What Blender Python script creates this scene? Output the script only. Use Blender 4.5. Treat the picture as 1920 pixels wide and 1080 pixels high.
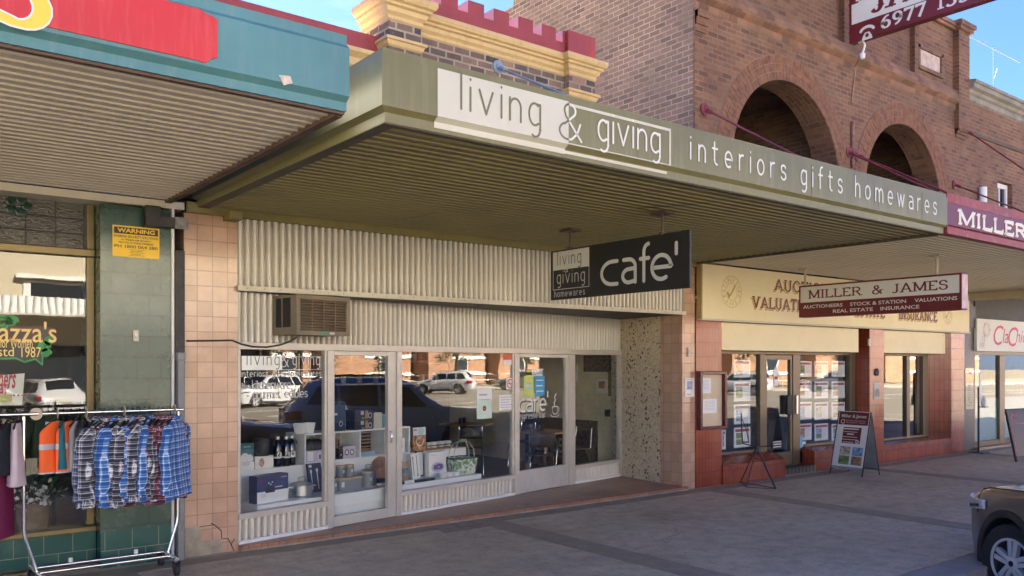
import bpy, bmesh, math, random
from mathutils import Matrix, Vector
R = math.radians
rnd = random.Random(7)
SC = bpy.context.scene
COL = SC.collection
for _o in list(bpy.data.objects):
    bpy.data.objects.remove(_o)

# ------------------------------------------------------------------ camera, light, exposure
CAM_H, CAM_F, CAM_HY = 1.9, 1590.0, 684.0
CAM_T = math.atan2(1240, 1590)
cd = bpy.data.cameras.new('camera')
cam = bpy.data.objects.new('camera', cd); COL.objects.link(cam)
cam.location = (0, 0, CAM_H)
cam.rotation_euler = (R(90), 0, -CAM_T)
cd.sensor_width = 36; cd.lens = 36 * CAM_F / 1920
cd.shift_y = (CAM_HY - 540) / 1920
cd.clip_start = .05; cd.clip_end = 2000
SC.camera = cam
SUN_EL, SUN_AZ = R(33), R(15)
w = bpy.data.worlds.new('World'); SC.world = w; w.use_nodes = True
wn = w.node_tree.nodes; wl = w.node_tree.links
bg = wn['Background']
sky = wn.new('ShaderNodeTexSky'); sky.sky_type = 'NISHITA'; sky.sun_disc = False
sky.sun_elevation = SUN_EL; sky.sun_rotation = SUN_AZ
sky.air_density = .8; sky.dust_density = .1; sky.ozone_density = 4.0
# thin high cloud mixed into the sky
tc = wn.new('ShaderNodeTexCoord'); mp = wn.new('ShaderNodeMapping'); mp.inputs['Scale'].default_value = (1.2, 1.2, 5.5)
mp.inputs['Rotation'].default_value = (.2, .1, .6)
cn = wn.new('ShaderNodeTexNoise'); cn.inputs['Scale'].default_value = 1.9; cn.inputs['Detail'].default_value = 9; cn.inputs['Roughness'].default_value = .62
cr = wn.new('ShaderNodeValToRGB'); cr.color_ramp.elements[0].position = .53; cr.color_ramp.elements[1].position = .9
cr.color_ramp.elements[1].color = (.5, .5, .5, 1)
mx = wn.new('ShaderNodeMix'); mx.data_type = 'RGBA'
wl.new(tc.outputs['Generated'], mp.inputs['Vector']); wl.new(mp.outputs[0], cn.inputs['Vector']); wl.new(cn.outputs['Fac'], cr.inputs[0])
wl.new(cr.outputs[0], mx.inputs[0]); wl.new(sky.outputs[0], mx.inputs[6]); mx.inputs[7].default_value = (9, 9, 9, 1)
tn = wn.new('ShaderNodeMix'); tn.data_type = 'RGBA'; tn.blend_type = 'MULTIPLY'; tn.inputs[0].default_value = 1; tn.inputs[7].default_value = (.245, .285, .45, 1)
wl.new(mx.outputs[2], tn.inputs[6]); wl.new(tn.outputs[2], bg.inputs[0]); bg.inputs[1].default_value = .05
sl = bpy.data.lights.new('sun', 'SUN'); sl.energy = 5; sl.angle = R(.5); sl.color = (1, .91, .78)
so = bpy.data.objects.new('sun', sl); COL.objects.link(so)
sd = Vector((math.sin(SUN_AZ) * math.cos(SUN_EL), math.cos(SUN_AZ) * math.cos(SUN_EL), math.sin(SUN_EL)))
so.rotation_euler = sd.to_track_quat('Z', 'Y').to_euler(); so.location = (0, 0, 30)
SC.view_settings.view_transform = 'Standard'; SC.view_settings.look = 'None'
SC.view_settings.exposure = 4.1; SC.view_settings.gamma = 1; SC.view_settings.use_curve_mapping = False
SC.render.engine = 'CYCLES'
SC.cycles.use_denoising = True
SC.cycles.max_bounces = 12; SC.cycles.transparent_max_bounces = 16; SC.cycles.diffuse_bounces = 5
SC.cycles.sample_clamp_indirect = 6; SC.cycles.caustics_reflective = False; SC.cycles.caustics_refractive = False

# ------------------------------------------------------------------ measuring helpers
_c, _s = math.cos(CAM_T), math.sin(CAM_T)
def ray(px, py):
    r = (px - 960) / CAM_F
    return Vector((r * _c + _s, -r * _s + _c, (CAM_HY - py) / CAM_F))
def PY(px, py, Y):
    d = ray(px, py); t = Y / d.y; return Vector((d.x * t, Y, CAM_H + d.z * t))
def PX(px, py, X):
    d = ray(px, py); t = X / d.x; return Vector((X, d.y * t, CAM_H + d.z * t))
def PZ(px, py, Z):
    d = ray(px, py); t = (Z - CAM_H) / d.z; return Vector((d.x * t, d.y * t, Z))
SF_O = Vector((3.13, 8.59, 0)); SF_A = R(11.5)
SF = Matrix.Translation(SF_O) @ Matrix.Rotation(SF_A, 4, 'Z')      # splayed shopfront frame: u along, v inward, z up
def PS(px, py, v=0.0):
    d = ray(px, py); U = Vector((math.cos(SF_A), math.sin(SF_A), 0)); V = Vector((-math.sin(SF_A), math.cos(SF_A), 0))
    t = (SF_O.dot(V) + v) / d.dot(V); p = Vector((d.x * t, d.y * t, 0)) - SF_O
    return Vector((p.dot(U), v, CAM_H + d.z * t))

# ------------------------------------------------------------------ mesh helper
class MB:
    def __init__(s, M=None): s.v = []; s.f = []; s.M = M or Matrix(); s.k = 0
    def add(s, vs, fs):
        n = len(s.v); s.v += [s.M @ Vector(p) for p in vs]; s.f += [[i + n for i in f] for f in fs]; return s
    def box(s, x0, x1, y0, y1, z0, z1):
        return s.add([(x0,y0,z0),(x1,y0,z0),(x1,y1,z0),(x0,y1,z0),(x0,y0,z1),(x1,y0,z1),(x1,y1,z1),(x0,y1,z1)],
                     [(3,2,1,0),(4,5,6,7),(0,1,5,4),(1,2,6,5),(2,3,7,6),(3,0,4,7)])
    def prism(s, poly, ax, a, b):
        mk = {'x': lambda p, t: (t, p[0], p[1]), 'y': lambda p, t: (p[0], t, p[1]), 'z': lambda p, t: (p[0], p[1], t)}[ax]
        n = len(poly); vs = [mk(p, a) for p in poly] + [mk(p, b) for p in poly]
        ar = sum(poly[i][0]*poly[(i+1)%n][1]-poly[(i+1)%n][0]*poly[i][1] for i in range(n))
        fl = (ar > 0) == (ax != 'y')
        if b < a: fl = not fl
        F = [list(range(n))[::-1], list(range(n, 2*n))] + [(i, (i+1)%n, n+(i+1)%n, n+i) for i in range(n)]
        if not fl: F = [list(f)[::-1] for f in F]
        return s.add(vs, F)
    def tube(s, pts, r, n=8, caps=True):
        pts = [Vector(p) for p in pts]; rs = r if isinstance(r, (list, tuple)) else [r]*len(pts)
        vs = []; up = None
        for i, p in enumerate(pts):
            d = (pts[min(i+1, len(pts)-1)] - pts[max(i-1, 0)]).normalized()
            if up is None: up = Vector((0,0,1)) if abs(d.z) < .9 else Vector((1,0,0))
            a = d.cross(up).normalized(); b = a.cross(d).normalized(); up = b
            for k in range(n):
                t = 2*math.pi*k/n; vs.append(p + a*math.cos(t)*rs[i] + b*math.sin(t)*rs[i])
        fs = []
        for i in range(len(pts)-1):
            for k in range(n): fs.append((i*n+k, i*n+(k+1)%n, (i+1)*n+(k+1)%n, (i+1)*n+k))
        if caps: fs += [list(range(n))[::-1], list(range((len(pts)-1)*n, len(pts)*n))]
        return s.add(vs, fs)
    def lathe(s, prof, c=(0,0,0), n=20, sx=1, sy=1, rot=None, caps=True):
        vs = []; c = Vector(c)
        for r, z in prof:
            for k in range(n):
                t = 2*math.pi*k/n; p = Vector((r*sx*math.cos(t), r*sy*math.sin(t), z))
                if rot: p = rot @ p
                vs.append(p + c)
        m = len(prof); fs = [(i*n+k, i*n+(k+1)%n, (i+1)*n+(k+1)%n, (i+1)*n+k) for i in range(m-1) for k in range(n)]
        if caps: fs += [list(range(n))[::-1], list(range((m-1)*n, m*n))]
        return s.add(vs, fs)
    def grid(s, fn, nu, nv, closed=False):
        vs = [fn(i/nu, j/nv) for i in range(nu+1) for j in range(nv+1)]; k = nv+1
        return s.add(vs, [(i*k+j, (i+1)*k+j, (i+1)*k+j+1, i*k+j+1) for i in range(nu) for j in range(nv)])
    def build(s, name, mat, parent=None, smooth=None, bevel=0, solid=0, **props):
        me = bpy.data.meshes.new(name)
        V = s.v
        if parent is not None:
            I = wm(parent).inverted(); V = [I @ p for p in V]
        me.from_pydata([tuple(p) for p in V], [], s.f); me.validate(); me.update()
        me.materials.append(mat)
        o = bpy.data.objects.new(name, me); COL.objects.link(o)
        if parent is not None: o.parent = parent
        if smooth is not None:
            for p in me.polygons: p.use_smooth = True
            if smooth < 180: me.set_sharp_from_angle(angle=R(smooth))
        if solid:
            m = o.modifiers.new('solid', 'SOLIDIFY'); m.thickness = solid; m.offset = 0
        if bevel:
            m = o.modifiers.new('bevel', 'BEVEL'); m.width = bevel; m.segments = 2; m.limit_method = 'ANGLE'; m.angle_limit = R(40)
        for k, x in props.items(): o[k] = x
        return o
def wm(o):
    M = o.matrix_basis.copy()
    while o.parent: o = o.parent; M = o.matrix_basis @ M
    return M
def thing(name, label, cat, loc=(0,0,0), rz=0, group=None):
    o = bpy.data.objects.new(name, None); COL.objects.link(o); o.empty_display_size = .1
    o.location = loc; o.rotation_euler = (0, 0, rz); o['label'] = label; o['category'] = cat
    if group: o['group'] = group
    return o
def tag(o, label, cat, group=None):
    o['label'] = label; o['category'] = cat
    if group: o['group'] = group
    return o
def copy_tree(o, parent=None):
    c = o.copy(); COL.objects.link(c)
    if parent is not None: c.parent = parent
    for ch in list(o.children): copy_tree(ch, c)
    return c
ORD = ['first','second','third','fourth','fifth','sixth','seventh','eighth','ninth','tenth','eleventh','twelfth','thirteenth','fourteenth','fifteenth','sixteenth','seventeenth','eighteenth','nineteenth','twentieth','twenty first','twenty second','twenty third','twenty fourth','twenty fifth','twenty sixth','twenty seventh','twenty eighth','twenty ninth','thirtieth']

# ------------------------------------------------------------------ materials
def nt(name):
    m = bpy.data.materials.new(name); m.use_nodes = True
    t = m.node_tree; return m, t.nodes, t.links, t.nodes['Principled BSDF']
def c4(c): return (c[0], c[1], c[2], 1)
def mul(c, k): return tuple(min(1, x*k) for x in c)
def mixc(N, L, fac, a, b, mode='MIX'):
    x = N.new('ShaderNodeMix'); x.data_type = 'RGBA'; x.blend_type = mode
    for sk, val in ((x.inputs[0], fac), (x.inputs[6], a), (x.inputs[7], b)):
        if hasattr(val, 'is_linked') or hasattr(val, 'links'): L.new(val, sk)
        elif isinstance(val, (int, float)): sk.default_value = val
        else: sk.default_value = c4(val)
    return x.outputs[2]
def noise(N, L, vec, scale, detail=4, rough=.55):
    n = N.new('ShaderNodeTexNoise'); n.inputs['Scale'].default_value = scale; n.inputs['Detail'].default_value = detail; n.inputs['Roughness'].default_value = rough
    if vec is not None: L.new(vec, n.inputs['Vector'])
    return n
def ramp(N, L, src, p0, p1, a=(0,0,0), b=(1,1,1)):
    r = N.new('ShaderNodeValToRGB'); r.color_ramp.elements[0].position = p0; r.color_ramp.elements[1].position = p1
    r.color_ramp.elements[0].color = c4(a); r.color_ramp.elements[1].color = c4(b); L.new(src, r.inputs[0]); return r.outputs[0]
def math_(N, L, op, a, b=None):
    n = N.new('ShaderNodeMath'); n.operation = op
    for sk, v in ((n.inputs[0], a), (n.inputs[1], b)):
        if v is None: continue
        if isinstance(v, (int, float)): sk.default_value = v
        else: L.new(v, sk)
    return n.outputs[0]
def bumpn(N, L, P, h, strength, dist=.01):
    b = N.new('ShaderNodeBump'); b.inputs['Strength'].default_value = strength; b.inputs['Distance'].default_value = dist
    L.new(h, b.inputs['Height']); L.new(b.outputs[0], P.inputs['Normal']); return b
def wpos(N): return N.new('ShaderNodeNewGeometry').outputs['Position']
def wallvec(N, L):
    """world position unrolled onto the wall: (x or y, z)"""
    g = N.new('ShaderNodeNewGeometry'); sp = N.new('ShaderNodeSeparateXYZ'); L.new(g.outputs['Position'], sp.inputs[0])
    sn = N.new('ShaderNodeSeparateXYZ'); L.new(g.outputs['True Normal'], sn.inputs[0])
    ax = math_(N, L, 'GREATER_THAN', math_(N, L, 'ABSOLUTE', sn.outputs[0]), .7)
    az = math_(N, L, 'GREATER_THAN', math_(N, L, 'ABSOLUTE', sn.outputs[2]), .7)
    def lerp(f, a, b):
        m = N.new('ShaderNodeMix'); L.new(f, m.inputs[0]); L.new(a, m.inputs[2]); L.new(b, m.inputs[3]); return m.outputs[0]
    u = lerp(ax, sp.outputs[0], sp.outputs[1]); v = lerp(az, sp.outputs[2], sp.outputs[1])
    cb = N.new('ShaderNodeCombineXYZ'); L.new(u, cb.inputs[0]); L.new(v, cb.inputs[1]); return cb.outputs[0]
def mat(name, col, rough=.6, metal=0, var=.1, scale=3, bump=0, bscale=60, dirt=0, dirtcol=(.05,.045,.035), spec=.5, coat=0, streak=False, rvar=.16):
    m, N, L, P = nt(name); p = wpos(N)
    n = noise(N, L, p, scale, 6)
    out = mixc(N, L, ramp(N, L, n.outputs['Fac'], .3, .7), mul(col, 1-var), mul(col, 1+var))
    if dirt:
        if streak:
            mpn = N.new('ShaderNodeMapping'); mpn.inputs['Scale'].default_value = (9, 9, .7); L.new(p, mpn.inputs[0]); q = mpn.outputs[0]
            d = noise(N, L, q, 1.6, 7, .7)
        else: d = noise(N, L, p, scale*2.3, 8, .7)
        out = mixc(N, L, math_(N, L, 'MULTIPLY', ramp(N, L, d.outputs['Fac'], .5, .8), dirt), out, dirtcol)
    L.new(out, P.inputs['Base Color']); P.inputs['Metallic'].default_value = metal
    P.inputs['Specular IOR Level'].default_value = spec
    if coat: P.inputs['Coat Weight'].default_value = coat; P.inputs['Coat Roughness'].default_value = .04
    rn = math_(N, L, 'MULTIPLY_ADD', n.outputs['Fac'], rvar); rn.node.inputs[2].default_value = rough - rvar/2
    L.new(rn, P.inputs['Roughness'])
    if bump: bumpn(N, L, P, noise(N, L, p, bscale, 5).outputs['Fac'], bump, .01)
    return m
def tiles(name, col, col2, grout, tw, th, gap=.004, off=.5, rough=.25, var=.25, bump=.3, shift=(0,0,0), dirt=0, spec=.5, vert=False, coat=0, offfreq=2):
    m, N, L, P = nt(name); v = wallvec(N, L)
    mpn = N.new('ShaderNodeMapping'); mpn.inputs['Location'].default_value = shift; L.new(v, mpn.inputs[0])
    b = N.new('ShaderNodeTexBrick'); L.new(mpn.outputs[0], b.inputs['Vector'])
    b.inputs['Scale'].default_value = 1; b.inputs['Brick Width'].default_value = tw; b.inputs['Row Height'].default_value = th
    b.inputs['Mortar Size'].default_value = gap; b.inputs['Mortar Smooth'].default_value = .15; b.offset = off; b.offset_frequency = offfreq
    b.inputs['Color1'].default_value = c4(col); b.inputs['Color2'].default_value = c4(col2); b.inputs['Mortar'].default_value = c4(grout); b.inputs['Bias'].default_value = 0
    out = b.outputs['Color']; p = wpos(N)
    n = noise(N, L, p, 3.5, 8, .65)
    out = mixc(N, L, ramp(N, L, n.outputs['Fac'], .3, .72, (1-var,)*3, (1+var,)*3), out, out); x = out.node; x.blend_type = 'MULTIPLY'; x.inputs[0].default_value = 1
    L.new(ramp(N, L, n.outputs['Fac'], .3, .72, (1-var,)*3, (1,)*3), x.inputs[7])
    if dirt:
        d = noise(N, L, p, 1.3, 9, .7); out = mixc(N, L, math_(N, L, 'MULTIPLY', ramp(N, L, d.outputs['Fac'], .48, .75), dirt), out, (.06,.05,.04))
    L.new(out, P.inputs['Base Color']); P.inputs['Specular IOR Level'].default_value = spec
    if coat: P.inputs['Coat Weight'].default_value = coat; P.inputs['Coat Roughness'].default_value = .12
    h = math_(N, L, 'SUBTRACT', 1, b.outputs['Fac'])
    fine = noise(N, L, p, 25, 4).outputs['Fac']; h2 = math_(N, L, 'ADD', h, math_(N, L, 'MULTIPLY', fine, .35))
    bumpn(N, L, P, h2, bump, .006)
    L.new(math_(N, L, 'ADD', math_(N, L, 'MULTIPLY', n.outputs['Fac'], .25), rough-.1), P.inputs['Roughness'])
    return m
def bricks(name, cols, mortar, bw=.24, bh=.083, gap=.009, rough=.85, blotch=.5, soot=0, white=0):
    """brick bond with every brick its own hue: cell id noise picks along a ramp of fired colours"""
    m, N, L, P = nt(name); v = wallvec(N, L); p = wpos(N)
    b = N.new('ShaderNodeTexBrick'); wob = noise(N, L, p, 9, 2)
    vv = N.new('ShaderNodeVectorMath'); vv.operation = 'MULTIPLY_ADD'; L.new(wob.outputs['Color'], vv.inputs[0]); vv.inputs[1].default_value = (.012,.012,0); L.new(v, vv.inputs[2])
    L.new(vv.outputs[0], b.inputs['Vector'])
    b.inputs['Scale'].default_value = 1; b.inputs['Brick Width'].default_value = bw; b.inputs['Row Height'].default_value = bh
    b.inputs['Mortar Size'].default_value = gap; b.inputs['Mortar Smooth'].default_value = .25
    b.inputs['Color1'].default_value = (0,0,0,1); b.inputs['Color2'].default_value = (1,1,1,1); b.inputs['Mortar'].default_value = (.5,.5,.5,1)
    r = N.new('ShaderNodeValToRGB'); e = r.color_ramp.elements
    e[0].color = c4(cols[0]); e[0].position = 0; e[1].color = c4(cols[-1]); e[1].position = 1
    for i, c in enumerate(cols[1:-1]): x = e.new((i+1)/(len(cols)-1)); x.color = c4(c)
    n = noise(N, L, p, 1.1, 6, .6); sub = noise(N, L, p, 40, 4)
    t = math_(N, L, 'ADD', b.outputs['Color'], math_(N, L, 'MULTIPLY', math_(N, L, 'SUBTRACT', n.outputs['Fac'], .5), blotch))
    L.new(t, r.inputs[0])
    out = mixc(N, L, ramp(N, L, sub.outputs['Fac'], .3, .7, (.72,)*3, (1,)*3), r.outputs[0], r.outputs[0]); x = out.node; x.blend_type = 'MULTIPLY'; x.inputs[0].default_value = 1
    L.new(ramp(N, L, sub.outputs['Fac'], .3, .7, (.72,)*3, (1,)*3), x.inputs[7])
    mo = mixc(N, L, ramp(N, L, n.outputs['Fac'], .35, .65), mul(mortar, .55), mortar)
    out = mixc(N, L, b.outputs['Fac'], out, mo)
    if soot:
        d = noise(N, L, p, .9, 9, .68); out = mixc(N, L, math_(N, L, 'MULTIPLY', ramp(N, L, d.outputs['Fac'], .45, .72), soot), out, (.04,.035,.03))
    if white:
        d = noise(N, L, p, 5, 6, .7); out = mixc(N, L, math_(N, L, 'MULTIPLY', ramp(N, L, d.outputs['Fac'], .6, .72), white), out, (.55,.5,.45))
    L.new(out, P.inputs['Base Color']); P.inputs['Roughness'].default_value = rough
    h = math_(N, L, 'ADD', math_(N, L, 'SUBTRACT', 1, b.outputs['Fac']), math_(N, L, 'MULTIPLY', sub.outputs['Fac'], .4))
    bumpn(N, L, P, h, .6, .012)
    return m
def glass(name, tint=(.93,.95,.94), boost=1.0, rough=0.0):
    m, N, L, P = nt(name); N.remove(P); o = N['Material Output']
    t = N.new('ShaderNodeBsdfTransparent'); t.inputs[0].default_value = c4([x**.5 for x in tint])
    g = N.new('ShaderNodeBsdfGlossy'); g.inputs['Roughness'].default_value = rough; g.inputs['Color'].default_value = (1,1,1,1)
    f = N.new('ShaderNodeFresnel'); f.inputs['IOR'].default_value = 1.5
    wv = noise(N, L, wpos(N), 1.6, 2); bb = N.new('ShaderNodeBump'); bb.inputs['Strength'].default_value = .12; bb.inputs['Distance'].default_value = .006; L.new(wv.outputs['Fac'], bb.inputs['Height']); L.new(bb.outputs[0], g.inputs['Normal'])
    mxs = N.new('ShaderNodeMixShader')
    bf = math_(N, L, 'SUBTRACT', 1, N.new('ShaderNodeNewGeometry').outputs['Backfacing'])
    k = math_(N, L, 'MULTIPLY', math_(N, L, 'MULTIPLY', f.outputs[0], boost*1.8), bf); k.node.use_clamp = True
    L.new(k, mxs.inputs[0]); L.new(t.outputs[0], mxs.inputs[1]); L.new(g.outputs[0], mxs.inputs[2]); L.new(mxs.outputs[0], o.inputs[0])
    return m
# ------------------------------------------------------------------ lettering
def arc(cx, cy, rx, ry, a0, a1, n=14):
    return [(cx + rx*math.cos(R(a0+(a1-a0)*i/n)), cy + ry*math.sin(R(a0+(a1-a0)*i/n))) for i in range(n+1)]
def _arch(x0, w): return [(x0, .55)] + arc(x0+w/2, .6, w/2, .4, 175, 0) + [(x0+w, 0)]
ROUND = {
 'l': (.0, [[(0,0),(0,1.55)]]), 'i': (.0, [[(0,0),(0,1)], [(0,1.34),(0,1.36)]]),
 'v': (.72, [[(0,1),(.36,0)],[(.36,0),(.72,1)]]), 'n': (.62, [[(0,0),(0,1)], _arch(0,.62)]),
 'g': (.66, [arc(.33,.5,.33,.5,55,305,22) + [(.66,.1)], [(.5,.98),(.66,.97),(.66,-.15)] + arc(.36,-.15,.3,.37,0,-125)]),
 '&': (1.0, [[(1.0,-.05),(.30,.95)] + arc(.48,1.22,.25,.28,205,-45,18) + [(.25,.62)] + arc(.38,.30,.37,.36,118,300,14) + [(.80,.25),(.95,.70)]]),
 't': (.45, [[(.15,1.4),(.15,.3)] + arc(.42,.3,.27,.3,180,270,6), [(-.05,1),(.45,1)]]),
 'e': (.7, [[(.06,.5),(.7,.5)] + arc(.35,.5,.35,.5,0,300,22)]), 'r': (.42, [[(0,0),(0,1)], [(0,.55)] + arc(.36,.6,.36,.4,175,80,8)]),
 'o': (.7, [arc(.35,.5,.35,.5,0,360,26)]),
 's': (.55, [arc(.29,.75,.26,.25,25,240,12) + arc(.29,.25,.27,.25,75,-155,12)]),
 'f': (.5, [arc(.44,1.22,.28,.33,90,180,8) + [(.16,0)], [(-.05,.95),(.45,.95)]]),
 'h': (.62, [[(0,0),(0,1.55)], _arch(0,.62)]), 'm': (1.1, [[(0,0),(0,1)], _arch(0,.55), _arch(.55,.55)]),
 'w': (1.05, [[(0,1),(.26,0)],[(.26,0),(.525,.95)],[(.525,.95),(.79,0)],[(.79,0),(1.05,1)]]),
 'a': (.64, [[(.06,1)] + arc(.32,.68,.32,.32,90,0,8) + [(.64,0)], [(.64,.6),(.34,.58)] + arc(.32,.29,.31,.29,90,270,10) + [(.64,.06)]]),
 'c': (.62, [[(.62,1)] + arc(.42,.5,.42,.5,90,270,16) + [(.62,0)]]),
 'k': (.55, [[(0,0),(0,1.55)], [(.5,1),(.02,.5)],[(.02,.5),(.55,0)]]), 'u': (.62, [[(0,1)] + arc(.31,.4,.31,.4,180,360) + [(.62,1)], [(.62,1),(.62,0)]]),
 'd': (.64, [arc(.32,.5,.32,.5,0,360,22), [(.64,1.55),(.64,0)]]), 'b': (.64, [arc(.32,.5,.32,.5,0,360,22), [(0,1.55),(0,0)]]),
 'p': (.64, [arc(.32,.5,.32,.5,0,360,22), [(0,1),(0,-.5)]]), "'": (.0, [[(0,1.25),(0,1.6)]]), '-': (.35, [[(0,.5),(.35,.5)]]), '.': (0, [[(0,.5),(0,.52)]]),
}
def stroke(mb, pts, T, wd, caps=True, off=0, pen=None):
    """flat ribbon along pts with round ends; T maps (x, y, z) to the sign"""
    pts = [Vector((p[0], p[1], 0)) for p in pts]; n = len(pts); Ls = []; Rs = []
    cl = (pts[0]-pts[-1]).length < 1e-4
    for i, p in enumerate(pts):
        a = (p - pts[i-1]) if i > 0 else ((pts[-1]-pts[-2]) if cl else (pts[1]-p))
        b = (pts[i+1] - p) if i < n-1 else ((pts[1]-pts[0]) if cl else a)
        a = a.normalized(); b = b.normalized(); d = (a+b).normalized() if (a+b).length > 1e-4 else a
        k = 1/max(.6, d.dot(a)); h = (pen(d) if pen else wd)/2*k
        nn = Vector((-d.y, d.x, 0)); Ls.append(p+nn*h); Rs.append(p-nn*h)
    if caps and not cl:
        def cap(p, d, h):
            nn = Vector((-d.y, d.x, 0)); return [p + nn*math.cos(t)*h + d*math.sin(t)*h for t in [math.pi*(k+1)/7 for k in range(6)]]
        d1 = (pts[-1]-pts[-2]).normalized(); d0 = (pts[0]-pts[1]).normalized()
        e1 = cap(pts[-1], d1, wd/2); e0 = cap(pts[0], d0, wd/2)
    else: e1 = e0 = []
    vs = []; fs = []
    for i in range(n): vs += [(Ls[i].x, Ls[i].y, off), (Rs[i].x, Rs[i].y, off)]
    for i in range(n-1): fs.append((2*i+1, 2*i+3, 2*i+2, 2*i))
    if e1:
        k = len(vs); vs += [(q.x, q.y, off) for q in e1]; fs.append([2*n-2] + [2*n-1] + list(range(k+5, k-1, -1)))
        k = len(vs); vs += [(q.x, q.y, off) for q in e0]; fs.append([1, 0] + list(range(k+5, k-1, -1)))
    mb.add([T @ Vector(v) for v in vs], fs)
def round_text(mb, text, T, xh, thick, gap, sx=1.0, space=.7):
    """thin rounded sign lettering; returns the width"""
    x = 0; k = 0
    for ch in text:
        if ch == ' ': x += space*xh; continue
        wdt, st = ROUND[ch]
        for sgl in st:
            stroke(mb, [(x + p[0]*xh*sx, p[1]*xh) for p in sgl], T, thick, off=.0004*(k % 4)); k += 1
        x += wdt*xh*sx + gap
    return x - gap
def round_width(text, xh, gap, sx=1.0, space=.7):
    x = 0
    for ch in text: x += space*xh if ch == ' ' else ROUND[ch][0]*xh*sx + gap
    return x - gap
SERIF = {  # name: (width, strokes, serif points)
 'M': (1.05, [[(.13,0),(.13,1)],[(.13,1),(.52,.08)],[(.52,.08),(.91,1)],[(.91,1),(.91,0)]], [(.13,0),(.91,0),(.09,1),(.95,1)]),
 'I': (.3, [[(.15,0),(.15,1)]], [(.15,0),(.15,1)]), 'L': (.68, [[(.15,1),(.15,0)],[(.15,.04),(.64,.04),(.66,.24)]], [(.15,1),(.15,0)]),
 'E': (.7, [[(.15,1),(.15,0)],[(.15,.96),(.62,.96),(.63,.8)],[(.15,.52),(.5,.52)],[(.15,.04),(.64,.04),(.66,.22)]], [(.13,1),(.13,0)]),
 'R': (.82, [[(.15,1),(.15,0)],[(.15,.96),(.42,.96)]+arc(.42,.735,.25,.225,90,-90,8)+[(.15,.51)],[(.42,.5),(.74,.02)]], [(.15,1),(.15,0),(.78,0)]),
 '&': (.95, [[(.88,.02),(.3,.62)]+arc(.4,.77,.17,.18,215,-35,12)+[(.2,.42)]+arc(.34,.25,.25,.23,130,300,10)+[(.75,.3),(.8,.48)]], [(.82,.5)]),
 'J': (.6, [[(.42,1),(.42,.25)]+arc(.23,.25,.19,.24,0,-150,8)], [(.42,1)]),
 'A': (.92, [[(.1,0),(.46,1)],[(.46,1),(.82,0)],[(.22,.33),(.7,.33)]], [(.1,0),(.82,0)]),
 'S': (.68, [[(.6,.72)]+arc(.34,.74,.24,.23,30,235,10)+arc(.34,.27,.27,.25,70,-150,10)+[(.08,.3)]], []),
 'U': (.82, [[(.15,1),(.15,.3)]+arc(.41,.3,.26,.29,180,360,10)+[(.67,1)]], [(.15,1),(.67,1)]),
 'C': (.84, [[(.75,.72)]+arc(.44,.5,.33,.48,42,318,18)], []), 'T': (.78, [[(.39,0),(.39,1)],[(.07,.8),(.08,.96),(.7,.96),(.71,.8)]], [(.39,0)]),
 'O': (.92, [arc(.46,.5,.35,.48,0,360,24)], []), 'N': (.9, [[(.14,0),(.14,1)],[(.14,1),(.76,0)],[(.76,0),(.76,1)]], [(.14,0),(.08,1),(.76,1)]),
 'V': (.88, [[(.1,1),(.44,0)],[(.44,0),(.78,1)]], [(.1,1),(.78,1)]),
 '6': (.7, [[(.56,.95)]+arc(.56,.35,.44,.6,95,180,6)+arc(.36,.3,.24,.28,180,540,16)], []), '9': (.7, [arc(.36,.68,.24,.28,0,360,16)+arc(.16,.63,.44,.6,0,-85,6)], []),
 '7': (.66, [[(.1,.8),(.1,.95),(.6,.95),(.27,0)]], []), '1': (.42, [[(.06,.82),(.22,.97),(.22,0)]], [(.22,0)]),
 '3': (.66, [arc(.32,.75,.22,.22,150,-80,9)+arc(.32,.27,.26,.26,80,-155,10)], []),
}
def serif_text(mb, text, T, h, sx=1.2, gap=.1, vw=.19, hw=.085, space=.55, rise=0, ser=.13):
    x = 0; k = 0
    for ch in text:
        if ch == ' ': x += space*h; continue
        wdt, st, se = SERIF[ch]
        pen = lambda d: h*(hw + (vw-hw)*abs(d.y)**1.3)
        for sgl in st: stroke(mb, [((x + p[0]*h*sx), p[1]*h) for p in sgl], T, h*vw, caps=False, off=.0005*(k % 5)+rise, pen=pen); k += 1
        for q in se:
            cx = x + q[0]*h*sx; y0 = q[1]*h if q[1] < .4 else q[1]*h - hw*h*.8
            o = .0005*(k % 5)+rise; k += 1; wv = (vw/2+ser)*h
            mb.add([T @ Vector(v) for v in [(cx-wv,y0,o),(cx+wv,y0,o),(cx+wv,y0+hw*h*.8,o),(cx-wv,y0+hw*h*.8,o)]], [(0,1,2,3)])
        x += wdt*h*sx + gap*h
    return x - gap*h
def serif_width(text, h, sx=1.2, gap=.1, space=.55):
    x = 0
    for ch in text: x += space*h if ch == ' ' else SERIF[ch][0]*h*sx + gap*h
    return x - gap*h
_tcache = {}
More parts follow.
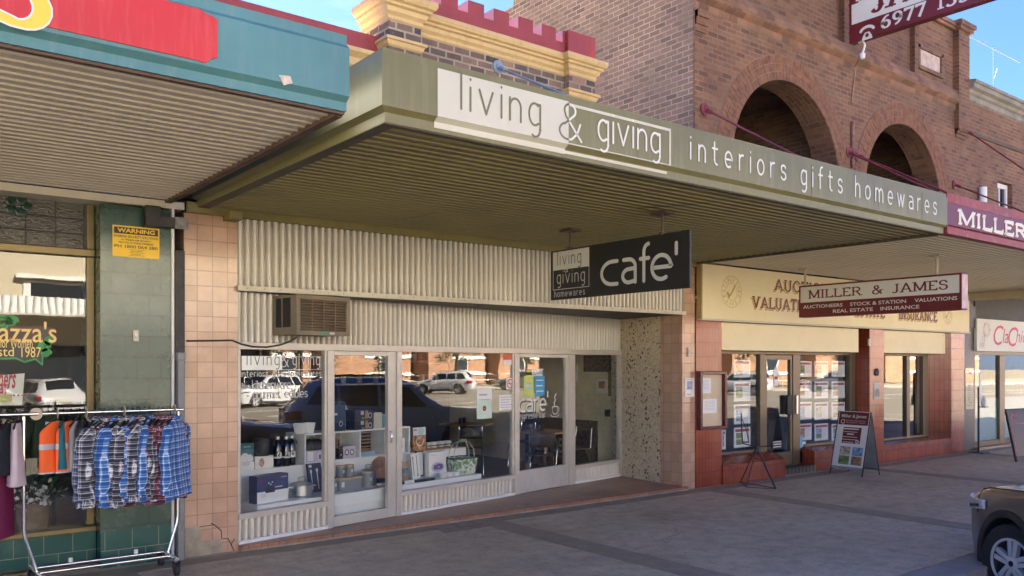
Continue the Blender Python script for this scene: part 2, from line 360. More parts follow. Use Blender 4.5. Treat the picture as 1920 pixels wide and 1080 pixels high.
def font_text(mb, text, T, width, height=None, shear=0, off=0, bold=0, centre=False):
    """plain built-in lettering fitted to width (and height of the whole line)"""
    key = (text, shear, bold)
    if key not in _tcache:
        cu = bpy.data.curves.new('t', 'FONT'); cu.body = text; cu.shear = shear; cu.offset = bold; cu.resolution_u = 3
        ob = bpy.data.objects.new('t', cu); COL.objects.link(ob)
        dg = bpy.context.evaluated_depsgraph_get(); me = bpy.data.meshes.new_from_object(ob.evaluated_get(dg))
        vs = [v.co.copy() for v in me.vertices]; fs = [list(p.vertices) for p in me.polygons]
        bpy.data.objects.remove(ob); bpy.data.curves.remove(cu); bpy.data.meshes.remove(me)
        _tcache[key] = (vs, fs)
    vs, fs = _tcache[key]
    x0 = min(v.x for v in vs); x1 = max(v.x for v in vs); y0 = min(v.y for v in vs); y1 = max(v.y for v in vs)
    sx = width/(x1-x0); sy = height/(y1-y0) if height else sx
    mb.add([T @ Vector(((v.x-x0)*sx, (v.y-y0)*sy, off)) for v in vs], fs)
def plate(mb, T, x0, x1, y0, y1, d=0.0):
    """rectangle on a sign face; with depth when d is given"""
    vs = [(x0,y0,0),(x1,y0,0),(x1,y1,0),(x0,y1,0)]
    mb.add([T @ Vector((p[0],p[1],d)) for p in vs], [(0,1,2,3)])
def face_y(x, y, z):      # sign face looking towards the street (-Y): x to the right, y up
    return Matrix.Translation((x, y, z)) @ Matrix(((1,0,0,0),(0,0,-1,0),(0,1,0,0),(0,0,0,1)))
def face_mx(x, y, z):     # sign face looking along -X: reading direction runs towards -Y (to the street)
    return Matrix.Translation((x, y, z)) @ Matrix(((0,0,-1,0),(-1,0,0,0),(0,1,0,0),(0,0,0,1)))
# ------------------------------------------------------------------ palette
m_teal = mat('teal_paint', (.075,.205,.22), .5, var=.15, scale=1.2, dirt=.35, dirtcol=(.25,.3,.28), streak=True, bump=.05)
m_red = mat('red_sign_paint', (.52,.02,.024), .45, var=.1, scale=2, dirt=.3, dirtcol=(.7,.25,.22), streak=True)
m_olive = mat('olive_paint', (.185,.172,.07), .42, var=.07, scale=1, bump=.12, bscale=2.5, dirt=.45, dirtcol=(.3,.29,.19), streak=True)
m_olive_soffit = mat('olive_soffit_paint', (.20,.17,.065), .55, var=.12, scale=.9, dirt=.35, dirtcol=(.05,.045,.02))
m_cream_soffit = mat('cream_soffit_paint', (.50,.45,.36), .5, var=.1, scale=.9, dirt=.35, dirtcol=(.12,.1,.07))
m_beige_soffit = mat('beige_soffit_paint', (.5,.44,.3), .55, var=.08, scale=.8, dirt=.25, dirtcol=(.2,.16,.1))
m_signcream = mat('sign_cream', (.55,.535,.43), .45, var=.04, scale=2, dirt=.12, dirtcol=(.5,.47,.38), streak=True)
m_signwhite = mat('sign_white', (.66,.66,.60), .45, var=.03)
m_letter_olive = mat('letter_olive', (.16,.15,.08), .5)
m_cream_corr = mat('cream_corrugated_paint', (.63,.60,.52), .4, var=.06, scale=2, dirt=.3, dirtcol=(.3,.26,.19), streak=True)
m_cream_trim = mat('cream_trim_paint', (.56,.52,.42), .45, var=.07, scale=2, dirt=.3, dirtcol=(.25,.2,.14))
m_dark_soffit = mat('brown_recess_lining', (.07,.055,.04), .6, var=.2, scale=2)
m_pinktile = tiles('pink_wall_tile', (.50,.31,.205), (.60,.39,.27), (.40,.25,.165), .152, .152, .0045, 0, .2, .22, .6, shift=(.02,.05,0), dirt=.25, coat=.3)
m_greentile = tiles('green_wall_tile', (.026,.075,.055), (.036,.09,.067), (.03,.045,.04), .22, .2, .004, .5, .25, .25, .35, shift=(.05,.03,0), dirt=.15, coat=.3)
m_greenlow = tiles('deep_green_tile', (.015,.085,.07), (.02,.1,.08), (.3,.3,.22), .24, .19, .003, .5, .2, .2, .3, shift=(.05,.03,0), coat=.3)
m_redtile = tiles('red_glazed_tile', (.31,.055,.022), (.37,.075,.032), (.14,.035,.02), .076, .225, .0045, 0, .2, .3, .4, dirt=.25, coat=.25)
m_blacktile = tiles('black_mosaic_tile', (.03,.03,.03), (.06,.06,.058), (.09,.09,.085), .05, .025, .003, .5, .3, .2, .3)
m_steptile = tiles('terracotta_step_tile', (.40,.225,.145), (.47,.265,.175), (.22,.17,.13), .2, .2, .005, 0, .35, .3, .3, dirt=.3)
m_nosing = tiles('terracotta_nosing', (.34,.15,.08), (.4,.18,.1), (.14,.1,.08), .2, .2, .005, 0, .5, .3, .3, dirt=.4)
m_brick_old = bricks('old_clinker_brick', [(.06,.055,.055),(.15,.10,.075),(.24,.155,.11),(.11,.09,.08),(.32,.2,.13),(.18,.12,.085)], (.48,.38,.26), .23, .09, .014, blotch=.6, soot=.25, white=.5)
m_brick_org = bricks('orange_brick', [(.125,.055,.034),(.21,.095,.05),(.26,.125,.062),(.18,.08,.042),(.24,.125,.068)], (.27,.19,.125), .235, .083, .009, blotch=.55, soot=.4)
m_brick_side = bricks('grey_brown_brick', [(.15,.098,.072),(.225,.14,.093),(.265,.165,.11),(.2,.125,.088),(.29,.185,.12)], (.42,.32,.23), .235, .086, .010, blotch=.5, soot=.25)
m_brick_dark = bricks('dark_loggia_brick', [(.14,.075,.045),(.2,.11,.065),(.26,.14,.08)], (.28,.21,.15), .235, .083, .008, soot=.3)
m_brick_far = bricks('tan_brick', [(.26,.12,.06),(.38,.19,.1),(.45,.24,.13)], (.45,.34,.24), .235, .083, .008, soot=.2)
m_vous = mat('arch_brick', (.19,.087,.046), .85, var=.35, scale=7, bump=.3, bscale=40)
m_mortar = mat('mortar', (.25,.18,.13), .9)
m_yel = mat('yellow_cornice_paint', (.55,.385,.165), .5, var=.08, scale=2, dirt=.55, dirtcol=(.32,.2,.08), streak=True)
m_maroon_paint = mat('maroon_parapet_paint', (.27,.04,.04), .55, var=.12, scale=3, dirt=.35, dirtcol=(.12,.03,.03), streak=True)
m_maroon = mat('maroon_sign_paint', (.13,.012,.016), .4, var=.1, scale=2, dirt=.15, dirtcol=(.3,.12,.12), streak=True)
m_redlip = mat('faded_red_paint', (.24,.035,.028), .5, var=.2, scale=4, dirt=.4, dirtcol=(.5,.3,.28))
m_yellow_panel = mat('pale_yellow_panel', (.80,.70,.44), .5, var=.04, scale=1.5, dirt=.15, dirtcol=(.45,.33,.18))
m_gold = mat('gold_lettering', (.5,.33,.07), .4)
m_black = mat('black_paint', (.012,.012,.012), .4, var=.2)
m_rubber = mat('black_rubber', (.02,.02,.02), .7)
m_white = mat('white_paint', (.75,.75,.72), .45, var=.04)
m_alu = mat('aluminium_frame', (.55,.52,.45), .38, metal=.25, var=.06, dirt=.3, dirtcol=(.3,.25,.18))
m_alu_dark = mat('bronze_frame', (.17,.135,.085), .4, metal=.4, var=.12)
m_brass = mat('brass_frame', (.17,.13,.06), .4, metal=.5, var=.15, dirt=.3)
m_chrome = mat('chrome', (.75,.75,.75), .16, metal=1, var=.03)
m_steel = mat('brushed_steel', (.6,.6,.58), .3, metal=.9, var=.05)
m_grey = mat('grey_paint', (.2,.21,.21), .5, var=.15, dirt=.4, dirtcol=(.35,.35,.33))
m_bluegrey = mat('blue_grey_paint', (.22,.29,.36), .5, var=.1)
m_rodred = mat('red_oxide_rod', (.2,.035,.04), .5, var=.25)
m_darkiron = mat('dark_iron', (.03,.028,.027), .6, var=.3, dirt=.4, dirtcol=(.15,.13,.11))
m_concrete = mat('grey_render', (.3,.28,.24), .9, var=.2, scale=5, bump=.25, dirt=.4)
m_plaster = mat('pale_green_plaster', (.68,.64,.42), .8, var=.12, scale=3, dirt=.3, dirtcol=(.3,.28,.18))
m_floor_in = mat('brown_shop_floor', (.11,.08,.06), .5, var=.2)
m_ceil = mat('shop_ceiling', (.8,.78,.72), .8)
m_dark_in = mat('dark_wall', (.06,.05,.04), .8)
m_glass = glass('window_glass', (.96,.98,.97), 1.15)
m_glass_soft = glass('soft_window_glass', (.9,.92,.9), .8)
m_glass_tint = glass('tinted_glass', (.88,.92,.92), .95)
m_wood = mat('pale_wood', (.42,.26,.13), .5, var=.2, scale=7)
m_melamine = mat('white_melamine', (.78,.8,.78), .35, var=.02)
def _pebble():
    m, N, L, P = nt('pebbled_render'); p = wpos(N)
    v = N.new('ShaderNodeTexVoronoi'); v.inputs['Scale'].default_value = 21; v.feature = 'F1'; v.inputs['Randomness'].default_value = 1
    wob = noise(N, L, p, 14, 2); vm = N.new('ShaderNodeVectorMath'); vm.operation = 'MULTIPLY_ADD'; L.new(wob.outputs['Color'], vm.inputs[0]); vm.inputs[1].default_value = (.05,.05,.05); L.new(p, vm.inputs[2]); L.new(vm.outputs[0], v.inputs['Vector'])
    v2 = N.new('ShaderNodeTexVoronoi'); v2.inputs['Scale'].default_value = 55; L.new(p, v2.inputs['Vector'])
    sp = N.new('ShaderNodeSeparateColor'); L.new(v.outputs['Color'], sp.inputs[0])
    base = mixc(N, L, ramp(N, L, v2.outputs['Color'], .2, .8), (.56,.46,.29), (.78,.68,.47))
    thr = math_(N, L, 'MULTIPLY', math_(N, L, 'SUBTRACT', sp.outputs[0], .25), .68)
    stone = math_(N, L, 'LESS_THAN', v.outputs['Distance'], thr)
    sc_ = mixc(N, L, sp.outputs[1], (.12,.07,.045), (.28,.17,.09))
    out = mixc(N, L, stone, base, sc_); L.new(out, P.inputs['Base Color']); P.inputs['Roughness'].default_value = .6
    bumpn(N, L, P, math_(N, L, 'ADD', stone, v2.outputs['Distance']), .5, .01)
    return m
m_pebble = _pebble()
def _leadglass():
    m, N, L, P = nt('rippled_leadlight_glass'); p = wpos(N)
    mpn = N.new('ShaderNodeMapping'); mpn.inputs['Scale'].default_value = (14, 14, 38); L.new(p, mpn.inputs[0])
    n = noise(N, L, mpn.outputs[0], 1.2, 3, .6)
    P.inputs['Base Color'].default_value = (.045,.04,.028,1); P.inputs['Roughness'].default_value = .09; P.inputs['Specular IOR Level'].default_value = 1.0
    bumpn(N, L, P, n.outputs['Fac'], .9, .02); return m
m_lead = _leadglass()
def _path():
    m, N, L, P = nt('asphalt_footpath'); p = wpos(N)
    n = noise(N, L, p, .5, 7, .6); f = noise(N, L, p, 120, 3); g = noise(N, L, p, 6, 6, .65)
    out = mixc(N, L, ramp(N, L, n.outputs['Fac'], .35, .65), (.60,.495,.335), (.70,.59,.42))
    out = mixc(N, L, math_(N, L, 'MULTIPLY', ramp(N, L, g.outputs['Fac'], .45, .7), .35), out, (.15,.13,.11))
    out = mixc(N, L, math_(N, L, 'MULTIPLY', ramp(N, L, f.outputs['Fac'], .45, .62), .4), out, (.36,.33,.28))
    v = N.new('ShaderNodeTexVoronoi'); v.inputs['Scale'].default_value = 4.2; L.new(p, v.inputs['Vector']); sc_ = N.new('ShaderNodeSeparateColor'); L.new(v.outputs['Color'], sc_.inputs[0])
    gum = math_(N, L, 'MULTIPLY', math_(N, L, 'LESS_THAN', v.outputs['Distance'], math_(N, L, 'MULTIPLY', sc_.outputs[1], .085)), math_(N, L, 'GREATER_THAN', sc_.outputs[0], .72))
    out = mixc(N, L, math_(N, L, 'MULTIPLY', gum, .6), out, mixc(N, L, math_(N, L, 'GREATER_THAN', sc_.outputs[2], .35), (.5,.46,.4), (.09,.08,.07)))
    cw = noise(N, L, p, 1.7, 4); cv = N.new('ShaderNodeVectorMath'); cv.operation = 'MULTIPLY_ADD'; L.new(cw.outputs['Color'], cv.inputs[0]); cv.inputs[1].default_value = (.9,.9,0); L.new(p, cv.inputs[2])
    ce = N.new('ShaderNodeTexVoronoi'); ce.feature = 'DISTANCE_TO_EDGE'; ce.inputs['Scale'].default_value = .42; L.new(cv.outputs[0], ce.inputs['Vector'])
    crk = math_(N, L, 'MULTIPLY', math_(N, L, 'LESS_THAN', ce.outputs['Distance'], .0028), ramp(N, L, n.outputs['Fac'], .42, .6))
    out = mixc(N, L, math_(N, L, 'MULTIPLY', crk, .35), out, (.06,.055,.05))
    gr = noise(N, L, p, 34, 5, .7); out = mixc(N, L, 1, out, ramp(N, L, gr.outputs['Fac'], .3, .7, (.78,.78,.78), (1.15,1.15,1.15)), 'MULTIPLY')
    gr2 = noise(N, L, p, 3.2, 8, .72); out = mixc(N, L, 1, out, ramp(N, L, gr2.outputs['Fac'], .34, .62, (.84,.83,.81), (1.05,1.05,1.05)), 'MULTIPLY')
    st = noise(N, L, p, .9, 3, .5); out = mixc(N, L, math_(N, L, 'MULTIPLY', ramp(N, L, st.outputs['Fac'], .58, .66), .22), out, (.12,.105,.09))
    L.new(out, P.inputs['Base Color']); P.inputs['Roughness'].default_value = .6
    L.new(ramp(N, L, g.outputs['Fac'], .3, .7, (.42,)*3, (.66,)*3), P.inputs['Roughness'])
    bumpn(N, L, P, f.outputs['Fac'], .25, .004); return m
m_path = _path()
m_band = mat('dark_paving_band', (.33,.275,.2), .6, var=.18, scale=5, bump=.2, bscale=120)
m_road = mat('road_asphalt', (.17,.15,.12), .85, var=.15, scale=2, bump=.2, bscale=90)
m_kerb = mat('kerb_concrete', (.36,.32,.28), .7, var=.15, scale=4, bump=.15)
m_line = mat('road_line_paint', (.7,.7,.66), .7)
m_earth = mat('dry_ground', (.2,.17,.11), .95, var=.25, scale=.3)
def struct(o): o['kind'] = 'structure'; return o
# ------------------------------------------------------------------ the ground
struct(MB().box(-300,400,-300,300,-.5,-.31).build('ground', m_earth))
struct(MB().box(-120,260,-24,3.55,-.309,-.28).build('road', m_road))
struct(MB().box(-120,260,3.9,40,-.3,0).build('footpath', m_path))
b = MB()
for i in range(-20, 44): b.box(i*4.2+.004, i*4.2+4.196, 3.55, 3.896, -.155, -.003)
struct(b.build('kerb', m_kerb, bevel=.015))
b = MB()
for x in (-2.6, 1.7, 5.9, 10.15, 14.55, 18.9, 23.2): b.box(x, x+.36, 3.91, 8.2, .001, .004)
b.box(-8, 40, 8.2, 8.47, .001, .004)
struct(b.build('paving_band', m_band))
struct(MB().box(-120,260,-34,-24,-.309,-.1).build('far_footpath', mat('pale_far_paving', (.28,.25,.2), .8)))
b = MB()
for k in range(60): b.box(-60+k*4.5, -55.5+k*4.5-2.2, -9.06, -8.94, -.139, -.135)
for k in range(52): b.add([(-60+k*3.6, -23.8, -.276), (-60+k*3.6+.1, -23.8, -.276), (-58+k*3.6+.1, -19, -.276), (-58+k*3.6, -19, -.276)], [(0,1,2,3)])
for k in range(52): b.add([(-60+k*3.1, 3.2, -.276), (-60+k*3.1+.1, 3.2, -.276), (-60+k*3.1+.1, -1.6, -.276), (-60+k*3.1, -1.6, -.276)], [(0,1,2,3)])
b.box(-80,200,-14.1,-14,-.279,-.275)
struct(b.build('road_marking', m_line))
# ------------------------------------------------------------------ green tiled shop on the left
def sweep(mb, prof, stations):
    """profile [(outward, z)] carried along stations [(x, y, nx, ny)] with mitred corners"""
    n = len(prof); vs = []
    for x, y, nx, ny in stations: vs += [(x+nx*o, y+ny*o, z) for o, z in prof]
    fs = []
    for i in range(len(stations)-1):
        for k in range(n): fs.append((i*n+k, i*n+(k+1)%n, (i+1)*n+(k+1)%n, (i+1)*n+k))
    fs += [list(range(n))[::-1], list(range((len(stations)-1)*n, len(stations)*n))]
    return mb.add(vs, fs)
def ribbed(mb, x0, x1, y0, y1, z, pitch=.115, h=.012):
    """ribbed sheet lining, ribs running along X"""
    prof = []; y = y0
    while y < y1 - pitch:
        prof += [(y, z), (y+pitch*.74, z), (y+pitch*.78, z-h), (y+pitch*.93, z-h), (y+pitch*.97, z)]; y += pitch
    prof.append((y1, z)); n = len(prof)
    vs = [(x0, p[0], p[1]) for p in prof] + [(x1, p[0], p[1]) for p in prof]
    fs = [(i, i+1, n+i+1, n+i) for i in range(n-1)]
    mb.add(vs, fs)
    vs = [(x0, y0, z+.02), (x1, y0, z+.02), (x1, y1, z+.02), (x0, y1, z+.02)]; return mb.add(vs, [(0,1,2,3)])

gs = thing('tiled_shop', 'clothing shop with dark green tiled pillar and lettered window under the teal awning', 'shop', (0, 8.8, 0))
MB().box(1.83,2.465,8.57,9.4,.34,3.4).build('pillar', m_greentile, gs)
b = MB(); b.box(1.835,2.465,8.575,9.4,0,.34); b.box(-5,1.83,8.74,9.0,.05,.335); b.build('stall_riser', m_greenlow, gs)
MB().box(-5,2.46,8.66,8.739,0,.045).build('threshold', m_brass, gs, bevel=.01)
b = MB(); b.box(-5,1.83,8.70,8.86,.336,.385); b.box(1.76,1.829,8.79,8.87,.386,2.92); b.box(-5,1.829,8.76,8.88,2.92,2.99); b.box(1.76,1.829,8.79,8.87,2.991,3.42)
b.box(-.62,-.56,8.79,8.87,.386,2.92)
b.build('window_frame', m_brass, gs, bevel=.008)
MB().box(-5,1.76,8.825,8.831,.385,2.92).build('glass_pane', m_glass_soft, gs)
lg = MB().box(-5,1.76,8.82,8.84,2.99,3.42).build('leadlight', m_lead, gs)
b = MB()
for i in range(20): b.tube([(1.76-.24*i-.02,8.815,2.99),(1.76-.24*i-.02,8.815,3.42)], .006, 5)
for z in (3.13, 3.27): b.tube([(-3,8.815,z),(1.76,8.815,z)], .006, 5)
b.build('lead_came', m_darkiron, lg)
for nm, cx, cz, mt in (('flower_motif', 1.2, 3.34, (.012,.04,.025)), ('flower_motif', .55, 3.34, (.06,.015,.012))):
    b = MB()
    for a in range(5): b.lathe([(.001,0),(.045,.002),(.03,.006),(.001,.007)], (cx+.07*math.cos(a*1.256), 8.812, cz+.06*math.sin(a*1.256)), 8, rot=Matrix.Rotation(R(90),3,'X'))
    b.build(nm, mat('leaded_petal', mt, .15), lg)
MB().box(-5,2.585,8.545,9.4,3.42,3.49).build('head_trim', m_cream_trim, gs)
b = MB(); b.box(-5,2.58,9.0,9.4,3.49,5.3); b.box(-5,2.46,9.4,16,3.3,3.4); b.box(-5.2,-5,8.57,16,0,5.3); b.box(-5,2.58,15.8,16,0,5.3); b.build('wall', m_brick_old, gs); b = MB(); b.box(-5,2.58,9.4,16,6.1,6.2); b.box(-5,2.58,9.401,9.6,5.3,6.1); b.build('roof', m_darkiron, gs)  # roof raised out of view to shade the awnings, kept dark to cut bounce
b = MB(); b.box(-4.9,2.4,8.9,14,-.001,.3); b.build('display_floor', m_wood, gs)
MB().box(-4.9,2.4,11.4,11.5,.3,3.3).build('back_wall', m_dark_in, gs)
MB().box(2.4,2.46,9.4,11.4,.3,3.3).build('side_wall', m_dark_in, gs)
# parapet band seen above the teal awning
b = MB(); b.box(-5,4.72,8.52,8.60,5.40,5.62); b.build('parapet_band', m_maroon_paint, gs)
b = MB(); b.prism([(8.9,5.1),(8.9,5.395),(8.4,5.395),(8.4,5.35),(8.46,5.30),(8.46,5.22),(8.5,5.18),(8.55,5.1)][::-1], 'x', -5, 4.76); b.build('cornice', m_yel, gs)
MB().box(2.6,4.7,8.6,8.9,3.6,5.1).build('upper_wall', m_brick_old, gs)
# lettering on the glass
T0 = lambda px, py: face_y(PY(px, py, 8.82).x, 8.82, PY(px, py, 8.82).z)
def at_w(px, py): p = PY(px, py, 8.82); return p.x, p.z
m_lettergold = mat('gold_leaf', (.72,.55,.16), .4); m_lettergreen = mat('green_scroll', (.03,.25,.06), .5); m_letterred = mat('dark_red_edge', (.2,.03,.015), .5)
x0, z0 = at_w(-2, 641); x1, z1 = at_w(106, 641)
bk = MB(); x2, z2 = at_w(88, 652); x3, z3 = at_w(80, 676)
pts = [at_w(-6, 612), at_w(92, 612), at_w(102, 640), at_w(80, 645), at_w(78, 682), at_w(66, 672), at_w(46, 678), at_w(30, 671), at_w(-6, 673)]
bk.add([(p[0], 8.8215, p[1]) for p in pts], [list(range(len(pts)))[::-1]]); bk.build('lettering_ground', m_black, gs)
b = MB(); font_text(b, "azza's", face_y(x0, 8.819, z0), x1-x0, .20, bold=.03); b.build('lettering_edge', m_letterred, gs)
b = MB(); font_text(b, "azza's", face_y(x0, 8.817, z0), x1-x0, .19, bold=.004)
xa, za = at_w(0, 652); xb, _ = at_w(61, 652); font_text(b, 'for Women', face_y(xa, 8.817, za), xb-xa, .085)
xa, za = at_w(-4, 668); xb, _ = at_w(26, 668); font_text(b, 'std', face_y(xa, 8.817, za), xb-xa, .085)
xa, za = at_w(40, 670); xb, _ = at_w(77, 670); font_text(b, '1987', face_y(xa, 8.817, za), xb-xa, .095)
b.build('lettering', m_lettergold, gs)
b = MB()
for px, py, sz in ((4, 606, .075), (22, 602, .05), (82, 650, .05), (86, 662, .04), (92, 640, .04)):
    cx, cz = at_w(px, py); stroke(b, [((sz-.8*sz*t/25)*math.cos(t*.5), (sz-.8*sz*t/25)*math.sin(t*.5)) for t in range(25)], face_y(cx, 8.818, cz), .02)
pp = [at_w(-4, 673), at_w(30, 672), at_w(46, 679), at_w(66, 673), at_w(79, 684), at_w(81, 648)]
stroke(b, [(p[0], p[1]) for p in pp], face_y(0, 8.8185, 0), .016)
b.build('scroll_ornament', m_lettergreen, gs)
# hand-painted notice in the window
xa, za = at_w(-10, 761); xb, zb = at_w(47, 700)
pn = thing('window_notice', 'white paper notice with red brush writing in the gold lettered shop window', 'notice', (0, 8.84, za))
MB().prism([(xa,za),(xb-.02,za),(xb,zb),(xa,zb-.02)], 'y', 8.845, 8.848).build('paper', m_signwhite, pn)
b = MB(); x1, z1 = at_w(-3, 729); x2, _ = at_w(42, 729); font_text(b, 'ners', face_y(x1, 8.843, z1), (x2-x1)*.75, .13, shear=.3, bold=.02)
x1, z1 = at_w(-2, 748); x2, _ = at_w(20, 748); font_text(b, 'ay', face_y(x1, 8.843, z1), x2-x1, .14, shear=.3, bold=.02); font_text(b, '....', face_y(x2+.02, 8.843, z1+.02), .12)
b.build('writing', mat('red_writing', (.5,.02,.03), .6), pn)
MB().box(xa, xb-.1, 8.842, 8.844, za+.03, za+.1).build('yellow_strip', mat('yellow_green_strip', (.45,.45,.12), .6), pn)

# teal awning
ta = thing('awning', 'teal street awning with red sign panel and ribbed cream soffit', 'awning', (-.9, 4.8, 3.49))
prof = [(-.035,3.968),(-.035,3.905),(-.02,3.895),(0,3.875),(0,3.575),(-.04,3.545),(-.04,3.49),(-.1,3.49),(-.1,3.968)]
sweep(MB(), prof, [(2.456,4.8,0,1-2),(-4.5,4.8,0,-1)]).build('fascia', m_teal, ta, smooth=30)
ribbed(MB(), -4.5, 2.44, 4.9, 8.54, 3.50).build('soffit', m_cream_soffit, ta)
b = MB(); b.box(-4.5,2.452,4.86,4.9,3.475,3.497); b.box(2.40,2.456,4.9,8.545,3.468,3.498); b.build('edge_trim', mat('rusty_brown_edge', (.1,.06,.04), .7, var=.3), ta)
MB().box(-4.5,2.45,4.9,8.54,3.86,3.9).build('roof_sheet', m_grey, ta)
MB().box(2.446,2.455,4.9,8.54,3.52,3.86).build('end_sheet', m_grey, ta)
E1 = [PY(x, y, 4.795) for x, y in ((-60,28),(-60,-120),(330,-4),(355,1),(371,6),(376,16),(384,24),(397,30),(408,38),(407,108),(395,111),(387,117),(381,125),(376,134))]
E1 = [(p.x, p.z) for p in E1]; E1[0] = (E1[0][0], 3.60); E1[-1] = (E1[-1][0], 3.592)
E1 = [(x, max(3.585, min(3.88, z))) for x, z in E1]; E1[2] = (E1[2][0], 3.882); 
E1 = [E1[0], (E1[0][0], 3.88), (E1[3][0]-.02, 3.88)] + E1[4:]
MB().prism(E1, 'y', 4.79, 4.799).build('sign_panel', m_red, ta)
b = MB(); T = face_y(PY(2,38,4.787).x, 4.787, PY(2,38,4.787).z-.01)
pS = PY(50, 45, 4.787); S_ = [(.11,.30)] + arc(.02,.26,.1,.09,20,200,8) + [(0,.17)] + arc(.03,.09,.1,.09,60,-110,10) + [(-.09,.03)]
TS = face_y(pS.x-.06, 4.787, pS.z-.005); stroke(b, S_, TS, .07, pen=lambda d: .03+.045*abs(d.y)); b.build('lettering', mat('yellow_letter', (.85,.55,.06), .5), ta)
b = MB(); stroke(b, S_, face_y(pS.x-.06, 4.7885, pS.z-.005), .085, pen=lambda d: .05+.045*abs(d.y)); b.build('letter_outline', m_signwhite, ta)
# bare patch of flaked paint
pf = PY(536,149,4.79); MB().prism([(pf.x-.04,pf.z+.02),(pf.x+.03,pf.z+.028),(pf.x+.045,pf.z-.01),(pf.x-.01,pf.z-.035)], 'y', 4.796, 4.799).build('flaked_patch', mat('bare_patch', (.6,.5,.4), .8, var=.4, scale=30), ta)

# warning sign on the green pillar
def at_p(px, py, Y=8.56): p = PY(px, py, Y); return p.x, p.z
xa, za = at_p(211,480); xb, zb = at_p(299,424)
ws = thing('warning_sign', 'yellow security warning sign screwed to the green tiled pillar', 'sign', ((xa+xb)/2, 8.57, za))
zb = za + .30; zb = at_p(255,425)[1]; za = at_p(255,483)[1]
MB().box(xa,xb,8.563,8.569,za,zb).build('plate', mat('yellow_sign', (.78,.5,.02), .45, var=.05), ws)
hh = zb-za; ww = xb-xa
bl = MB(); plate(bl, face_y(xa,8.562,za), .03*ww, .97*ww, .74*hh, .95*hh); bl.build('header', m_black, ws)
b = MB(); font_text(b, 'WARNING', face_y(xa+.1*ww, 8.5605, za+.78*hh), .8*ww, .14*hh, bold=.03); b.build('header_lettering', mat('yellow_letters', (.78,.5,.02), .45), ws)
b = MB()
for t, x, y, wd, h_ in (('RIVERINA SECURITY SOLUTIONS', .03, .62, .94, .075), ('inc "PARMALARM SECURITY"', .18, .525, .64, .055), ('PROTECTS THESE PREMISES', .13, .43, .74, .06), ('PH 1800 064 380', .04, .29, .92, .10)):
    font_text(b, t, face_y(xa+x*ww, 8.5605, za+y*hh), wd*ww, h_*hh, bold=.012)
font_text(b, 'SECURITY', face_y(xa+.38*ww, 8.5605, za+.17*hh), .26*ww, .05*hh); font_text(b, 'GRADE 1', face_y(xa+.38*ww, 8.5605, za+.07*hh), .26*ww, .05*hh)
for y in (.05, .145, .24): plate(b, face_y(xa,8.5605,za), .34*ww, .68*ww, y*hh, (y+.008)*hh)
b.build('lettering', m_black, ws)
# switch plate
xa, za = at_p(249,640); xb, zb = at_p(260,619)
sw = thing('switch_box', 'small cream outdoor switch on the green tiled pillar', 'switch', ((xa+xb)/2, 8.57, za))
MB().box(xa,xb,8.55,8.57,za,zb).build('plate', m_cream_trim, sw, bevel=.004)
MB().prism([(8.55,za+.03),(8.535,za+.035),(8.545,za+.08),(8.55,za+.08)], 'x', xa+.015, xb-.012).build('rocker', m_white, sw, bevel=.003)
# white trim strip, downpipe, bracket
tag(MB().box(2.466,2.49,8.55,8.6,0,3.42).build('corner_trim', m_white), 'narrow white vertical strip between green pillar and grey downpipe', 'trim')
dp = thing('downpipe', 'grey rectangular downpipe between the green pillar and the pink tiled pillar', 'pipe', (2.54, 8.57, 0))
MB().box(2.492,2.583,8.52,8.6,0,3.02).build('duct', m_darkiron, dp, bevel=.006)
MB().box(2.498,2.562,8.455,8.518,0,1.98).build('lower_pipe', m_grey, dp, bevel=.008)
MB().box(2.49,2.572,8.45,8.519,1.94,2.02).build('collar', m_grey, dp, bevel=.01)
rb = thing('rainwater_head', 'black iron gutter outlet elbow above the warning sign', 'gutter', (2.3, 8.5, 3.1))
b = MB(); qa = PY(273,428,8.45); qb = PY(303,380,8.45); qc = PY(352,430,8.45); b.box(qa.x,qb.x,8.45,8.548,qa.z+.02,3.415); b.box(qa.x+.0,qc.x,8.451,8.519,qc.z,qc.z+.105); b.build('box', m_darkiron, rb, bevel=.012)
MB().box(qc.x-.12,qc.x+.004,8.443,8.45,qc.z-.004,qc.z+.108).build('worn_end', mat('worn_metal', (.2,.19,.17), .6, var=.5, scale=14), rb)
# ------------------------------------------------------------------ homewares shop (centre)
lg = thing('homewares_shop', 'shop with pink tiled pillars, cream corrugated panels and splayed windows under the olive awning', 'shop', (6.4, 8.57, 0))
m_patch = mat('patched_render', (.33,.29,.22), .9, var=.25, scale=9, bump=.4, bscale=30, dirt=.4, dirtcol=(.15,.13,.1))
MB().box(2.588,3.125,8.57,9.6,.0,3.40).build('pillar', m_pinktile, lg)
MB().box(9.965,10.258,8.57,9.008,0,3.40).build('pillar', m_pinktile, lg)
# broken tiles at the foot of the left pillar
pp = [PY(x, y, 8.566) for x, y in ((345,1046),(345,991),(371,988),(376,994),(376,1016),(404,1013),(414,1010),(416,1037))]
MB().prism([(p.x, max(.001, p.z)) for p in pp], 'y', 8.561, 8.569).build('broken_tile_patch', m_patch, lg)
b = MB()
cr_ = [PY(x, y, 8.566) for x, y in ((396,981),(402,984),(415,995),(416,1010),(428,1010),(432,1018),(436,1026),(439,1034))]
b.tube([(p.x, 8.5675, p.z) for p in cr_], .0045, 4)
cr_ = [PY(x, y, 8.566) for x, y in ((374,988),(402,984))]; b.tube([(p.x, 8.5675, p.z) for p in cr_], .0035, 4)
cr_ = [PY(x, y, 8.566) for x, y in ((440,1010),(434,1020),(436,1026))]; b.tube([(p.x, 8.5675, p.z) for p in cr_], .004, 4)
b.build('crack', m_darkiron, lg)
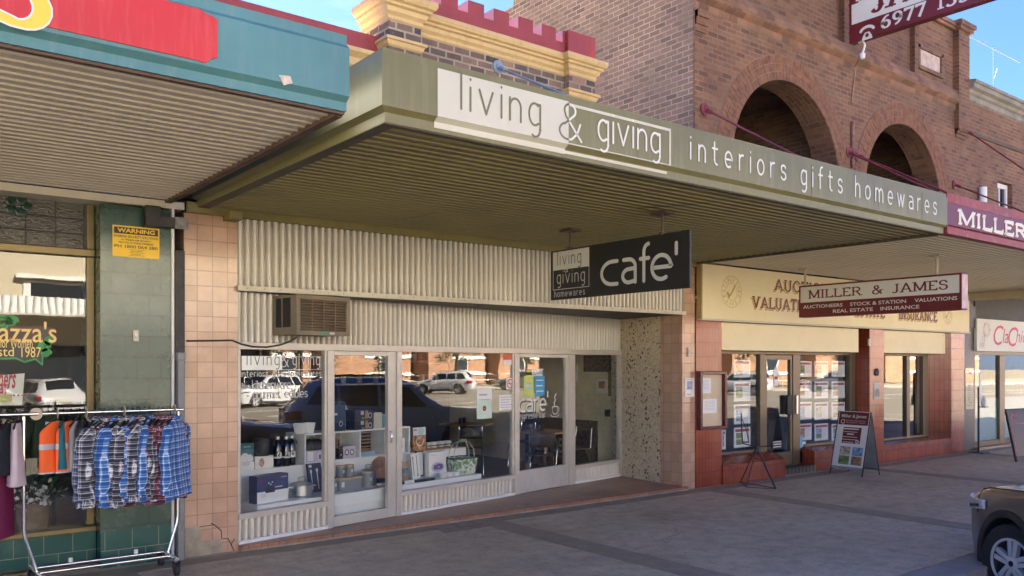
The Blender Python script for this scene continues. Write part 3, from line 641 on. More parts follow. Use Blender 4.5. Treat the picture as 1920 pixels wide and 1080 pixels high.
# upper corrugated panel, trim, olive batten
def corr(mb, u0, u1, z0, z1, v=0, pitch=.076, amp=.0095, per=10):
    rs = [(.56*q/8, .02*(1-math.sin(math.pi*q/8)**.8)-.006) for q in range(9)] + [(.63,.060),(.93,.060)]; vs = []; n = -1; k = amp/.0095
    for j in range(int(round((u1-u0)/pitch))):
        for t_, y in rs:
            uu = u0+(j+t_)*pitch
            if uu < u1: vs += [(uu, v+y*k, z0), (uu, v+y*k, z1)]; n += 1
    vs += [(u1, v, z0), (u1, v, z1)]; n += 1
    return mb.add(vs, [(2*i, 2*i+2, 2*i+3, 2*i+1) for i in range(n)])
up = corr(MB(), 3.127, 9.962, 2.70, 3.398, 8.545).build('corrugated_panel', m_cream_corr, lg, smooth=50)
b = MB(); b.box(3.105,9.985,8.505,8.53,2.655,2.712); b.build('trim_strip', m_cream_trim, lg, bevel=.004)
b = MB()
for i in range(38): b.lathe([(.001,0),(.006,.001),(.004,.004),(.001,.005)], (3.2+.18*i, 8.505, 2.684), 6, rot=Matrix.Rotation(R(90),3,'X'))
for i in range(45): b.lathe([(.001,0),(.006,.001),(.004,.004),(.001,.005)], (3.165+.152*i, 8.536, 3.36+.006*math.sin(i*3)), 6, rot=Matrix.Rotation(R(90),3,'X'))
b.build('screw', m_darkiron, up)
m_olive_wood = mat('olive_batten', (.19,.16,.05), .6, var=.15, dirt=.3)
b = MB(); b.box(2.60,10.25,8.49,8.535,3.395,3.50); b.box(2.62,2.86,8.47,8.489,3.40,3.438); b.build('head_batten', m_olive_wood, lg)
b = MB(); b.box(2.97,3.1,8.36,8.568,3.352,3.435); b.build('bracket', m_olive_wood, lg, bevel=.005)
# recess lining
c0 = SF @ Vector((0,0,0)); c1 = SF @ Vector((7.161,0,0))
MB().prism([(3.126,8.56),(9.964,8.56),(9.964,9.0),(c1.x,c1.y)], 'z', 2.657, 2.695).build('recess_soffit', m_dark_soffit, lg)
MB().prism([(9.968,9.009),(c1.x-.012,c1.y+.25),(10.256,c1.y+.25),(10.256,9.009)], 'z', .0, 2.655).build('pebbled_wall', m_pebble, lg)
# step
pts = [(3.128,8.50),(9.99,8.50),(9.99,8.566),(9.966,8.566),(9.966,9.0),(c1.x,c1.y+.02),(c0.x+.02,c0.y+.02),(3.128,8.575)]
MB().prism(pts, 'z', .0, .056).build('step', m_steptile, lg)
b = MB(); x = 3.13
while x < 9.95: b.box(x+.003, min(x+.197, 9.99), 8.462, 8.499, .02+.002*math.sin(x*7), .06+.0015*math.sin(x*9)); x += .2
b.build('step_nosing', m_nosing, lg, bevel=.006)
b = MB(); b.box(3.13,9.985,8.468,8.5,0,.019); b.build('step_riser', m_concrete, lg)
q = [PZ(x, y, 0) for x, y in ((806,988),(884,978),(924,988),(836,1001))]
b = MB(); b.prism([(p.x,p.y) for p in q], 'z', .0045, .009); tag(b.build('cover_plate', m_patch), 'rough concrete cover plate let into the footpath in front of the cream panels', 'cover plate')
# ---- splayed shopfront, built in its own frame (u, v, z)
def sfm(): return MB(SF)
HZ = 2.06
corr(sfm(), 0.0, 7.13, 2.135, 2.652, 0.0).build('corrugated_panel', m_cream_corr, lg, smooth=50)
b = sfm(); b.box(-.01,7.16,-.035,.05,HZ,2.134); b.box(1.115,1.19,-.03,.05,.058,HZ-.001); b.box(0.0,1.114,-.036,.06,.31,.372)
b.box(2.15,2.219,-.03,.05,.058,HZ-.001); b.box(2.22,4.363,-.036,.06,.295,.348); b.box(4.364,4.45,-.03,.05,.058,HZ-.001)
b.box(5.64,5.80,-.03,.05,.058,HZ-.001); b.box(5.801,7.05,-.036,.06,.285,.345); b.box(7.051,7.16,-.03,.05,.058,HZ-.001); b.box(0,.03,-.01,.05,.373,HZ-.001)
b.box(1.085,1.114,-.012,.05,.373,HZ-.001); b.box(2.22,2.245,-.012,.05,.349,HZ-.001); b.box(4.33,4.363,-.012,.05,.349,HZ-.001)
b.build('window_frame', m_alu, lg, bevel=.004)
sfm().box(2.06,2.149,-.005,.05,.058,HZ-.001).build('door_jamb', m_alu, lg, bevel=.004)
for u0, u1, zt in ((0.0,1.114,.309),(2.22,4.363,.294),(5.801,7.05,.284)):
    corr(sfm(), u0+.004, u1-.004, .09, zt, -.004).build('corrugated_panel', m_cream_corr, lg, smooth=50)
    sfm().box(u0, u1-.001, -.032, .03, .057, .092).build('bottom_rail', m_white, lg, bevel=.004)
for u0, u1, z0 in ((.031,1.084,.373),(2.246,4.329,.349),(5.802,7.05,.346)):
    sfm().box(u0, u1, .012, .018, z0, HZ-.001).build('glass_pane', m_glass, lg)
# doors
def door(u0, u1, zb, zt, stile_l, stile_r, handle_u, hz, panel_mat):
    f = sfm(); f.box(u0,u0+stile_l,-.02,.04,.062,zt); f.box(u1-stile_r,u1,-.02,.04,.062,zt); f.box(u0+stile_l+.001,u1-stile_r-.001,-.02,.04,zt-.05,zt)
    d = f.build('door', m_alu, lg, bevel=.004)
    sfm().box(u0+stile_l+.001,u1-stile_r-.001,-.018,.038,.062,zb).build('kick_panel', panel_mat, d, bevel=.003)
    sfm().box(u0+stile_l+.001,u1-stile_r-.001,.008,.014,zb,zt-.051).build('glass_pane', m_glass, d)
    h = sfm(); h.tube([(handle_u,-.021,hz-.07),(handle_u,-.055,hz-.06),(handle_u,-.058,hz),(handle_u,-.055,hz+.06),(handle_u,-.021,hz+.07)], .008, 8); h.build('handle', m_chrome, d, smooth=60)
    return d
door(1.192,2.058,.178,HZ-.004,.022,.045,2.036,1.03,m_alu)
door(4.452,5.638,.385,HZ-.004,.024,.075,4.47,1.05,mat('kick_plate', (.5,.49,.45), .4, metal=.2, dirt=.35, dirtcol=(.2,.18,.15)))
# ---- room behind
inz = .056
b = MB(); b.box(2.7,10.25,8.8,16,-.05,inz-.02); b.build('shop_floor', m_floor_in, lg)
MB().box(10.22,10.257,c1.y+.251,16,.04,2.9).build('side_wall', m_plaster, lg)
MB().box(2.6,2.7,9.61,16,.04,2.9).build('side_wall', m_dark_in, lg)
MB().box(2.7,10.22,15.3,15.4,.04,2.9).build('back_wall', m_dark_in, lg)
MB().box(2.7,10.22,8.9,15.3,2.72,2.76).build('ceiling', m_ceil, lg)
# ---- upper storey: clinker brick wall, cornice, battlements
uw = MB(); uw.box(4.72,7.98,8.5,8.9,3.45,5.78); uw.box(7.98,10.25,8.6,8.9,3.45,5.2); uw.build('upper_wall', m_brick_old, lg)
b = MB(); b.box(2.6,10.2,8.9,15.9,5.1,5.2); b.box(2.59,2.7,9.61,16,3.4,5.2); b.box(2.6,10.2,15.7,15.9,2.9,5.2); b.build('roof', m_grey, lg)
for X0, X1, Y0 in ((4.73,5.15,8.30),(7.51,7.98,8.40)): MB().box(X0,X1,Y0,8.7,3.9,5.80).build('pier', m_brick_old, lg)
cprof = [(0,5.75),(.015,5.765),(.015,5.80),(.045,5.83),(.055,5.87),(.085,5.885),(.085,5.91),(.115,5.925),(.13,5.955),(.13,6.0),(-.1,6.0),(-.1,5.75)]
def cornice(X0, X1, Y0, k=1.0, z0=0):
    c = MB(); p_ = [(o*k, z0+5.75+(z-5.75)*k) for o, z in cprof]
    sweep(c, p_, [(X0,8.9,-1,0),(X0,Y0,-1,-1),(X1,Y0,1,-1),(X1,8.9,1,0)]); return c.build('cornice', m_yel, lg)
sweep(MB(), cprof, [(5.152,8.5,0,-1),(7.508,8.5,0,-1)]).build('cornice', m_yel, lg)
cornice(4.73,5.15,8.30,1.12); cornice(7.51,7.98,8.40)
sprof = [(0,5.46),(.02,5.48),(.035,5.52),(.055,5.53),(.055,5.56),(0,5.575),(-.1,5.575),(-.1,5.46)]
for X0, X1, Y0 in ((4.73,5.15,8.30),(7.51,7.98,8.40)): sweep(MB(), sprof, [(X0,8.7,-1,0),(X0,Y0,-1,-1),(X1,Y0,1,-1),(X1,8.7,1,0)]).build('moulding', m_yel, lg)
MB().box(5.16,7.50,8.47,8.82,6.001,6.185).build('battlement_base', m_maroon_paint, lg)
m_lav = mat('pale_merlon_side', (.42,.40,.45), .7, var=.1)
x = 7.34
for i in range(6):
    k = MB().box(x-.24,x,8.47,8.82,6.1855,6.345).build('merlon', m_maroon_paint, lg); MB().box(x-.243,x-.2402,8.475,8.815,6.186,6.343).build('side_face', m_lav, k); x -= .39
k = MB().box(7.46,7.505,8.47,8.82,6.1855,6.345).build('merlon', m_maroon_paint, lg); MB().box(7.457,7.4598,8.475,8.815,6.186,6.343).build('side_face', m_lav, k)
MB().box(7.507,8.0,8.41,8.9,6.001,6.345).build('end_block', m_maroon_paint, lg); MB().box(4.74,5.14,8.32,8.9,6.04,6.5).build('end_block', m_maroon_paint, lg)
# ---- olive awning
aw = thing('awning', 'olive green street awning lettered with interiors gifts homewares', 'awning', (6.4, 4.745, 3.455))
prof = [(-.014,3.922),(-.014,3.898),(0,3.862),(0,3.55),(-.045,3.522),(-.045,3.458),(-.11,3.458),(-.11,3.922)]
sweep(MB(), prof, [(2.656,8.54,-1,0),(2.656,4.745,-1,-1),(10.235,4.745,0,-1)]).build('fascia', m_olive, aw, smooth=30)
so_ = ribbed(MB(), 2.74, 10.2, 4.86, 8.52, 3.475).build('soffit', m_olive_soffit, aw)
b = MB(); b.box(2.702,2.80,4.80,8.52,3.452,3.478); b.box(2.80,10.23,4.803,4.855,3.450,3.478); b.box(10.2,10.245,4.856,8.52,3.44,3.48); b.build('soffit_edge', mat('dark_brown_edge', (.085,.07,.045), .7), aw)
b = MB()
for pts in ([(962,352),(975,349),(998,343)],[(1196,391),(1260,386),(1300,383),(1330,379),(1388,368)],[(755,412),(820,398),(870,383)],[(1130,420),(1142,417)],[(700,425),(745,420)]):
    q = [PZ(x, y, 3.458) for x, y in pts]
    for i in range(len(q)-1):
        a, c = q[i], q[i+1]; wv = .04 if pts[0][0] in (962,1196) else .013
        b.add([(a.x,a.y-wv,3.458),(c.x,c.y-wv*.7,3.458),(c.x,c.y+wv*.6,3.456),(a.x,a.y+wv,3.457)], [(3,2,1,0)])
b.build('split_seam', m_black, so_)
MB().box(2.70,10.2,4.9,8.52,3.84,3.87).build('roof_sheet', m_grey, aw)
b = MB()
for x in (4.98, 7.42, 9.62): b.box(x,x+.004,4.7425,4.7449,3.552,3.86)
b.build('sheet_joint', mat('dark_joint_olive', (.12,.11,.05), .6), aw)  # thin darker olive strips marking the seams between fascia sheets
# lettering of the fascia
FY = 4.745
def atf(px, py): p = PY(px, py, FY); return p.x, p.z
xl, _ = atf(820,120); xm, _ = atf(1065.5,200); xr, _ = atf(1257,300)
zt, zb = 3.868, 3.475
b = MB(); fb = [(-.004,3.872),(-.004,3.547),(-.049,3.52),(-.049,3.462)]
b.add([(xl,4.741,3.87),(xl,4.741,3.552),(xl,4.783,3.524),(xl,4.786,3.485),(xm,4.741,3.87),(xm,4.741,3.552),(xm,4.783,3.524),(xm,4.786,3.485)], [(0,1,5,4),(1,2,6,5),(2,3,7,6)])
b.build('sign_panel', m_signcream, aw)
b = MB(); th = .02
for (a, c, z0, z1) in ((xm, xr, 3.836, 3.858), (xm, xr, 3.552, 3.560)): b.add([(a,4.7405,z0),(c,4.7405,z0),(c,4.7405,z1),(a,4.7405,z1)], [(0,1,2,3)])
b.add([(xm,4.786,3.49),(xr,4.786,3.49),(xr,4.785,3.512),(xm,4.785,3.512)], [(0,1,2,3)])
b.add([(xr-.02,4.7402,3.553),(xr,4.7402,3.565),(xr,4.7402,3.845),(xr-.02,4.7402,3.857)], [(0,1,2,3)])
b.build('border_line', m_signcream, aw)
xg, zg = atf(864,222)
def fit(text, x0, x1, xh, thick, z, bmesh_, gap=.05, sx=1.0, y=4.739, space=.7):
    g = gap; w0 = round_width(text, xh, g, sx, space)
    n = len([c for c in text]) - 1; g2 = g + (x1-x0-w0)/max(1, len([c for c in text if c != ' '])-1)
    round_text(bmesh_, text, face_y(x0, y, z), xh, thick, g2, sx, space)
x1 = atf(1012,0)[0]; b = MB(); fit('living', xg, x1, .158, .017, 3.634, b)
# ampersand: olive half on cream
xa = atf(1047,0)[0]; xb_ = atf(1093,0)[0]
AMP = ROUND['&'][1][0]
def amp(mb, side, T, xh, th, cut):
    pts = [(p[0]*xh*1.3, p[1]*xh) for p in AMP]; run = []
    for p in pts:
        ok = (p[0] < cut) if side < 0 else (p[0] >= cut)
        if ok: run.append(p)
        else:
            if len(run) > 1: stroke(mb, run, T, th)
            run = []
    if len(run) > 1: stroke(mb, run, T, th)
AMP = sum([[((a[0]*(8-k)+c_[0]*k)/8, (a[1]*(8-k)+c_[1]*k)/8) for k in range(8)] for a, c_ in zip(AMP[:-1], AMP[1:])], []) + [AMP[-1]]
axh = .17; TA = face_y(xa+.005, 4.739, 3.595)
amp(b, -1, TA, axh, .017, xm-xa-.005); b.build('lettering', m_letter_olive, aw)
b = MB(); amp(b, 1, TA, axh, .017, xm-xa-.005); b.build('ampersand', m_signwhite, aw)
b = MB()
for wd_, p0, p1, xh_, th_, z_ in (('giving',1121,1236,.158,.018,3.634),('interiors',1294,1472,.135,.018,3.648),('gifts',1501,1578,.135,.018,3.648),('homewares',1603,1755,.135,.018,3.648)):
    b = MB(); fit(wd_, atf(p0,0)[0], atf(p1,0)[0], xh_, th_, z_, b); b.build('lettering', m_signwhite, aw)
# drip stains are in the paint; tie rod to the brick wall
def rod(name, label, p0, p1, m, r=.012, pl=.075, ax='y'):
    t = thing(name, label, 'tie rod', p0)
    MB().tube([p0, p1], r, 8).build('bar', m, t, smooth=60)
    b = MB(); rot = Matrix.Rotation(R(90),3,'X'); b.lathe([(.001,-.0),(pl,.0),(pl,.012),(pl*.55,.02),(pl*.5,.035),(.02,.04),(.001,.04)], p0, 18, rot=rot); b.build('wall_plate', m, t, smooth=40)
    b = MB(); d = (Vector(p1)-Vector(p0)).normalized(); b.tube([Vector(p0)+d*.03, Vector(p0)+d*.16], r*2, 8); b.build('turnbuckle', m, t, smooth=40)
    return t
pr = PY(934,126,8.49); rod('tie_rod', 'blue grey awning tie rod on the clinker brick wall below the battlements', (pr.x,8.49,pr.z), (pr.x,5.0,3.8), m_bluegrey, .014, .085)

# ---- hanging cafe sign
cs = thing('hanging_sign', 'black hanging cafe sign below the olive awning', 'sign', (6.52, 6.56, 2.66))
ya, za = PX(1032.6,472,6.52).y, PX(1032.6,472,6.52).z; yb = PX(1293.3,430,6.52).y; zb = 2.66
MB().box(6.52,6.55,yb,ya,zb,3.235).build('board', m_black, cs, bevel=.003)
L = ya-yb; Hh = 3.235-zb; TX = lambda x, y, o=.002: face_mx(6.52-o, ya-x, zb+y)
m_signgrey = mat('sign_pale_grey', (.5,.5,.44), .5, var=.04)
u = lambda px: ya - PX(px, 500, 6.52).y
x0, x1 = u(1037), u(1105)
b = MB(); plate(b, TX(0,0), x0, x1, .60*Hh, .97*Hh); b.build('logo_panel', m_signgrey, cs)
b = MB(); k = .008
for r_ in ((x0,x1,.2*Hh,.2*Hh+k),(x0,x0+k,.2*Hh,.6*Hh),(x1-k,x1,.2*Hh,.6*Hh)): plate(b, TX(0,0), *r_)
round_text(b, 'giving', TX(x0+.075,.33*Hh,.003), .098, .011, .045, .95); round_text(b, 'homewares', TX(x0+.03,.06*Hh,.003), .048, .008, .026)
def ct(t, px, z, xh, th): round_text(b, t, TX(u(px), z, .003), xh, th, .05)
big = .245
x = u(1126); ro = [('c', 1126, 1160), ('a', 1165, 1194), ('f', 1200, 1222), ('e', 1220, 1261)]
for ch, p0, p1 in ro:
    wd = ROUND[ch][0]; sx = (u(p1)-u(p0)-.04)/(wd*big) if ch != 'f' else .95
    xx = u(p0)+.02
    round_text(b, ch, TX(xx, .2*Hh if ch != 'f' else .2*Hh, .003), big, .042, 0, sx)
stroke(b, [(u(1268.5),.62*Hh),(u(1268.5),.80*Hh)], TX(0,0,.003), .042)
b.build('lettering', m_signgrey, cs)
b = MB(); round_text(b, 'living', TX(x0+.085,.70*Hh,.003), .098, .010, .045, .9); b.build('lettering', m_black, cs)
b = MB(); round_text(b, '&', TX(x0+.21,.545*Hh,.0045), .055, .009, 0); b.build('ampersand', m_signgrey, cs)
for yy in (7.29, 5.88):
    b = MB(); b.tube([(6.535,yy,3.2),(6.535,yy,3.46)], .013, 8); b.tube([(6.535,yy,3.225),(6.535,yy,3.255)], .035, 8); b.box(6.46,6.61,yy-.1,yy+.1,3.432,3.456); b.build('hanger', mat('hanger_iron', (.06,.045,.035), .6, var=.2) if yy > 7 else bpy.data.materials['hanger_iron'], cs)
# ------------------------------------------------------------------ red brick estate agent's building (right)
ml = thing('brick_building', 'orange brick building with two upper arches and red glazed tile shopfront of the estate agent', 'building', (14.7, 8.57, 0))
MT = 9.25
A1, A2 = (12.72, 5.22, 1.545), (16.66, 5.23, 1.48)
def bay(x0, x1, cx, zs, r, z0, zt, ya, yb, mb):
    pts = [(x0, z0), (x0, zt), (x1, zt), (x1, z0), (cx+r, z0), (cx+r, zs)] + arc(cx, zs, r, r, 0, 180, 36)[1:-1] + [(cx-r, zs), (cx-r, z0)]
    return mb.prism(pts[::-1], 'y', ya, yb)
b = MB(); bay(10.26, 14.72, *A1, 3.46, 7.45, 8.57, 9.05, b); bay(14.7205, 19.27, *A2, 3.46, 7.45, 8.57, 9.05, b)
b.box(10.26,19.27,8.60,9.05,7.4505,MT)
b.build('upper_wall', m_brick_org, ml)
b = MB(); b.box(10.252,10.30,8.602,13.1,3.4,10); b.box(10.262,10.5,13.1005,13.45,3.4,8.95); b.box(10.26,10.6,8.7,13.1,3.0,3.3995); b.build('party_wall', m_brick_side, ml)
b = MB(); b.box(10.301,10.9,9.051,12,3.5,10); b.box(10.9,19.2,11.7,12,3.5,9.0); b.box(14.5,14.95,9.05,11.7,3.5,9); b.box(18.6,19.2,9.05,11.7,3.5,9); b.box(10.9,18.6,9.05,11.7,7.0,7.1); b.box(10.9,18.6,9.05,11.7,3.6,4.3); b.build('loggia', m_brick_dark, ml)
b = MB(); b.box(10.6,19.2,12,24,8.2,8.3); b.box(10.5,19.2,23.8,24,0,8.3); b.box(19.0,19.26,9.06,24,3.4,8.9); b.build('roof', m_grey, ml)
# arch rings: three courses of rubbed bricks
for cx, zs, r in (A1, A2):
    mbv = MB(); back = MB()
    back.prism(arc(cx,zs,r+.005,r+.005,-25,205,40) + arc(cx,zs,r+.42,r+.42,205,-25,40), 'y', 8.562, 8.5695)
    for ring in range(3):
        r0 = r + .004 + ring*.138; r1 = r0 + .13; n = int(math.pi*r0*230/180/.088)
        for i in range(n):
            a0 = R(-25) + R(230)*i/n + .0025/r0*1.2; a1 = R(-25) + R(230)*(i+1)/n - .0025/r0*1.2; j = rnd.uniform(-.004,.003)
            P4 = [(cx+rr*math.cos(a), zs+rr*math.sin(a)) for rr, a in ((r0,a0),(r1,a0),(r1,a1),(r0,a1))]
            mbv.prism(P4, 'y', 8.556+j, 8.575)
    ar_ = mbv.build('arch_ring', m_vous, ml)
    back.build('mortar_joint', m_mortar, ar_)
# moulded string course, parapet piers, coping
def prof_x(mb, prof, x0, x1): return sweep(mb, prof, [(x0, 8.57, 0, -1), (x1, 8.57, 0, -1)])
m_brick_str = bricks('moulded_brick', [(.17,.08,.05),(.26,.13,.075),(.33,.17,.1)], (.25,.19,.14), .24, .2, .006, soot=.5)
b = MB(); prof_x(b, [(0,7.38),(.03,7.42),(.035,7.50),(.07,7.53),(.12,7.56),(.145,7.61),(.145,7.66),(.12,7.71),(.08,7.74),(.07,7.80),(-.02,7.82),(-.02,7.38)], 10.24, 18.80)
b.build('string_course', m_brick_str, ml, smooth=40)
b = MB(); b.box(10.26,10.72,8.50,8.57,7.7,9.6)
for i, (z, o) in enumerate(((7.05,.03),(7.15,.06),(7.26,.09))): b.box(10.256,10.5,8.57-o,8.569,z,7.37-.001*i)
b.build('pier', m_brick_org, ml)
MB().box(14.35,14.55,8.50,8.599,7.78,MT+.3).build('pier', m_brick_org, ml); MB().box(16.95,17.1,8.50,8.599,7.78,MT-.141).build('pier', m_brick_org, ml)
b = MB(); b.box(18.8,19.3,8.47,8.6,7.0,9.12)
for i, (z, o) in enumerate(((6.82,.03),(6.90,.06),(6.96,.09))): b.box(18.84,19.26,8.57-o,8.5699,z,7.0-.0005*(i+1))
b.build('pier', m_brick_org, ml)
b = MB(); b.box(10.26,19.27,8.52,8.7,MT-.14,MT-.07); b.box(10.3,19.25,8.49,8.75,MT-.0695,MT+.02); b.box(18.74,19.36,8.40,8.9,9.121,9.2); b.box(18.70,19.40,8.36,8.95,9.2005,9.30); b.box(18.82,19.28,8.44,8.86,9.3005,9.36)
b.build('coping', m_brick_str, ml, bevel=.01)
vt = MB(); vt.box(17.3,18.2,8.592,8.598,8.05,8.40); vv_ = vt.build('vent', mat('rusty_mesh', (.55,.42,.34), .7, var=.3, scale=8, dirt=.5, dirtcol=(.35,.14,.04), streak=True), ml)
b = MB(); b.box(17.22,17.299,8.555,8.6,7.98,8.47); b.box(18.201,18.28,8.555,8.6,7.98,8.47); b.box(17.22,18.28,8.555,8.6,8.401,8.47); b.box(17.22,18.28,8.545,8.6,7.97,8.049); b.build('frame', m_brick_dark, vv_)
b = MB()
for i in range(14): b.box(17.32+.065*i,17.326+.065*i,8.588,8.592,8.05,8.40)
b.build('grille', m_signgrey, vv_)
# rods
p = PY(1322,205,8.55); rod('tie_rod', 'dark red tie rod at the left corner of the brick wall above the olive awning', (p.x,8.55,p.z), (p.x,5.0,3.6), m_rodred, .017, .1)
p = PY(1592,285,8.55); rod('tie_rod', 'dark red tie rod, left one of the pair between the two arches', (p.x,8.55,p.z), (p.x+.02,5.0,3.6), m_rodred, .017, .1)
p = PY(1607,291,8.55); rod('tie_rod', 'dark red tie rod, right one of the pair between the two arches', (p.x,8.55,p.z), (p.x,5.0,3.75), m_rodred, .017, .1)
p = PY(1790,346,8.55); rod('tie_rod', 'dark red tie rod at the right foot of the brick arches above the maroon fascia', (p.x,8.55,p.z), (p.x,5.0,3.75), m_rodred, .016, .1)
p = PY(1598,305,8.55); q = PY(1598,228,8.55); tag(MB().tube([(p.x,8.54,p.z-.1),(p.x,8.54,q.z)], .035, 8).build('pipe', mat('rusty_pipe', (.22,.1,.08), .7, var=.5, scale=9, dirt=.5, dirtcol=(.5,.4,.35)), smooth=60), 'short rusty upright pipe on the brick between the two arches', 'pipe')
# ---- maroon awning
ma = thing('awning', 'maroon street awning lettered MILLER with ribbed beige soffit', 'awning', (16.5, 4.76, 3.455))
prof = [(-.03,3.945),(-.03,3.92),(0,3.90),(0,3.575),(-.03,3.56),(-.015,3.555),(-.015,3.455),(-.1,3.455),(-.1,3.945)]
sweep(MB(), [(0,3.835),(0,3.57),(-.05,3.57),(-.05,3.835)], [(10.262,4.765,0,-1),(24,4.765,0,-1)]).build('fascia', m_maroon, ma)
b = MB(); sweep(b, [(.004,3.948),(.004,3.8355),(-.08,3.8355),(-.08,3.948)], [(10.262,4.765,0,-1),(24,4.765,0,-1)]); sweep(b, [(-.02,3.569),(.008,3.54),(.008,3.46),(-.1,3.46),(-.1,3.569)], [(10.262,4.765,0,-1),(24,4.765,0,-1)])
b.build('fascia_edge', m_redlip, ma)
ribbed(MB(), 10.26, 19.3, 4.87, 8.45, 3.478, .11, .012).build('soffit', m_beige_soffit, ma)
b = MB(); b.box(19.3,24,4.87,8.9,3.46,3.48); b.box(19.25,19.4,4.87,8.6,3.30,3.459); b.build('soffit_board', m_beige_soffit, ma)
MB().box(10.26,24,4.87,8.55,3.9,3.94).build('roof_sheet', m_grey, ma)
xa = PY(1797,400,4.76).x; xb = PY(1935,420,4.76).x; Hm = .175
w1_ = serif_width('MILLER', Hm, 1.0, .14)
sxx = (xb-xa)/w1_
T_ = face_y(xa, 4.7605, 3.612)
b = MB(); serif_text(b, 'MILLER', face_y(xa-.014, 4.7615, 3.596), Hm, 1.0*sxx, .14, vw=.26, hw=.15); b.build('letter_shadow', m_yellow_panel, ma)
b = MB(); serif_text(b, 'MILLER', T_, Hm, 1.0*sxx, .14, vw=.23, hw=.12); b.build('lettering', m_signwhite, ma)
# ---- hanging estate agent sign
hs = thing('hanging_sign', 'maroon and white hanging sign of the estate agent below the beige soffit', 'sign', (12.2, 6.7, 2.67))
ya = PX(1498,540,12.2).y; yb = PX(1803,512,12.2).y; zb_, zt_ = 2.67, 3.185
MB().box(12.2,12.38,yb,ya,zb_,zt_).build('box', m_maroon, hs, bevel=.004)
MB().box(12.205,12.375,yb-.006,yb-.0005,zb_+.02,zt_-.02).build('end_panel', mat('pinkish_end', (.55,.4,.4), .5, var=.2, scale=12), hs)
TX = lambda x, y, o=.002: face_mx(12.2-o, ya-x, zb_+y)
Ls = ya-yb; Hs = zt_-zb_; u = lambda px: ya - PX(px, 560, 12.2).y
b = MB(); plate(b, TX(0,0), .03, Ls-.03, .46*Hs, .95*Hs); b.build('white_panel', m_signwhite, hs)
b = MB()
for t, p0, p1 in (('MILLER',1516,1619),('&',1635,1655),('JAMES',1672,1781)):
    b = MB(); hgt = .26*Hs; wd0 = serif_width(t, hgt, 1, .1); serif_text(b, t, TX(u(p0), .575*Hs, .003), hgt, (u(p1)-u(p0))/wd0*1.0, .1*1, vw=.21, hw=.1); b.build('lettering', m_maroon, hs)
b = MB()
for t, p0, p1, y in (('AUCTIONEERS',1506,1580,.27),('STOCK & STATION',1594,1699,.27),('VALUATIONS',1715,1795,.27),('REAL ESTATE',1562,1637,.09),('INSURANCE',1651,1724,.09)):
    b = MB(); font_text(b, t, TX(u(p0), y*Hs, .003), u(p1)-u(p0), .105*Hs, bold=.015); b.build('small_lettering', m_signwhite, hs)
for px, py in ((1537,507),(1764,480)):
    q = PZ(px, py, 3.47); b = MB(); b.tube([(12.29,q.y,zt_-.01),(12.29,q.y,3.47)], .02, 8); b.box(12.2,12.38,q.y-.07,q.y+.07,3.45,3.466); b.build('hanger', m_cream_soffit, hs)
# ---- projecting billboard on the wall above
bb = thing('billboard', 'maroon and white projecting sign with a telephone number high on the brick wall', 'sign', (14.0, 7.0, 7.2))
X0 = 14.0; pa = PX(1592,82,X0); zbt = pa.z; ya = pa.y; yb = PX(1872,0,X0).y
MB().box(X0,X0+.16,yb,ya,zbt,zbt+2.6).build('box', m_maroon, bb, bevel=.005)
def ub(px, py): p = PX(px, py, X0); return ya-p.y, p.z-zbt
TX = lambda x, y, o=.002: face_mx(X0-o, ya-x, zbt+y)
xw, zw0 = ub(1597,47); b = MB(); plate(b, TX(0,0), .05, ya-yb-.05, zw0, 2.5); b.build('white_panel', m_signwhite, bb)
b = MB(); xa_, za_ = ub(1633,25); xb_, _ = ub(1716,8); hgt = .42
serif_text(b, 'JAMES', TX(xa_, za_, .003), hgt, 1.02, .12, vw=.21, hw=.1); serif_text(b, 'M', TX(ub(1605,9)[0]-.1, ub(1605,9)[1]+.02, .003), .42, 1.0, vw=.2, hw=.1); b.build('lettering', m_maroon, bb)
b = MB(); xa_, za_ = ub(1651,55); xb_, _ = ub(1737,31); hgt = .215
serif_text(b, '6977', TX(xa_, za_, .003), hgt, (xb_-xa_)/serif_width('6977',hgt,1,.08), .08, vw=.24, hw=.12)
xa_, za_ = ub(1757,19); serif_text(b, '133', TX(xa_, za_+.0, .003), hgt, 1.25, .1, vw=.24, hw=.12); b.build('number', m_signwhite, bb)
b = MB(); cx, cz = ub(1626,59); cx += .0
stroke(b, arc(cx,cz+.0,.125,.085,160,20,10), TX(0,0,.003), .05); 
bodyp = [(-.10,-.12),(.10,-.12),(.085,-.06),(.04,.01),(-.04,.01),(-.085,-.06)]; b.add([TX(0,0,.0035) @ Vector((cx+p[0],cz+p[1]-.02,0)) for p in bodyp], [list(range(6))]); b.build('telephone_mark', m_signwhite, bb)
b = MB(); b.add([TX(0,0,.0045) @ Vector((cx+.035*math.cos(t*.5),cz-.065+.035*math.sin(t*.5),0)) for t in range(13)][:12], [list(range(12))]); b.build('telephone_dial', m_maroon, bb)
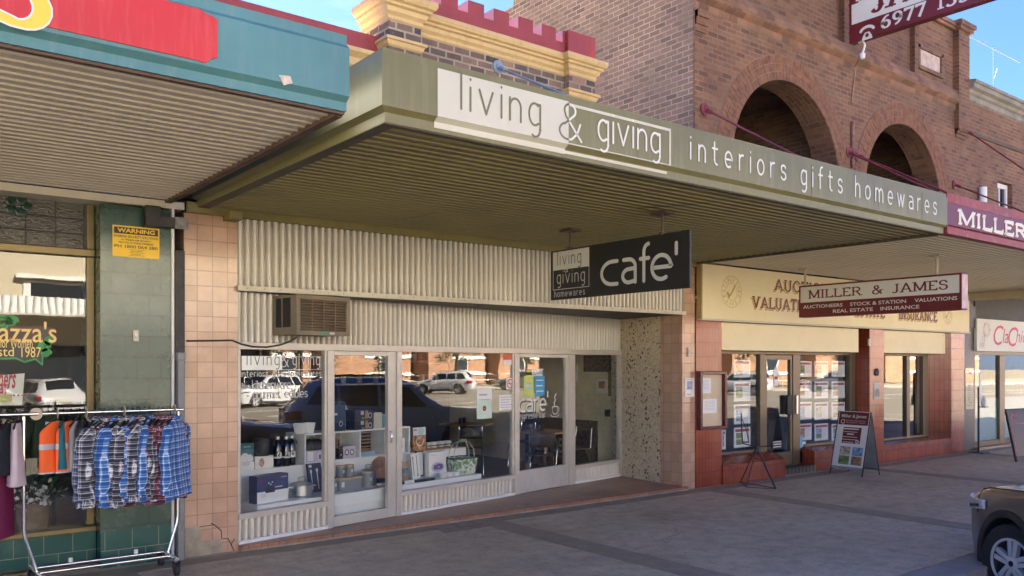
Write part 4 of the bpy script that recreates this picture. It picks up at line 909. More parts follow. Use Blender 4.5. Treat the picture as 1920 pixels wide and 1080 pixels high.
# lamp on a bent arm below it
lt = thing('spot_lamp', 'small white lamp on a bent arm under the projecting sign', 'lamp', (14.1, 8.2, 7.1))
q = PX(1610,84,14.08); b = MB(); b.tube([(14.08,q.y,zbt-.005),(14.08,q.y-.09,zbt-.01),(14.08,q.y-.12,zbt-.08),(14.08,q.y-.08,zbt-.2)], .018, 8); b.build('arm', m_white, lt, smooth=60)
b = MB(); b.lathe([(.02,.02),(.05,0),(.045,-.07),(.03,-.09),(.001,-.095)], (14.08,q.y-.07,zbt-.22), 12); b.build('lamp_head', m_white, lt, smooth=60)
p0 = PY(1604,115,8.55); p1 = PY(1594,190,8.55); tag(MB().tube([(14.08,q.y-.03,zbt-.25),(p0.x,8.55,p0.z-.1),(p1.x+.15,8.55,p0.z-.35),(p1.x+.05,8.55,p1.z)], .012, 6).build('cable', mat('tan_cable', (.35,.25,.18), .6), smooth=60), 'thin cable hanging down the brick wall from the small lamp', 'cable')
# ---- shopfront of the estate agent
FYm = 8.55
def xm_(px): return PY(px, 700, FYm).x
b = MB(); pb1 = [(10.265, 10.878), (15.337, 15.83), (18.34, 19.235)]
for (a, c) in pb1: pass
MB().box(10.262,10.878,8.55,9.0,0,2.612).build('pillar', m_redtile, ml)
MB().box(15.31,15.83,8.55,9.1,0,2.612).build('pillar', m_redtile, ml)
MB().prism([(18.34,8.92),(18.62,8.55),(19.235,8.55),(19.235,9.1),(18.34,9.1)], 'z', 0, 2.612).build('pillar', m_redtile, ml)
MB().box(15.831,18.619,8.552,8.70,0,.33).build('stall_riser', m_redtile, ml)
MB().prism([(8.702,.0),(8.702,.325),(8.95,.36),(8.95,0)][::-1], 'x', 15.831, 18.6).build('sloping_sill', m_redtile, ml)
MB().prism([(8.52,0),(8.52,.30),(8.85,.42),(8.85,0)][::-1], 'x', 10.879, 12.55).build('stall_riser', m_redtile, ml)
MB().prism([(8.60,0),(8.60,.36),(8.85,.42),(8.85,0)][::-1], 'x', 13.55, 15.309).build('stall_riser', m_redtile, ml)
m_steptile2 = tiles('dark_step_tile', (.05,.04,.035), (.08,.06,.05), (.3,.27,.2), .11, .2, .006, 0, .35, .2, .3)
MB().box(12.552,13.548,8.58,8.9,0,.12).build('doorstep', m_steptile2, ml)
# yellow panels
pn = MB().box(10.30,19.26,8.46,8.549,2.615,3.452).build('sign_board', m_yellow_panel, ml)
MB().box(10.27,10.299,8.455,8.549,2.612,3.452).build('board_edge', mat('ochre_board_edge', (.4,.28,.1), .6, dirt=.4), ml)
MB().box(10.27,19.262,8.44,8.549,2.585,2.611).build('board_trim', m_cream_trim, ml)
MB().box(10.879,15.0,8.60,8.7,2.135,2.58).build('header_panel', m_yellow_panel, ml)
MB().box(15.831,18.45,8.60,8.7,2.135,2.58).build('header_panel', m_yellow_panel, ml)
def atb(px, py): p = PY(px, py, 8.455); return p.x, p.z
def shadowed(text, p0, p1, z, h, vw=.2):
    x0 = atb(p0,550)[0]; x1 = atb(p1,550)[0]; sx = (x1-x0)/serif_width(text,h,1,.12)
    b1 = MB(); serif_text(b1, text, face_y(x0-.03, 8.4575, z-.03), h, sx, .12, vw=vw, hw=.12); b1.build('letter_shadow', m_gold, ml)
    b1 = MB(); serif_text(b1, text, face_y(x0, 8.4545, z), h, sx, .12, vw=vw, hw=.12); b1.build('lettering', m_maroon, ml)
shadowed('AUCTIONS', 1452, 1571, 3.145, .185); shadowed('VALUATIONS', 1411, 1541, 2.83, .185)
xi0 = atb(1686,594); shadowed('INSURANCE', 1686, 1757, 2.80, .20); shadowed('REAL', 1548, 1590, 2.83, .19); shadowed('ESTATE', 1604, 1659, 2.81, .20)
for px, py, rr_ in ((1372,547,.25),(1777,590,.2)):
    cx, cz = atb(px, py); b = MB(); T = face_y(cx, 8.4575, cz)
    for r_, th in ((rr_,.009),(rr_*.56,.008)): stroke(b, arc(0,0,r_,r_,0,360,36), T, th)
    for i, ch in enumerate('ESTABLISHED'):
        a = 200 - i*22; q = Matrix.Translation((math.cos(R(a))*rr_*.66, math.sin(R(a))*rr_*.66, 0)) @ Matrix.Rotation(R(a-90), 4, 'Z') @ Matrix.Translation((-rr_*.1,0,0)); font_text(b, ch, T @ q, rr_*.17 if ch != 'I' else rr_*.05, rr_*.25)
    for i, ch in enumerate('1903'):
        a = 238 + i*21; q = Matrix.Translation((math.cos(R(a))*rr_*.91, math.sin(R(a))*rr_*.91, 0)) @ Matrix.Rotation(R(a+90), 4, 'Z') @ Matrix.Translation((-rr_*.08,0,0)); font_text(b, ch, T @ q, rr_*.16 if ch != '1' else rr_*.06, rr_*.25)
    stroke(b, [(-.35*rr_,-.25*rr_),(-.1*rr_,-.2*rr_),(.1*rr_,.05*rr_),(.35*rr_,.4*rr_)], T, rr_*.13); stroke(b, [(-.38*rr_,-.1*rr_),(-.25*rr_,-.35*rr_)], T, rr_*.18)
    b.build('emblem', m_gold, ml)
# window and door frames (bronze), glass
GY = 8.88
b = MB(); b.box(10.879,15.309,8.84,8.93,2.08,2.134); b.box(10.879,12.3,8.84,8.93,.421,.46); b.box(13.62,15.309,8.84,8.93,.421,.46)
xs_ = [PY(px, 700, GY).x for px in (1421,1431,1479,1493)]
b.box(xs_[0],xs_[1]-.01,8.83,8.93,.12,2.079); b.box(xs_[2]+.06,xs_[3]+.05,8.83,8.93,.12,2.079); b.box(15.12,15.308,8.84,8.93,.46,2.079); b.box(10.88,10.93,8.84,8.93,.46,2.079)
b.build('window_frame', m_alu_dark, ml, bevel=.005)
MB().box(10.93,xs_[0],8.878,8.884,.46,2.08).build('glass_pane', m_glass_tint, ml)
MB().box(xs_[3]+.05,15.12,8.878,8.884,.46,2.08).build('glass_pane', m_glass_tint, ml)
b = MB(); b.box(xs_[1],xs_[1]+.06,8.845,8.915,.125,2.07); b.box(xs_[2],xs_[2]+.055,8.845,8.915,.125,2.07); b.box(xs_[1]+.061,xs_[2]-.001,8.845,8.915,1.99,2.07); b.box(xs_[1]+.061,xs_[2]-.001,8.845,8.915,.125,.36)
dr = b.build('door', m_alu_dark, ml, bevel=.004)
MB().box(xs_[1]+.06,xs_[2],8.878,8.884,.36,1.99).build('glass_pane', m_glass_tint, dr)
b = MB(); b.box(xs_[2]-.16,xs_[2]-.02,8.79,8.844,1.02,1.36); b.build('handle', m_darkiron, dr, bevel=.01)
b = MB(); b.box(xs_[2]+.09,xs_[2]+.13,8.77,8.829,1.02,1.36); b.build('handle', m_chrome, dr, bevel=.01)
b = MB(); b.box(15.831,18.34,8.9,8.98,2.08,2.134); b.box(15.831,18.34,8.9,8.98,.361,.40); xw = PY(1697,700,8.93).x; b.box(xw,xw+.13,8.89,8.98,.40,2.079); b.box(18.1,18.335,8.9,8.98,.4,2.079); b.box(15.832,15.87,8.9,8.98,.4,2.079)
b.build('window_frame', m_alu_dark, ml, bevel=.005)
MB().box(15.87,18.1,8.94,8.946,.4,2.08).build('glass_pane', m_glass_tint, ml)
# shop inside
b = MB(); b.box(10.3,19.2,9.0,14,-.02,.115); b.build('shop_floor', mat('grey_carpet', (.08,.085,.09), .9), ml)
MB().box(10.3,19.2,12.5,12.6,.12,3.4).build('back_wall', mat('office_wall', (.3,.3,.29), .8), ml)
MB().box(10.3,19.2,9.05,12.5,2.9,2.95).build('ceiling', m_ceil, ml)
MB().box(15.35,15.6,9.1,12.5,.12,2.9).build('partition', mat('office_partition', (.35,.35,.34), .8), ml)
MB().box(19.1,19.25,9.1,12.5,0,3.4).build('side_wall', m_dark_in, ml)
b = MB(); 
for px in (1728,): 
    x = PY(px,700,9.1).x; b.box(x,x+.9,9.15,9.2,.4,2.1)
b.build('blind', mat('pale_blind', (.5,.5,.47), .8), ml)
for (px, py, k) in ((1641,575,0),):
    cx, cz = PY(1643,698,8.55).x, PY(1643,698,8.55).z
    b = MB(); b.lathe([(.001,0),(.075,0),(.075,.02),(.05,.03),(.001,.03)], (cx,8.55,cz), 20, rot=Matrix.Rotation(R(90),3,'X')); tag(b.build('round_plaque', m_darkiron, smooth=40), 'small round dark plaque on the red tiled middle pillar', 'plaque')
    xa, za = PY(1639,749,8.545).x, PY(1639,749,8.545).z; xb, zb_ = PY(1650,718,8.545).x, PY(1650,718,8.545).z
    t = thing('wall_notice', 'small pale notice card on the red tiled middle pillar', 'notice', (xa, 8.55, za)); MB().box(xa,xb,8.543,8.549,za,zb_).build('card', m_signgrey, t); b = MB(); b.prism([(xa+.03,za+.05),(xb-.03,za+.05),(xb-.03,za+.16),((xa+xb)/2,za+.22),(xa+.03,za+.16)], 'y', 8.5405, 8.542); b.build('house_mark', m_grey, t)
# listing cards in the two windows
m_card = mat('listing_paper', (.75,.76,.75), .5, var=.03); m_cardred = mat('card_header_red', (.3,.03,.05), .5); m_clear = mat('acrylic_edge', (.55,.62,.66), .1, spec=1)
m_ink = mat('grey_print', (.42,.42,.43), .6)
m_pics = [mat('photo_print_%s' % n, c, .4, var=.7, scale=16) for n, c in (('sky', (.2,.33,.5)), ('garden', (.14,.22,.07)), ('brick', (.3,.17,.1)), ('house', (.4,.35,.28)))]
def card(x0, x1, z0, z1, label, k, y=8.895):
    t = thing('listing_card', label, 'listing card', ((x0+x1)/2, y, z0), 0, 'property listing cards in the agent window')
    MB().box(x0,x1,y,y+.006,z0,z1).build('holder', m_clear, t, bevel=.002)
    a = .012; X0, X1, Z0, Z1 = x0+a, x1-a, z0+a, z1-a; hh = Z1-Z0; ww_ = X1-X0
    MB().box(X0,X1,y-.0025,y-.0005,Z0,Z1).build('sheet', m_card, t)
    MB().box(X0+.02,X1-.02,y-.004,y-.003,Z1-.2*hh,Z1-.05*hh).build('header', m_cardred, t)
    rr = random.Random(k)
    for j in range(1 if k % 3 == 1 else 2):
        n = 1 if k % 3 == 1 else 2; zz1 = Z1-.25*hh-j*.33*hh; MB().box(X0+.1*ww_,X0+.5*ww_,y-.004,y-.003,zz1-(.6*hh if n == 1 else .3*hh),zz1).build('photo', m_pics[rr.randrange(4)], t)
    b = MB()
    for j in range(9): b.box(X0+.56*ww_,X0+(.75+.2*rr.random())*ww_,y-.004,y-.003,Z1-(.28+.065*j)*hh-.012*hh,Z1-(.28+.065*j)*hh)
    b.build('text_lines', m_ink, t)
def gx(px): return PY(px, 700, 8.895).x
def gz(px, py): return PY(px, py, 8.895).z
RW = ['top row', 'second row', 'third row', 'bottom row']
k = 0
for r_, (y0, y1) in enumerate(((708,675),(752,716),(795,758),(839,801))):
    card(gx(1376), gx(1407), gz(1391,y0), gz(1391,y1), 'white property listing card, %s of the single column left of the glass door' % RW[r_], k); k += 1
for r_, (y0, y1) in enumerate(((707,676),(747,714),(787,753),(826,793))):
    for c_, (p0, p1) in enumerate(((1493.5,1522),(1527,1553),(1559,1584))):
        if c_ == 0: p0 = 1495
        dz = (c_-1)*-.0
        card(gx(p0), gx(p1), gz((p0+p1)/2, y0), gz((p0+p1)/2, y1+1), 'white property listing card, %s, %s column right of the glass door' % (RW[r_], ['left', 'middle', 'right'][c_]), k); k += 1
card(gx(1353), gx(1361), gz(1356,843), gz(1356,806), 'white property listing card half hidden behind the pillar below the noticeboard', 77)
# sticker, door notices
xa, xb = gx(1494), gx(1503); t = thing('window_sticker', 'blue and white sticker at the bottom left of the card window', 'sticker', (xa, 8.875, .7))
MB().box(xa,xb,8.8745,8.877,gz(1498,840),gz(1498,818)).build('blue_half', mat('sky_blue_print', (.1,.45,.7), .5), t); MB().box(xb,gx(1509),8.8745,8.877,gz(1498,840),gz(1498,828)).build('white_half', m_card, t)
pa = PY(1455,705,8.872); t = thing('arrow_sticker', 'white up arrow sticker on the glass door', 'sticker', (pa.x, 8.875, pa.z)); MB().prism([(pa.x-.06,pa.z-.17),(pa.x+.06,pa.z-.17),(pa.x+.06,pa.z+.02),(pa.x+.1,pa.z+.02),(pa.x,pa.z+.19),(pa.x-.1,pa.z+.02),(pa.x-.06,pa.z+.02)], 'y', 8.872, 8.8765).build('arrow', m_card, t)
MB().box(pa.x-.045,pa.x+.045,8.870,8.8715,pa.z-.06,pa.z-.01).build('print', m_cardred, t)
# noticeboard on the first red pillar
xa, xb = PY(1307,700,8.53).x, PY(1357,700,8.53).x; za, zb_ = PY(1330,805,8.53).z, PY(1330,696,8.53).z
nb = thing('notice_board', 'maroon framed glazed noticeboard on the red tiled pillar', 'noticeboard', (xa, 8.55, za)); xa += .005
b = MB(); b.box(xa,xa+.05,8.46,8.549,za,zb_); b.box(xb-.05,xb,8.46,8.549,za,zb_); b.box(xa+.051,xb-.051,8.46,8.549,za,za+.05); b.box(xa+.051,xb-.051,8.46,8.549,zb_-.05,zb_); b.build('frame', mat('maroon_gloss', (.09,.012,.018), .25), nb, bevel=.006)
MB().box(xa+.05,xb-.05,8.53,8.548,za+.05,zb_-.05).build('backing', mat('cream_backing', (.6,.5,.34), .7), nb)
for z0, z1, x0, x1 in ((.62,.88,.1,.5),(.28,.52,.2,.72)):
    hh = zb_-za; ww_ = xb-xa; s_ = MB().box(xa+x0*ww_,xa+x1*ww_,8.525,8.529,za+z0*hh,za+z1*hh).build('sheet', m_card, nb)
    b = MB()
    for j in range(7): b.box(xa+(x0+.05)*ww_,xa+(x1-.06-.02*(j % 3))*ww_,8.5235,8.5245,za+(z1-.03-.025*j)*hh-.006,za+(z1-.03-.025*j)*hh)
    b.build('print', m_ink, s_)
# small things on the pink right pillar
xa, xb = PY(1285,740,8.56).x, PY(1302,740,8.56).x; za, zb_ = PY(1293,744,8.56).z, PY(1293,709,8.56).z
t = thing('pillar_poster', 'small white poster with a colour picture on the pink right pillar', 'poster', (xa, 8.57, za)); MB().box(xa,xb,8.563,8.569,za,zb_).build('paper', m_card, t)
MB().box(xa+.04,xb-.05,8.561,8.5625,za+.4*(zb_-za),za+.83*(zb_-za)).build('picture', mat('poster_picture', (.3,.3,.45), .4, var=.8, scale=18), t)
b = MB(); b.box(xa+.03,xa+.12,8.561,8.5625,za+.1*(zb_-za),za+.16*(zb_-za)); b.box(xa+.03,xb-.05,8.561,8.5625,zb_-.1*(zb_-za),zb_-.06*(zb_-za)); b.build('print', m_ink, t)
q = PY(1291,660,8.56); tag(MB().box(q.x-.025,q.x+.025,8.54,8.569,q.z-.07,q.z+.07).build('switch_box', m_cream_trim, bevel=.004), 'small cream switch on the pink right pillar', 'switch')
q = PY(1629,642,8.54); tag(MB().box(q.x-.03,q.x+.03,8.52,8.549,q.z-.07,q.z+.07).build('switch_box', m_cream_trim, bevel=.004), 'small cream switch high on the red tiled middle pillar', 'switch')
# ---- A-frame board
ab = thing('sandwich_board', 'white and maroon A-frame sandwich board on the footpath outside the agent', 'sandwich board', (13.7, 7.9, 0))
pL = PZ(1557,888,0); pR = PZ(1615,895,0); pRb = PZ(1652,891,0)
ux = (pR-pL).normalized(); wdt = (pR-pL).length; vy = Vector((-ux.y, ux.x, 0)); 
if (pRb-pR).dot(vy) < 0: vy = -vy
dep = abs((pRb-pR).dot(vy)); Hb = 1.09
mid = pL + vy*dep/2
# face frame: x along ux, y up the slope, z outwards
sl_ = Vector((vy.x*dep/2, vy.y*dep/2, Hb)).normalized(); nrm = ux.cross(sl_)
def TA(x, y, o=0):
    M = Matrix(((ux.x,sl_.x,nrm.x,0),(ux.y,sl_.y,nrm.y,0),(ux.z,sl_.z,nrm.z,0),(0,0,0,1))); p = pL + ux*x + sl_*y + nrm*o; M.translation = p; return M
Ls_ = math.hypot(dep/2, Hb)
MB(TA(0,0)).box(0,wdt,.1,Ls_,-.014,0).build('front_panel', m_white, ab)
MB(TA(0,0)).box(.015,wdt-.015,Ls_-.24,Ls_-.01,.0005,.003).build('header', m_maroon, ab)
b = MB(); font_text(b, 'Miller & James', TA(.06,Ls_-.13,.004), wdt*.8, .075, bold=.02); font_text(b, 'Real Estate, Stock & Station', TA(.16,Ls_-.175,.004), wdt*.62, .022); font_text(b, 'Auctioneers, Valuers', TA(.16,Ls_-.21,.004), wdt*.62, .022)
stroke(b, arc(.10,Ls_-.185,.035,.035,0,360,14), TA(0,0,.004), .012); b.build('lettering', m_signwhite, ab)
MB(TA(0,0)).box(.13,wdt-.12,.56,.84,.0005,.004).build('poster', m_maroon, ab)
b = MB()
for j, (x0, x1) in enumerate(((.2,.72),(.24,.68),(.36,.58),(.22,.7),(.2,.72),(.26,.6))): plate(b, TA(0,0,.0055), x0*wdt, x1*wdt, .80-.045*j, .81-.045*j+(.012 if j in (0,2) else 0))
stroke(b, arc(wdt-.17,.595,.025,.025,0,360,12), TA(0,0,.0055), .016); b.build('poster_print', m_signwhite, ab)
MB(TA(0,0)).box(.09,wdt-.13,.165,.53,.0005,.003).build('picture_sheet', m_card, ab)
for i, (x0, y0, mm) in enumerate(((.12,.35,3),(.36,.35,0),(.12,.19,1),(.36,.19,2))): MB(TA(0,0)).box(x0,x0+.2,y0,y0+.15,.0035,.0045).build('photo', m_pics[mm], ab)
MB(TA(0,0)).box(0,wdt,.10,.15,.0005,.004).build('footer', m_grey, ab)
b = MB(); font_text(b, 'PH. 6977 1333', TA(.03,.112,.005), .2, .025); font_text(b, 'www.millerandjames.com', TA(.27,.112,.005), .34, .025); b.build('footer_lettering', m_signwhite, ab)
b = MB(TA(0,0)); b.box(-.018,-.001,0,Ls_,-.02,.004); b.box(wdt+.001,wdt+.018,0,Ls_,-.02,.004); b.build('frame', m_black, ab)
top = pL + vy*dep/2 + Vector((0,0,Hb)); b = MB()
for e in (0, 1):
    p0 = pL + vy*dep + ux*wdt*e; p1 = top + ux*wdt*e + vy*.02; b.tube([p0, p1], .011, 6)
b.tube([pL+vy*(dep-.03)+Vector((0,0,.1)), pR+vy*(dep-.03)+Vector((0,0,.1))], .01, 6); b.build('back_leg', m_black, ab)
b = MB(); p0 = pL+vy*(dep-.05)+Vector((0,0,.11)); p1 = pR+vy*(dep-.05)+Vector((0,0,.11)); b.add([p0, p1, top+ux*wdt+vy*.01, top+vy*.01], [(0,1,2,3)]); b.build('back_panel', m_grey, ab, solid=.008)
b = MB(); stroke(b, arc(wdt/2,Ls_,.06,.035,0,180,8), TA(0,0,-.005), .014); b.build('carry_handle', m_black, ab)
# ---- wire easel
ez = thing('display_easel', 'empty black wire easel stand on the footpath by the agent door', 'easel', (10.95, 8.0, 0))
a0, a1 = PZ(1399,914,0), PZ(1455,917,0); ap = PZ(1427,905,0); ap.z = .60
tp = Vector(((a0.x+a1.x)/2+.1, (a0.y+a1.y)/2+.15, .62))
b = MB(); b.tube([a0, tp], .009, 6); b.tube([a1, tp], .016, 6); b.tube([a0, a1], .008, 6); a2 = tp + Vector((.15,.42,-.62)); a2.z = .01; b.tube([a2, tp], .008, 6); b.tube([a0+Vector((0,0,.012)), a2, a1+Vector((0,0,.012))], .006, 5); b.build('leg', m_darkiron, ez, smooth=60)
tl = PX(1399,828,tp.x-.15); tr = PX(1447,838,tp.x+.25)
b = MB(); l0 = tp + Vector((-.22,.10,.06)); l1 = tp + Vector((.28,-.12,.01)); b.tube([l0, tp, l1], .012, 6); b.tube([l0+Vector((0,0,.02)), l0+Vector((0,-.12,.03))], .01, 6); b.tube([l0, l0+Vector((.01,.03,.28)), l0+Vector((.02,.04,.46))], .010, 6); b.tube([l0+Vector((.1,-.04,0)), l0+Vector((.09,.0,.22)), l0+Vector((.02,.04,.40))], .006, 5); b.tube([l0+Vector((.1,-.04,0)), l0+Vector((.12,.0,.3))], .006, 5); b.build('ledge', m_darkiron, ez, smooth=60)
t = thing('door_sign', 'small black door sign with white lines hanging inside the glass door', 'sign', (12.1, 8.86, .75)); pq0, pq1 = PY(1447,843,8.87), PY(1467,827,8.87)
MB().box(pq0.x,pq1.x,8.868,8.8765,pq0.z,pq1.z).build('plate', m_black, t); b = MB()
for j in range(3): plate(b, face_y(pq0.x, 8.866, pq0.z), .04, pq1.x-pq0.x-.04, .03+.045*j, .05+.045*j)
b.build('print', m_signwhite, t)
# ------------------------------------------------------------------ vehicles
def interp(x, tab):
    if x <= tab[0][0]: return tab[0][1:]
    for a, c in zip(tab[:-1], tab[1:]):
        if x <= c[0]:
            t = (x-a[0])/(c[0]-a[0]); t = t*t*(3-2*t)*.5 + t*.5
            return [p+(q-p)*t for p, q in zip(a[1:], c[1:])]
    return tab[-1][1:]
#       x    zbot zshoulder ztop  w     wtop
SUV = [(0.00,.42,.70,.80,.56,.40),(.03,.30,.78,.90,.68,.50),(.10,.24,.84,.955,.78,.62),(.22,.22,.90,.985,.855,.68),(.45,.22,.95,1.01,.905,.70),(.95,.21,.99,1.045,.925,.72),(1.22,.21,1.02,1.08,.925,.72),
       (1.42,.21,1.03,1.20,.925,.70),(1.95,.21,1.04,1.585,.925,.62),(2.35,.21,1.05,1.665,.925,.61),(3.1,.21,1.07,1.68,.925,.61),(3.8,.21,1.10,1.645,.92,.59),(4.1,.22,1.11,1.58,.91,.57),(4.38,.26,1.09,1.20,.89,.62),(4.5,.30,1.02,1.08,.86,.66),(4.58,.36,.90,.98,.80,.62),(4.62,.45,.75,.84,.70,.5)]
WX = (.93, 3.62); WR = .362; AR = .425
def ring(x, arches=True):
    zb, zs, zt, w_, wt = interp(x, SUV); za = zb
    if arches:
        for c in WX:
            if abs(x-c) < AR: za = max(za, WR + math.sqrt(AR*AR-(x-c)**2))
    cab = min(1, max(0, (zt-zs-.07)/.25))
    zl = max(za, zb+.05); zm = max(za+.01, zb+.30)
    P = [(0, za), (.80*w_, za), (.965*w_, zl), (1.0*w_, zm), (1.004*w_, max(zm+.02, .74 if zs > .8 else zs-.06)), (.985*w_, zs-.035), (.955*w_, zs)]
    hood = [(.86*w_, zs+(zt-zs)*.55), (.62*w_, zt-.012), (.3*w_, zt)]; top = [(wt+.02, zt-.085), (wt-.07, zt-.02), (wt*.5, zt)]
    P += [(h[0]+(t[0]-h[0])*cab, h[1]+(t[1]-h[1])*cab) for h, t in zip(hood, top)] + [(0, zt+.008)]
    return P
def side_pt(x, t, off=.006):   # point on the glasshouse side, t=0 at shoulder, 1 at cant rail
    P = ring(x); a, c = P[6], P[7]; return (a[0]+(c[0]-a[0])*t + off, a[1]+(c[1]-a[1])*t + off*.3)
m_tyre = m_rubber; m_carglass = mat('car_window', (.012,.014,.016), .04, var=0, spec=1.0)
m_lamp = mat('headlamp_lens', (.55,.56,.57), .08, var=.1, scale=20, spec=1); m_tail = mat('tail_lamp', (.45,.01,.012), .12, spec=.8)
m_plastic = mat('black_cladding', (.022,.022,.024), .5, var=.1)
m_grille = mat('dark_grille', (.02,.02,.02), .35, var=.3, scale=40)
m_rim = mat('alloy_rim', (.62,.62,.63), .3, metal=.35, var=.08); m_rimdark = mat('dark_rim_pocket', (.015,.015,.016), .4)
def wheel(M, root, side):
    """M carries wheel space (axle along y, outwards = -y) to the car"""
    ang = Matrix.Rotation(R(90), 3, 'X')
    b = MB(M); prof = [(.225,-.10),(.30,-.108),(.345,-.10),(.36,-.075),(.362,0),(.36,.075),(.345,.10),(.30,.108),(.225,.10)]
    b.lathe([(r, z) for r, z in prof], (0,0,0), 40, rot=ang, caps=False); wt_ = b.build('wheel', m_tyre, root, smooth=35)
    b = MB(M); b.lathe([(.228,.06),(.23,.104),(.222,.108),(.212,.096),(.20,.04),(.12,.03),(.001,.03)], (0,0,0), 40, rot=ang, caps=False); b.build('rim_well', m_rimdark, wt_, smooth=40)
    b = MB(M); b.lathe([(.232,.098),(.232,.109),(.213,.109),(.209,.098)], (0,0,0), 40, rot=ang, caps=False)
    for k in range(5):
        a = 2*math.pi*k/5 + .31
        for da in (-.17, .17):
            c_, s_ = math.cos(a), math.sin(a); q = a+da
            o = Vector((math.cos(q)*.218, 0, math.sin(q)*.218)); i = Vector((c_*.045-s_*.02*(1 if da > 0 else -1), 0, s_*.045+c_*.02*(1 if da > 0 else -1)))
            n = Vector((-s_, 0, c_)); wi, wo = .019, .024
            vs = [i-n*wi, i+n*wi, o+n*wo, o-n*wo]; b.add([(v.x,-.088-.01*(k_ in (0,1)),v.z) for k_, v in enumerate(vs)] + [(v.x,-.05,v.z) for v in vs], [(3,2,1,0),(0,1,5,4),(1,2,6,5),(2,3,7,6),(3,0,4,7)])
    b.lathe([(.062,.08),(.06,.098),(.045,.104),(.001,.106)], (0,0,0), 20, rot=ang); b.build('rim', m_rim, wt_, smooth=30)
    b = MB(M); b.lathe([(.027,.104),(.025,.110),(.001,.111)], (0,0,0), 14, rot=ang); b.build('hub_cap', m_rimdark, wt_, smooth=40)
def make_suv(label, paint, loc, rz, detail=True, group=None, clad=True, steer=0, badge=None):
    """nose at local x=0, tail at x=4.62"""
    root = thing('parked_car', label, 'car', loc, rz, group); W = wm(root)
    xs = sorted(set([i*.066 for i in range(70)] + [.02,.04,.06,.08] + [c+s_*AR*k for c in WX for s_ in (-1,1) for k in (.999,.97,.9,.8,.65,.45,.2)] + [4.62]))
    xs = [x for x in xs if x <= 4.62]; b = MB(W); vs = []; fs = []
    for x in xs:
        P = ring(x); full = P + [(-p[0], p[1]) for p in P[-2:0:-1]]; vs += [(x, p[0], p[1]) for p in full]
    n = 20
    n = len(ring(1)) * 2 - 2
    for i in range(len(xs)-1):
        for k in range(n): fs.append((i*n+k, (i+1)*n+k, (i+1)*n+(k+1)%n, i*n+(k+1)%n))
    fs += [list(range(n)), list(range((len(xs)-1)*n, len(xs)*n))[::-1]]
    b.add(vs, fs); b.build('body', paint, root, smooth=42)
    MB(W).box(.6,4.1,-.62,.62,.2,.75).build('underbody', m_rubber, root)
    for s_ in (-1, 1):
        sp = [((1.50,1.98),(2.62,2.62),'window'),((2.68,2.68),(3.46,3.46),'window'),((3.52,3.52),(4.16,3.92),'window')]
        for (a0,a1),(c0_,c1_),nm in sp:
            g = MB(W)
            g.grid(lambda u, v: (lambda x, t: (x, s_*side_pt(x,t)[0], side_pt(x,t)[1]))((a0+(a1-a0)*v)*(1-u)+(c0_+(c1_-c0_)*v)*u, .06+.84*v), 10, 4)
            g.build(nm, m_carglass, root, smooth=60)
    g = MB(W); g.grid(lambda u, v: (1.30+.6*u, (v*2-1)*.60*(1-.08*u), interp(1.30+.6*u,SUV)[2]+.012+.0-.03*(v*2-1)**2), 10, 8); g.build('windscreen', m_carglass, root, smooth=60)
    g = MB(W); g.grid(lambda u, v: (4.10+.25*u, (v*2-1)*.52, interp(4.10+.25*u,SUV)[2]+.014-.02*(v*2-1)**2), 6, 6); g.build('rear_window', m_carglass, root, smooth=60)
    for c in WX:
        for s_ in (-1, 1):
            wy = interp(c, SUV)[3]
            M = W @ Matrix.Translation((c, s_*(wy-.115), WR)) @ (Matrix.Rotation(steer*(c < 2),4,'Z')) @ (Matrix.Rotation(math.pi,4,'Z') if s_ > 0 else Matrix())
            wheel(M, root, s_)
            pl = arc(c,WR,AR-.012,AR-.012,-14,194,26) + arc(c,WR,AR+(.062 if clad else .012),AR+(.062 if clad else .012),194,-14,26)
            g = MB(W); ya_, yb_ = sorted((s_*(wy-.22), s_*(wy+.014))); g.prism(pl, 'y', ya_, yb_); g.build('wheel_arch', m_plastic if clad else paint, root, bevel=.008, smooth=40)
    for s_ in (-1, 1):
        g = MB(W); g.grid(lambda u, v: (lambda x: (x, s_*(interp(x,SUV)[3]*1.0+.012), .0+(.735+.06*u)+(.14-.055*u)*v))(.055+.50*u), 10, 4)
        hl = g.build('headlight', m_lamp, root, smooth=60, solid=.02)
        g = MB(W); g.grid(lambda u, v: (lambda x: (x, s_*(interp(x,SUV)[3]*1.0+.024), .745+.06*u+.03*v))(.07+.40*u), 8, 1); g.build('light_strip', m_grille, hl)
        g = MB(W); g.grid(lambda u, v: (lambda x: (x, s_*(interp(x,SUV)[3]+.012), .84+.17*v))(4.25+.33*u), 6, 3); g.build('tail_lamp', m_tail, root, smooth=60, solid=.02)
        g = MB(W); ya_, yb_ = sorted((s_*.9, s_*.94)); g.box(1.35,3.2,ya_,yb_,.24,.36); g.build('sill', m_plastic, root, bevel=.01)
        g = MB(W); ym = s_*1.02; g.lathe([(.001,-.06),(.05,-.055),(.075,-.02),(.075,.03),(.05,.065),(.001,.07)], (1.62,ym,1.14), 14, sx=.75, sy=1.35); g.box(1.60,1.66,min(s_*.88,s_*.98),max(s_*.88,s_*.98),1.06,1.10); g.build('mirror', paint, root, smooth=50)
        g = MB(W); g.tube([(2.0,s_*.60,1.67),(2.1,s_*.605,1.72),(3.7,s_*.59,1.72),(3.85,s_*.58,1.66)], .016, 6); g.build('roof_rail', m_plastic, root, smooth=60)
        for dx in (2.55, 3.45):
            g = MB(W); ya_, yb_ = sorted((s_*.925, s_*.955)); g.box(dx-.2,dx,ya_,yb_,.90,.925); g.build('door_handle', paint, root, bevel=.008)
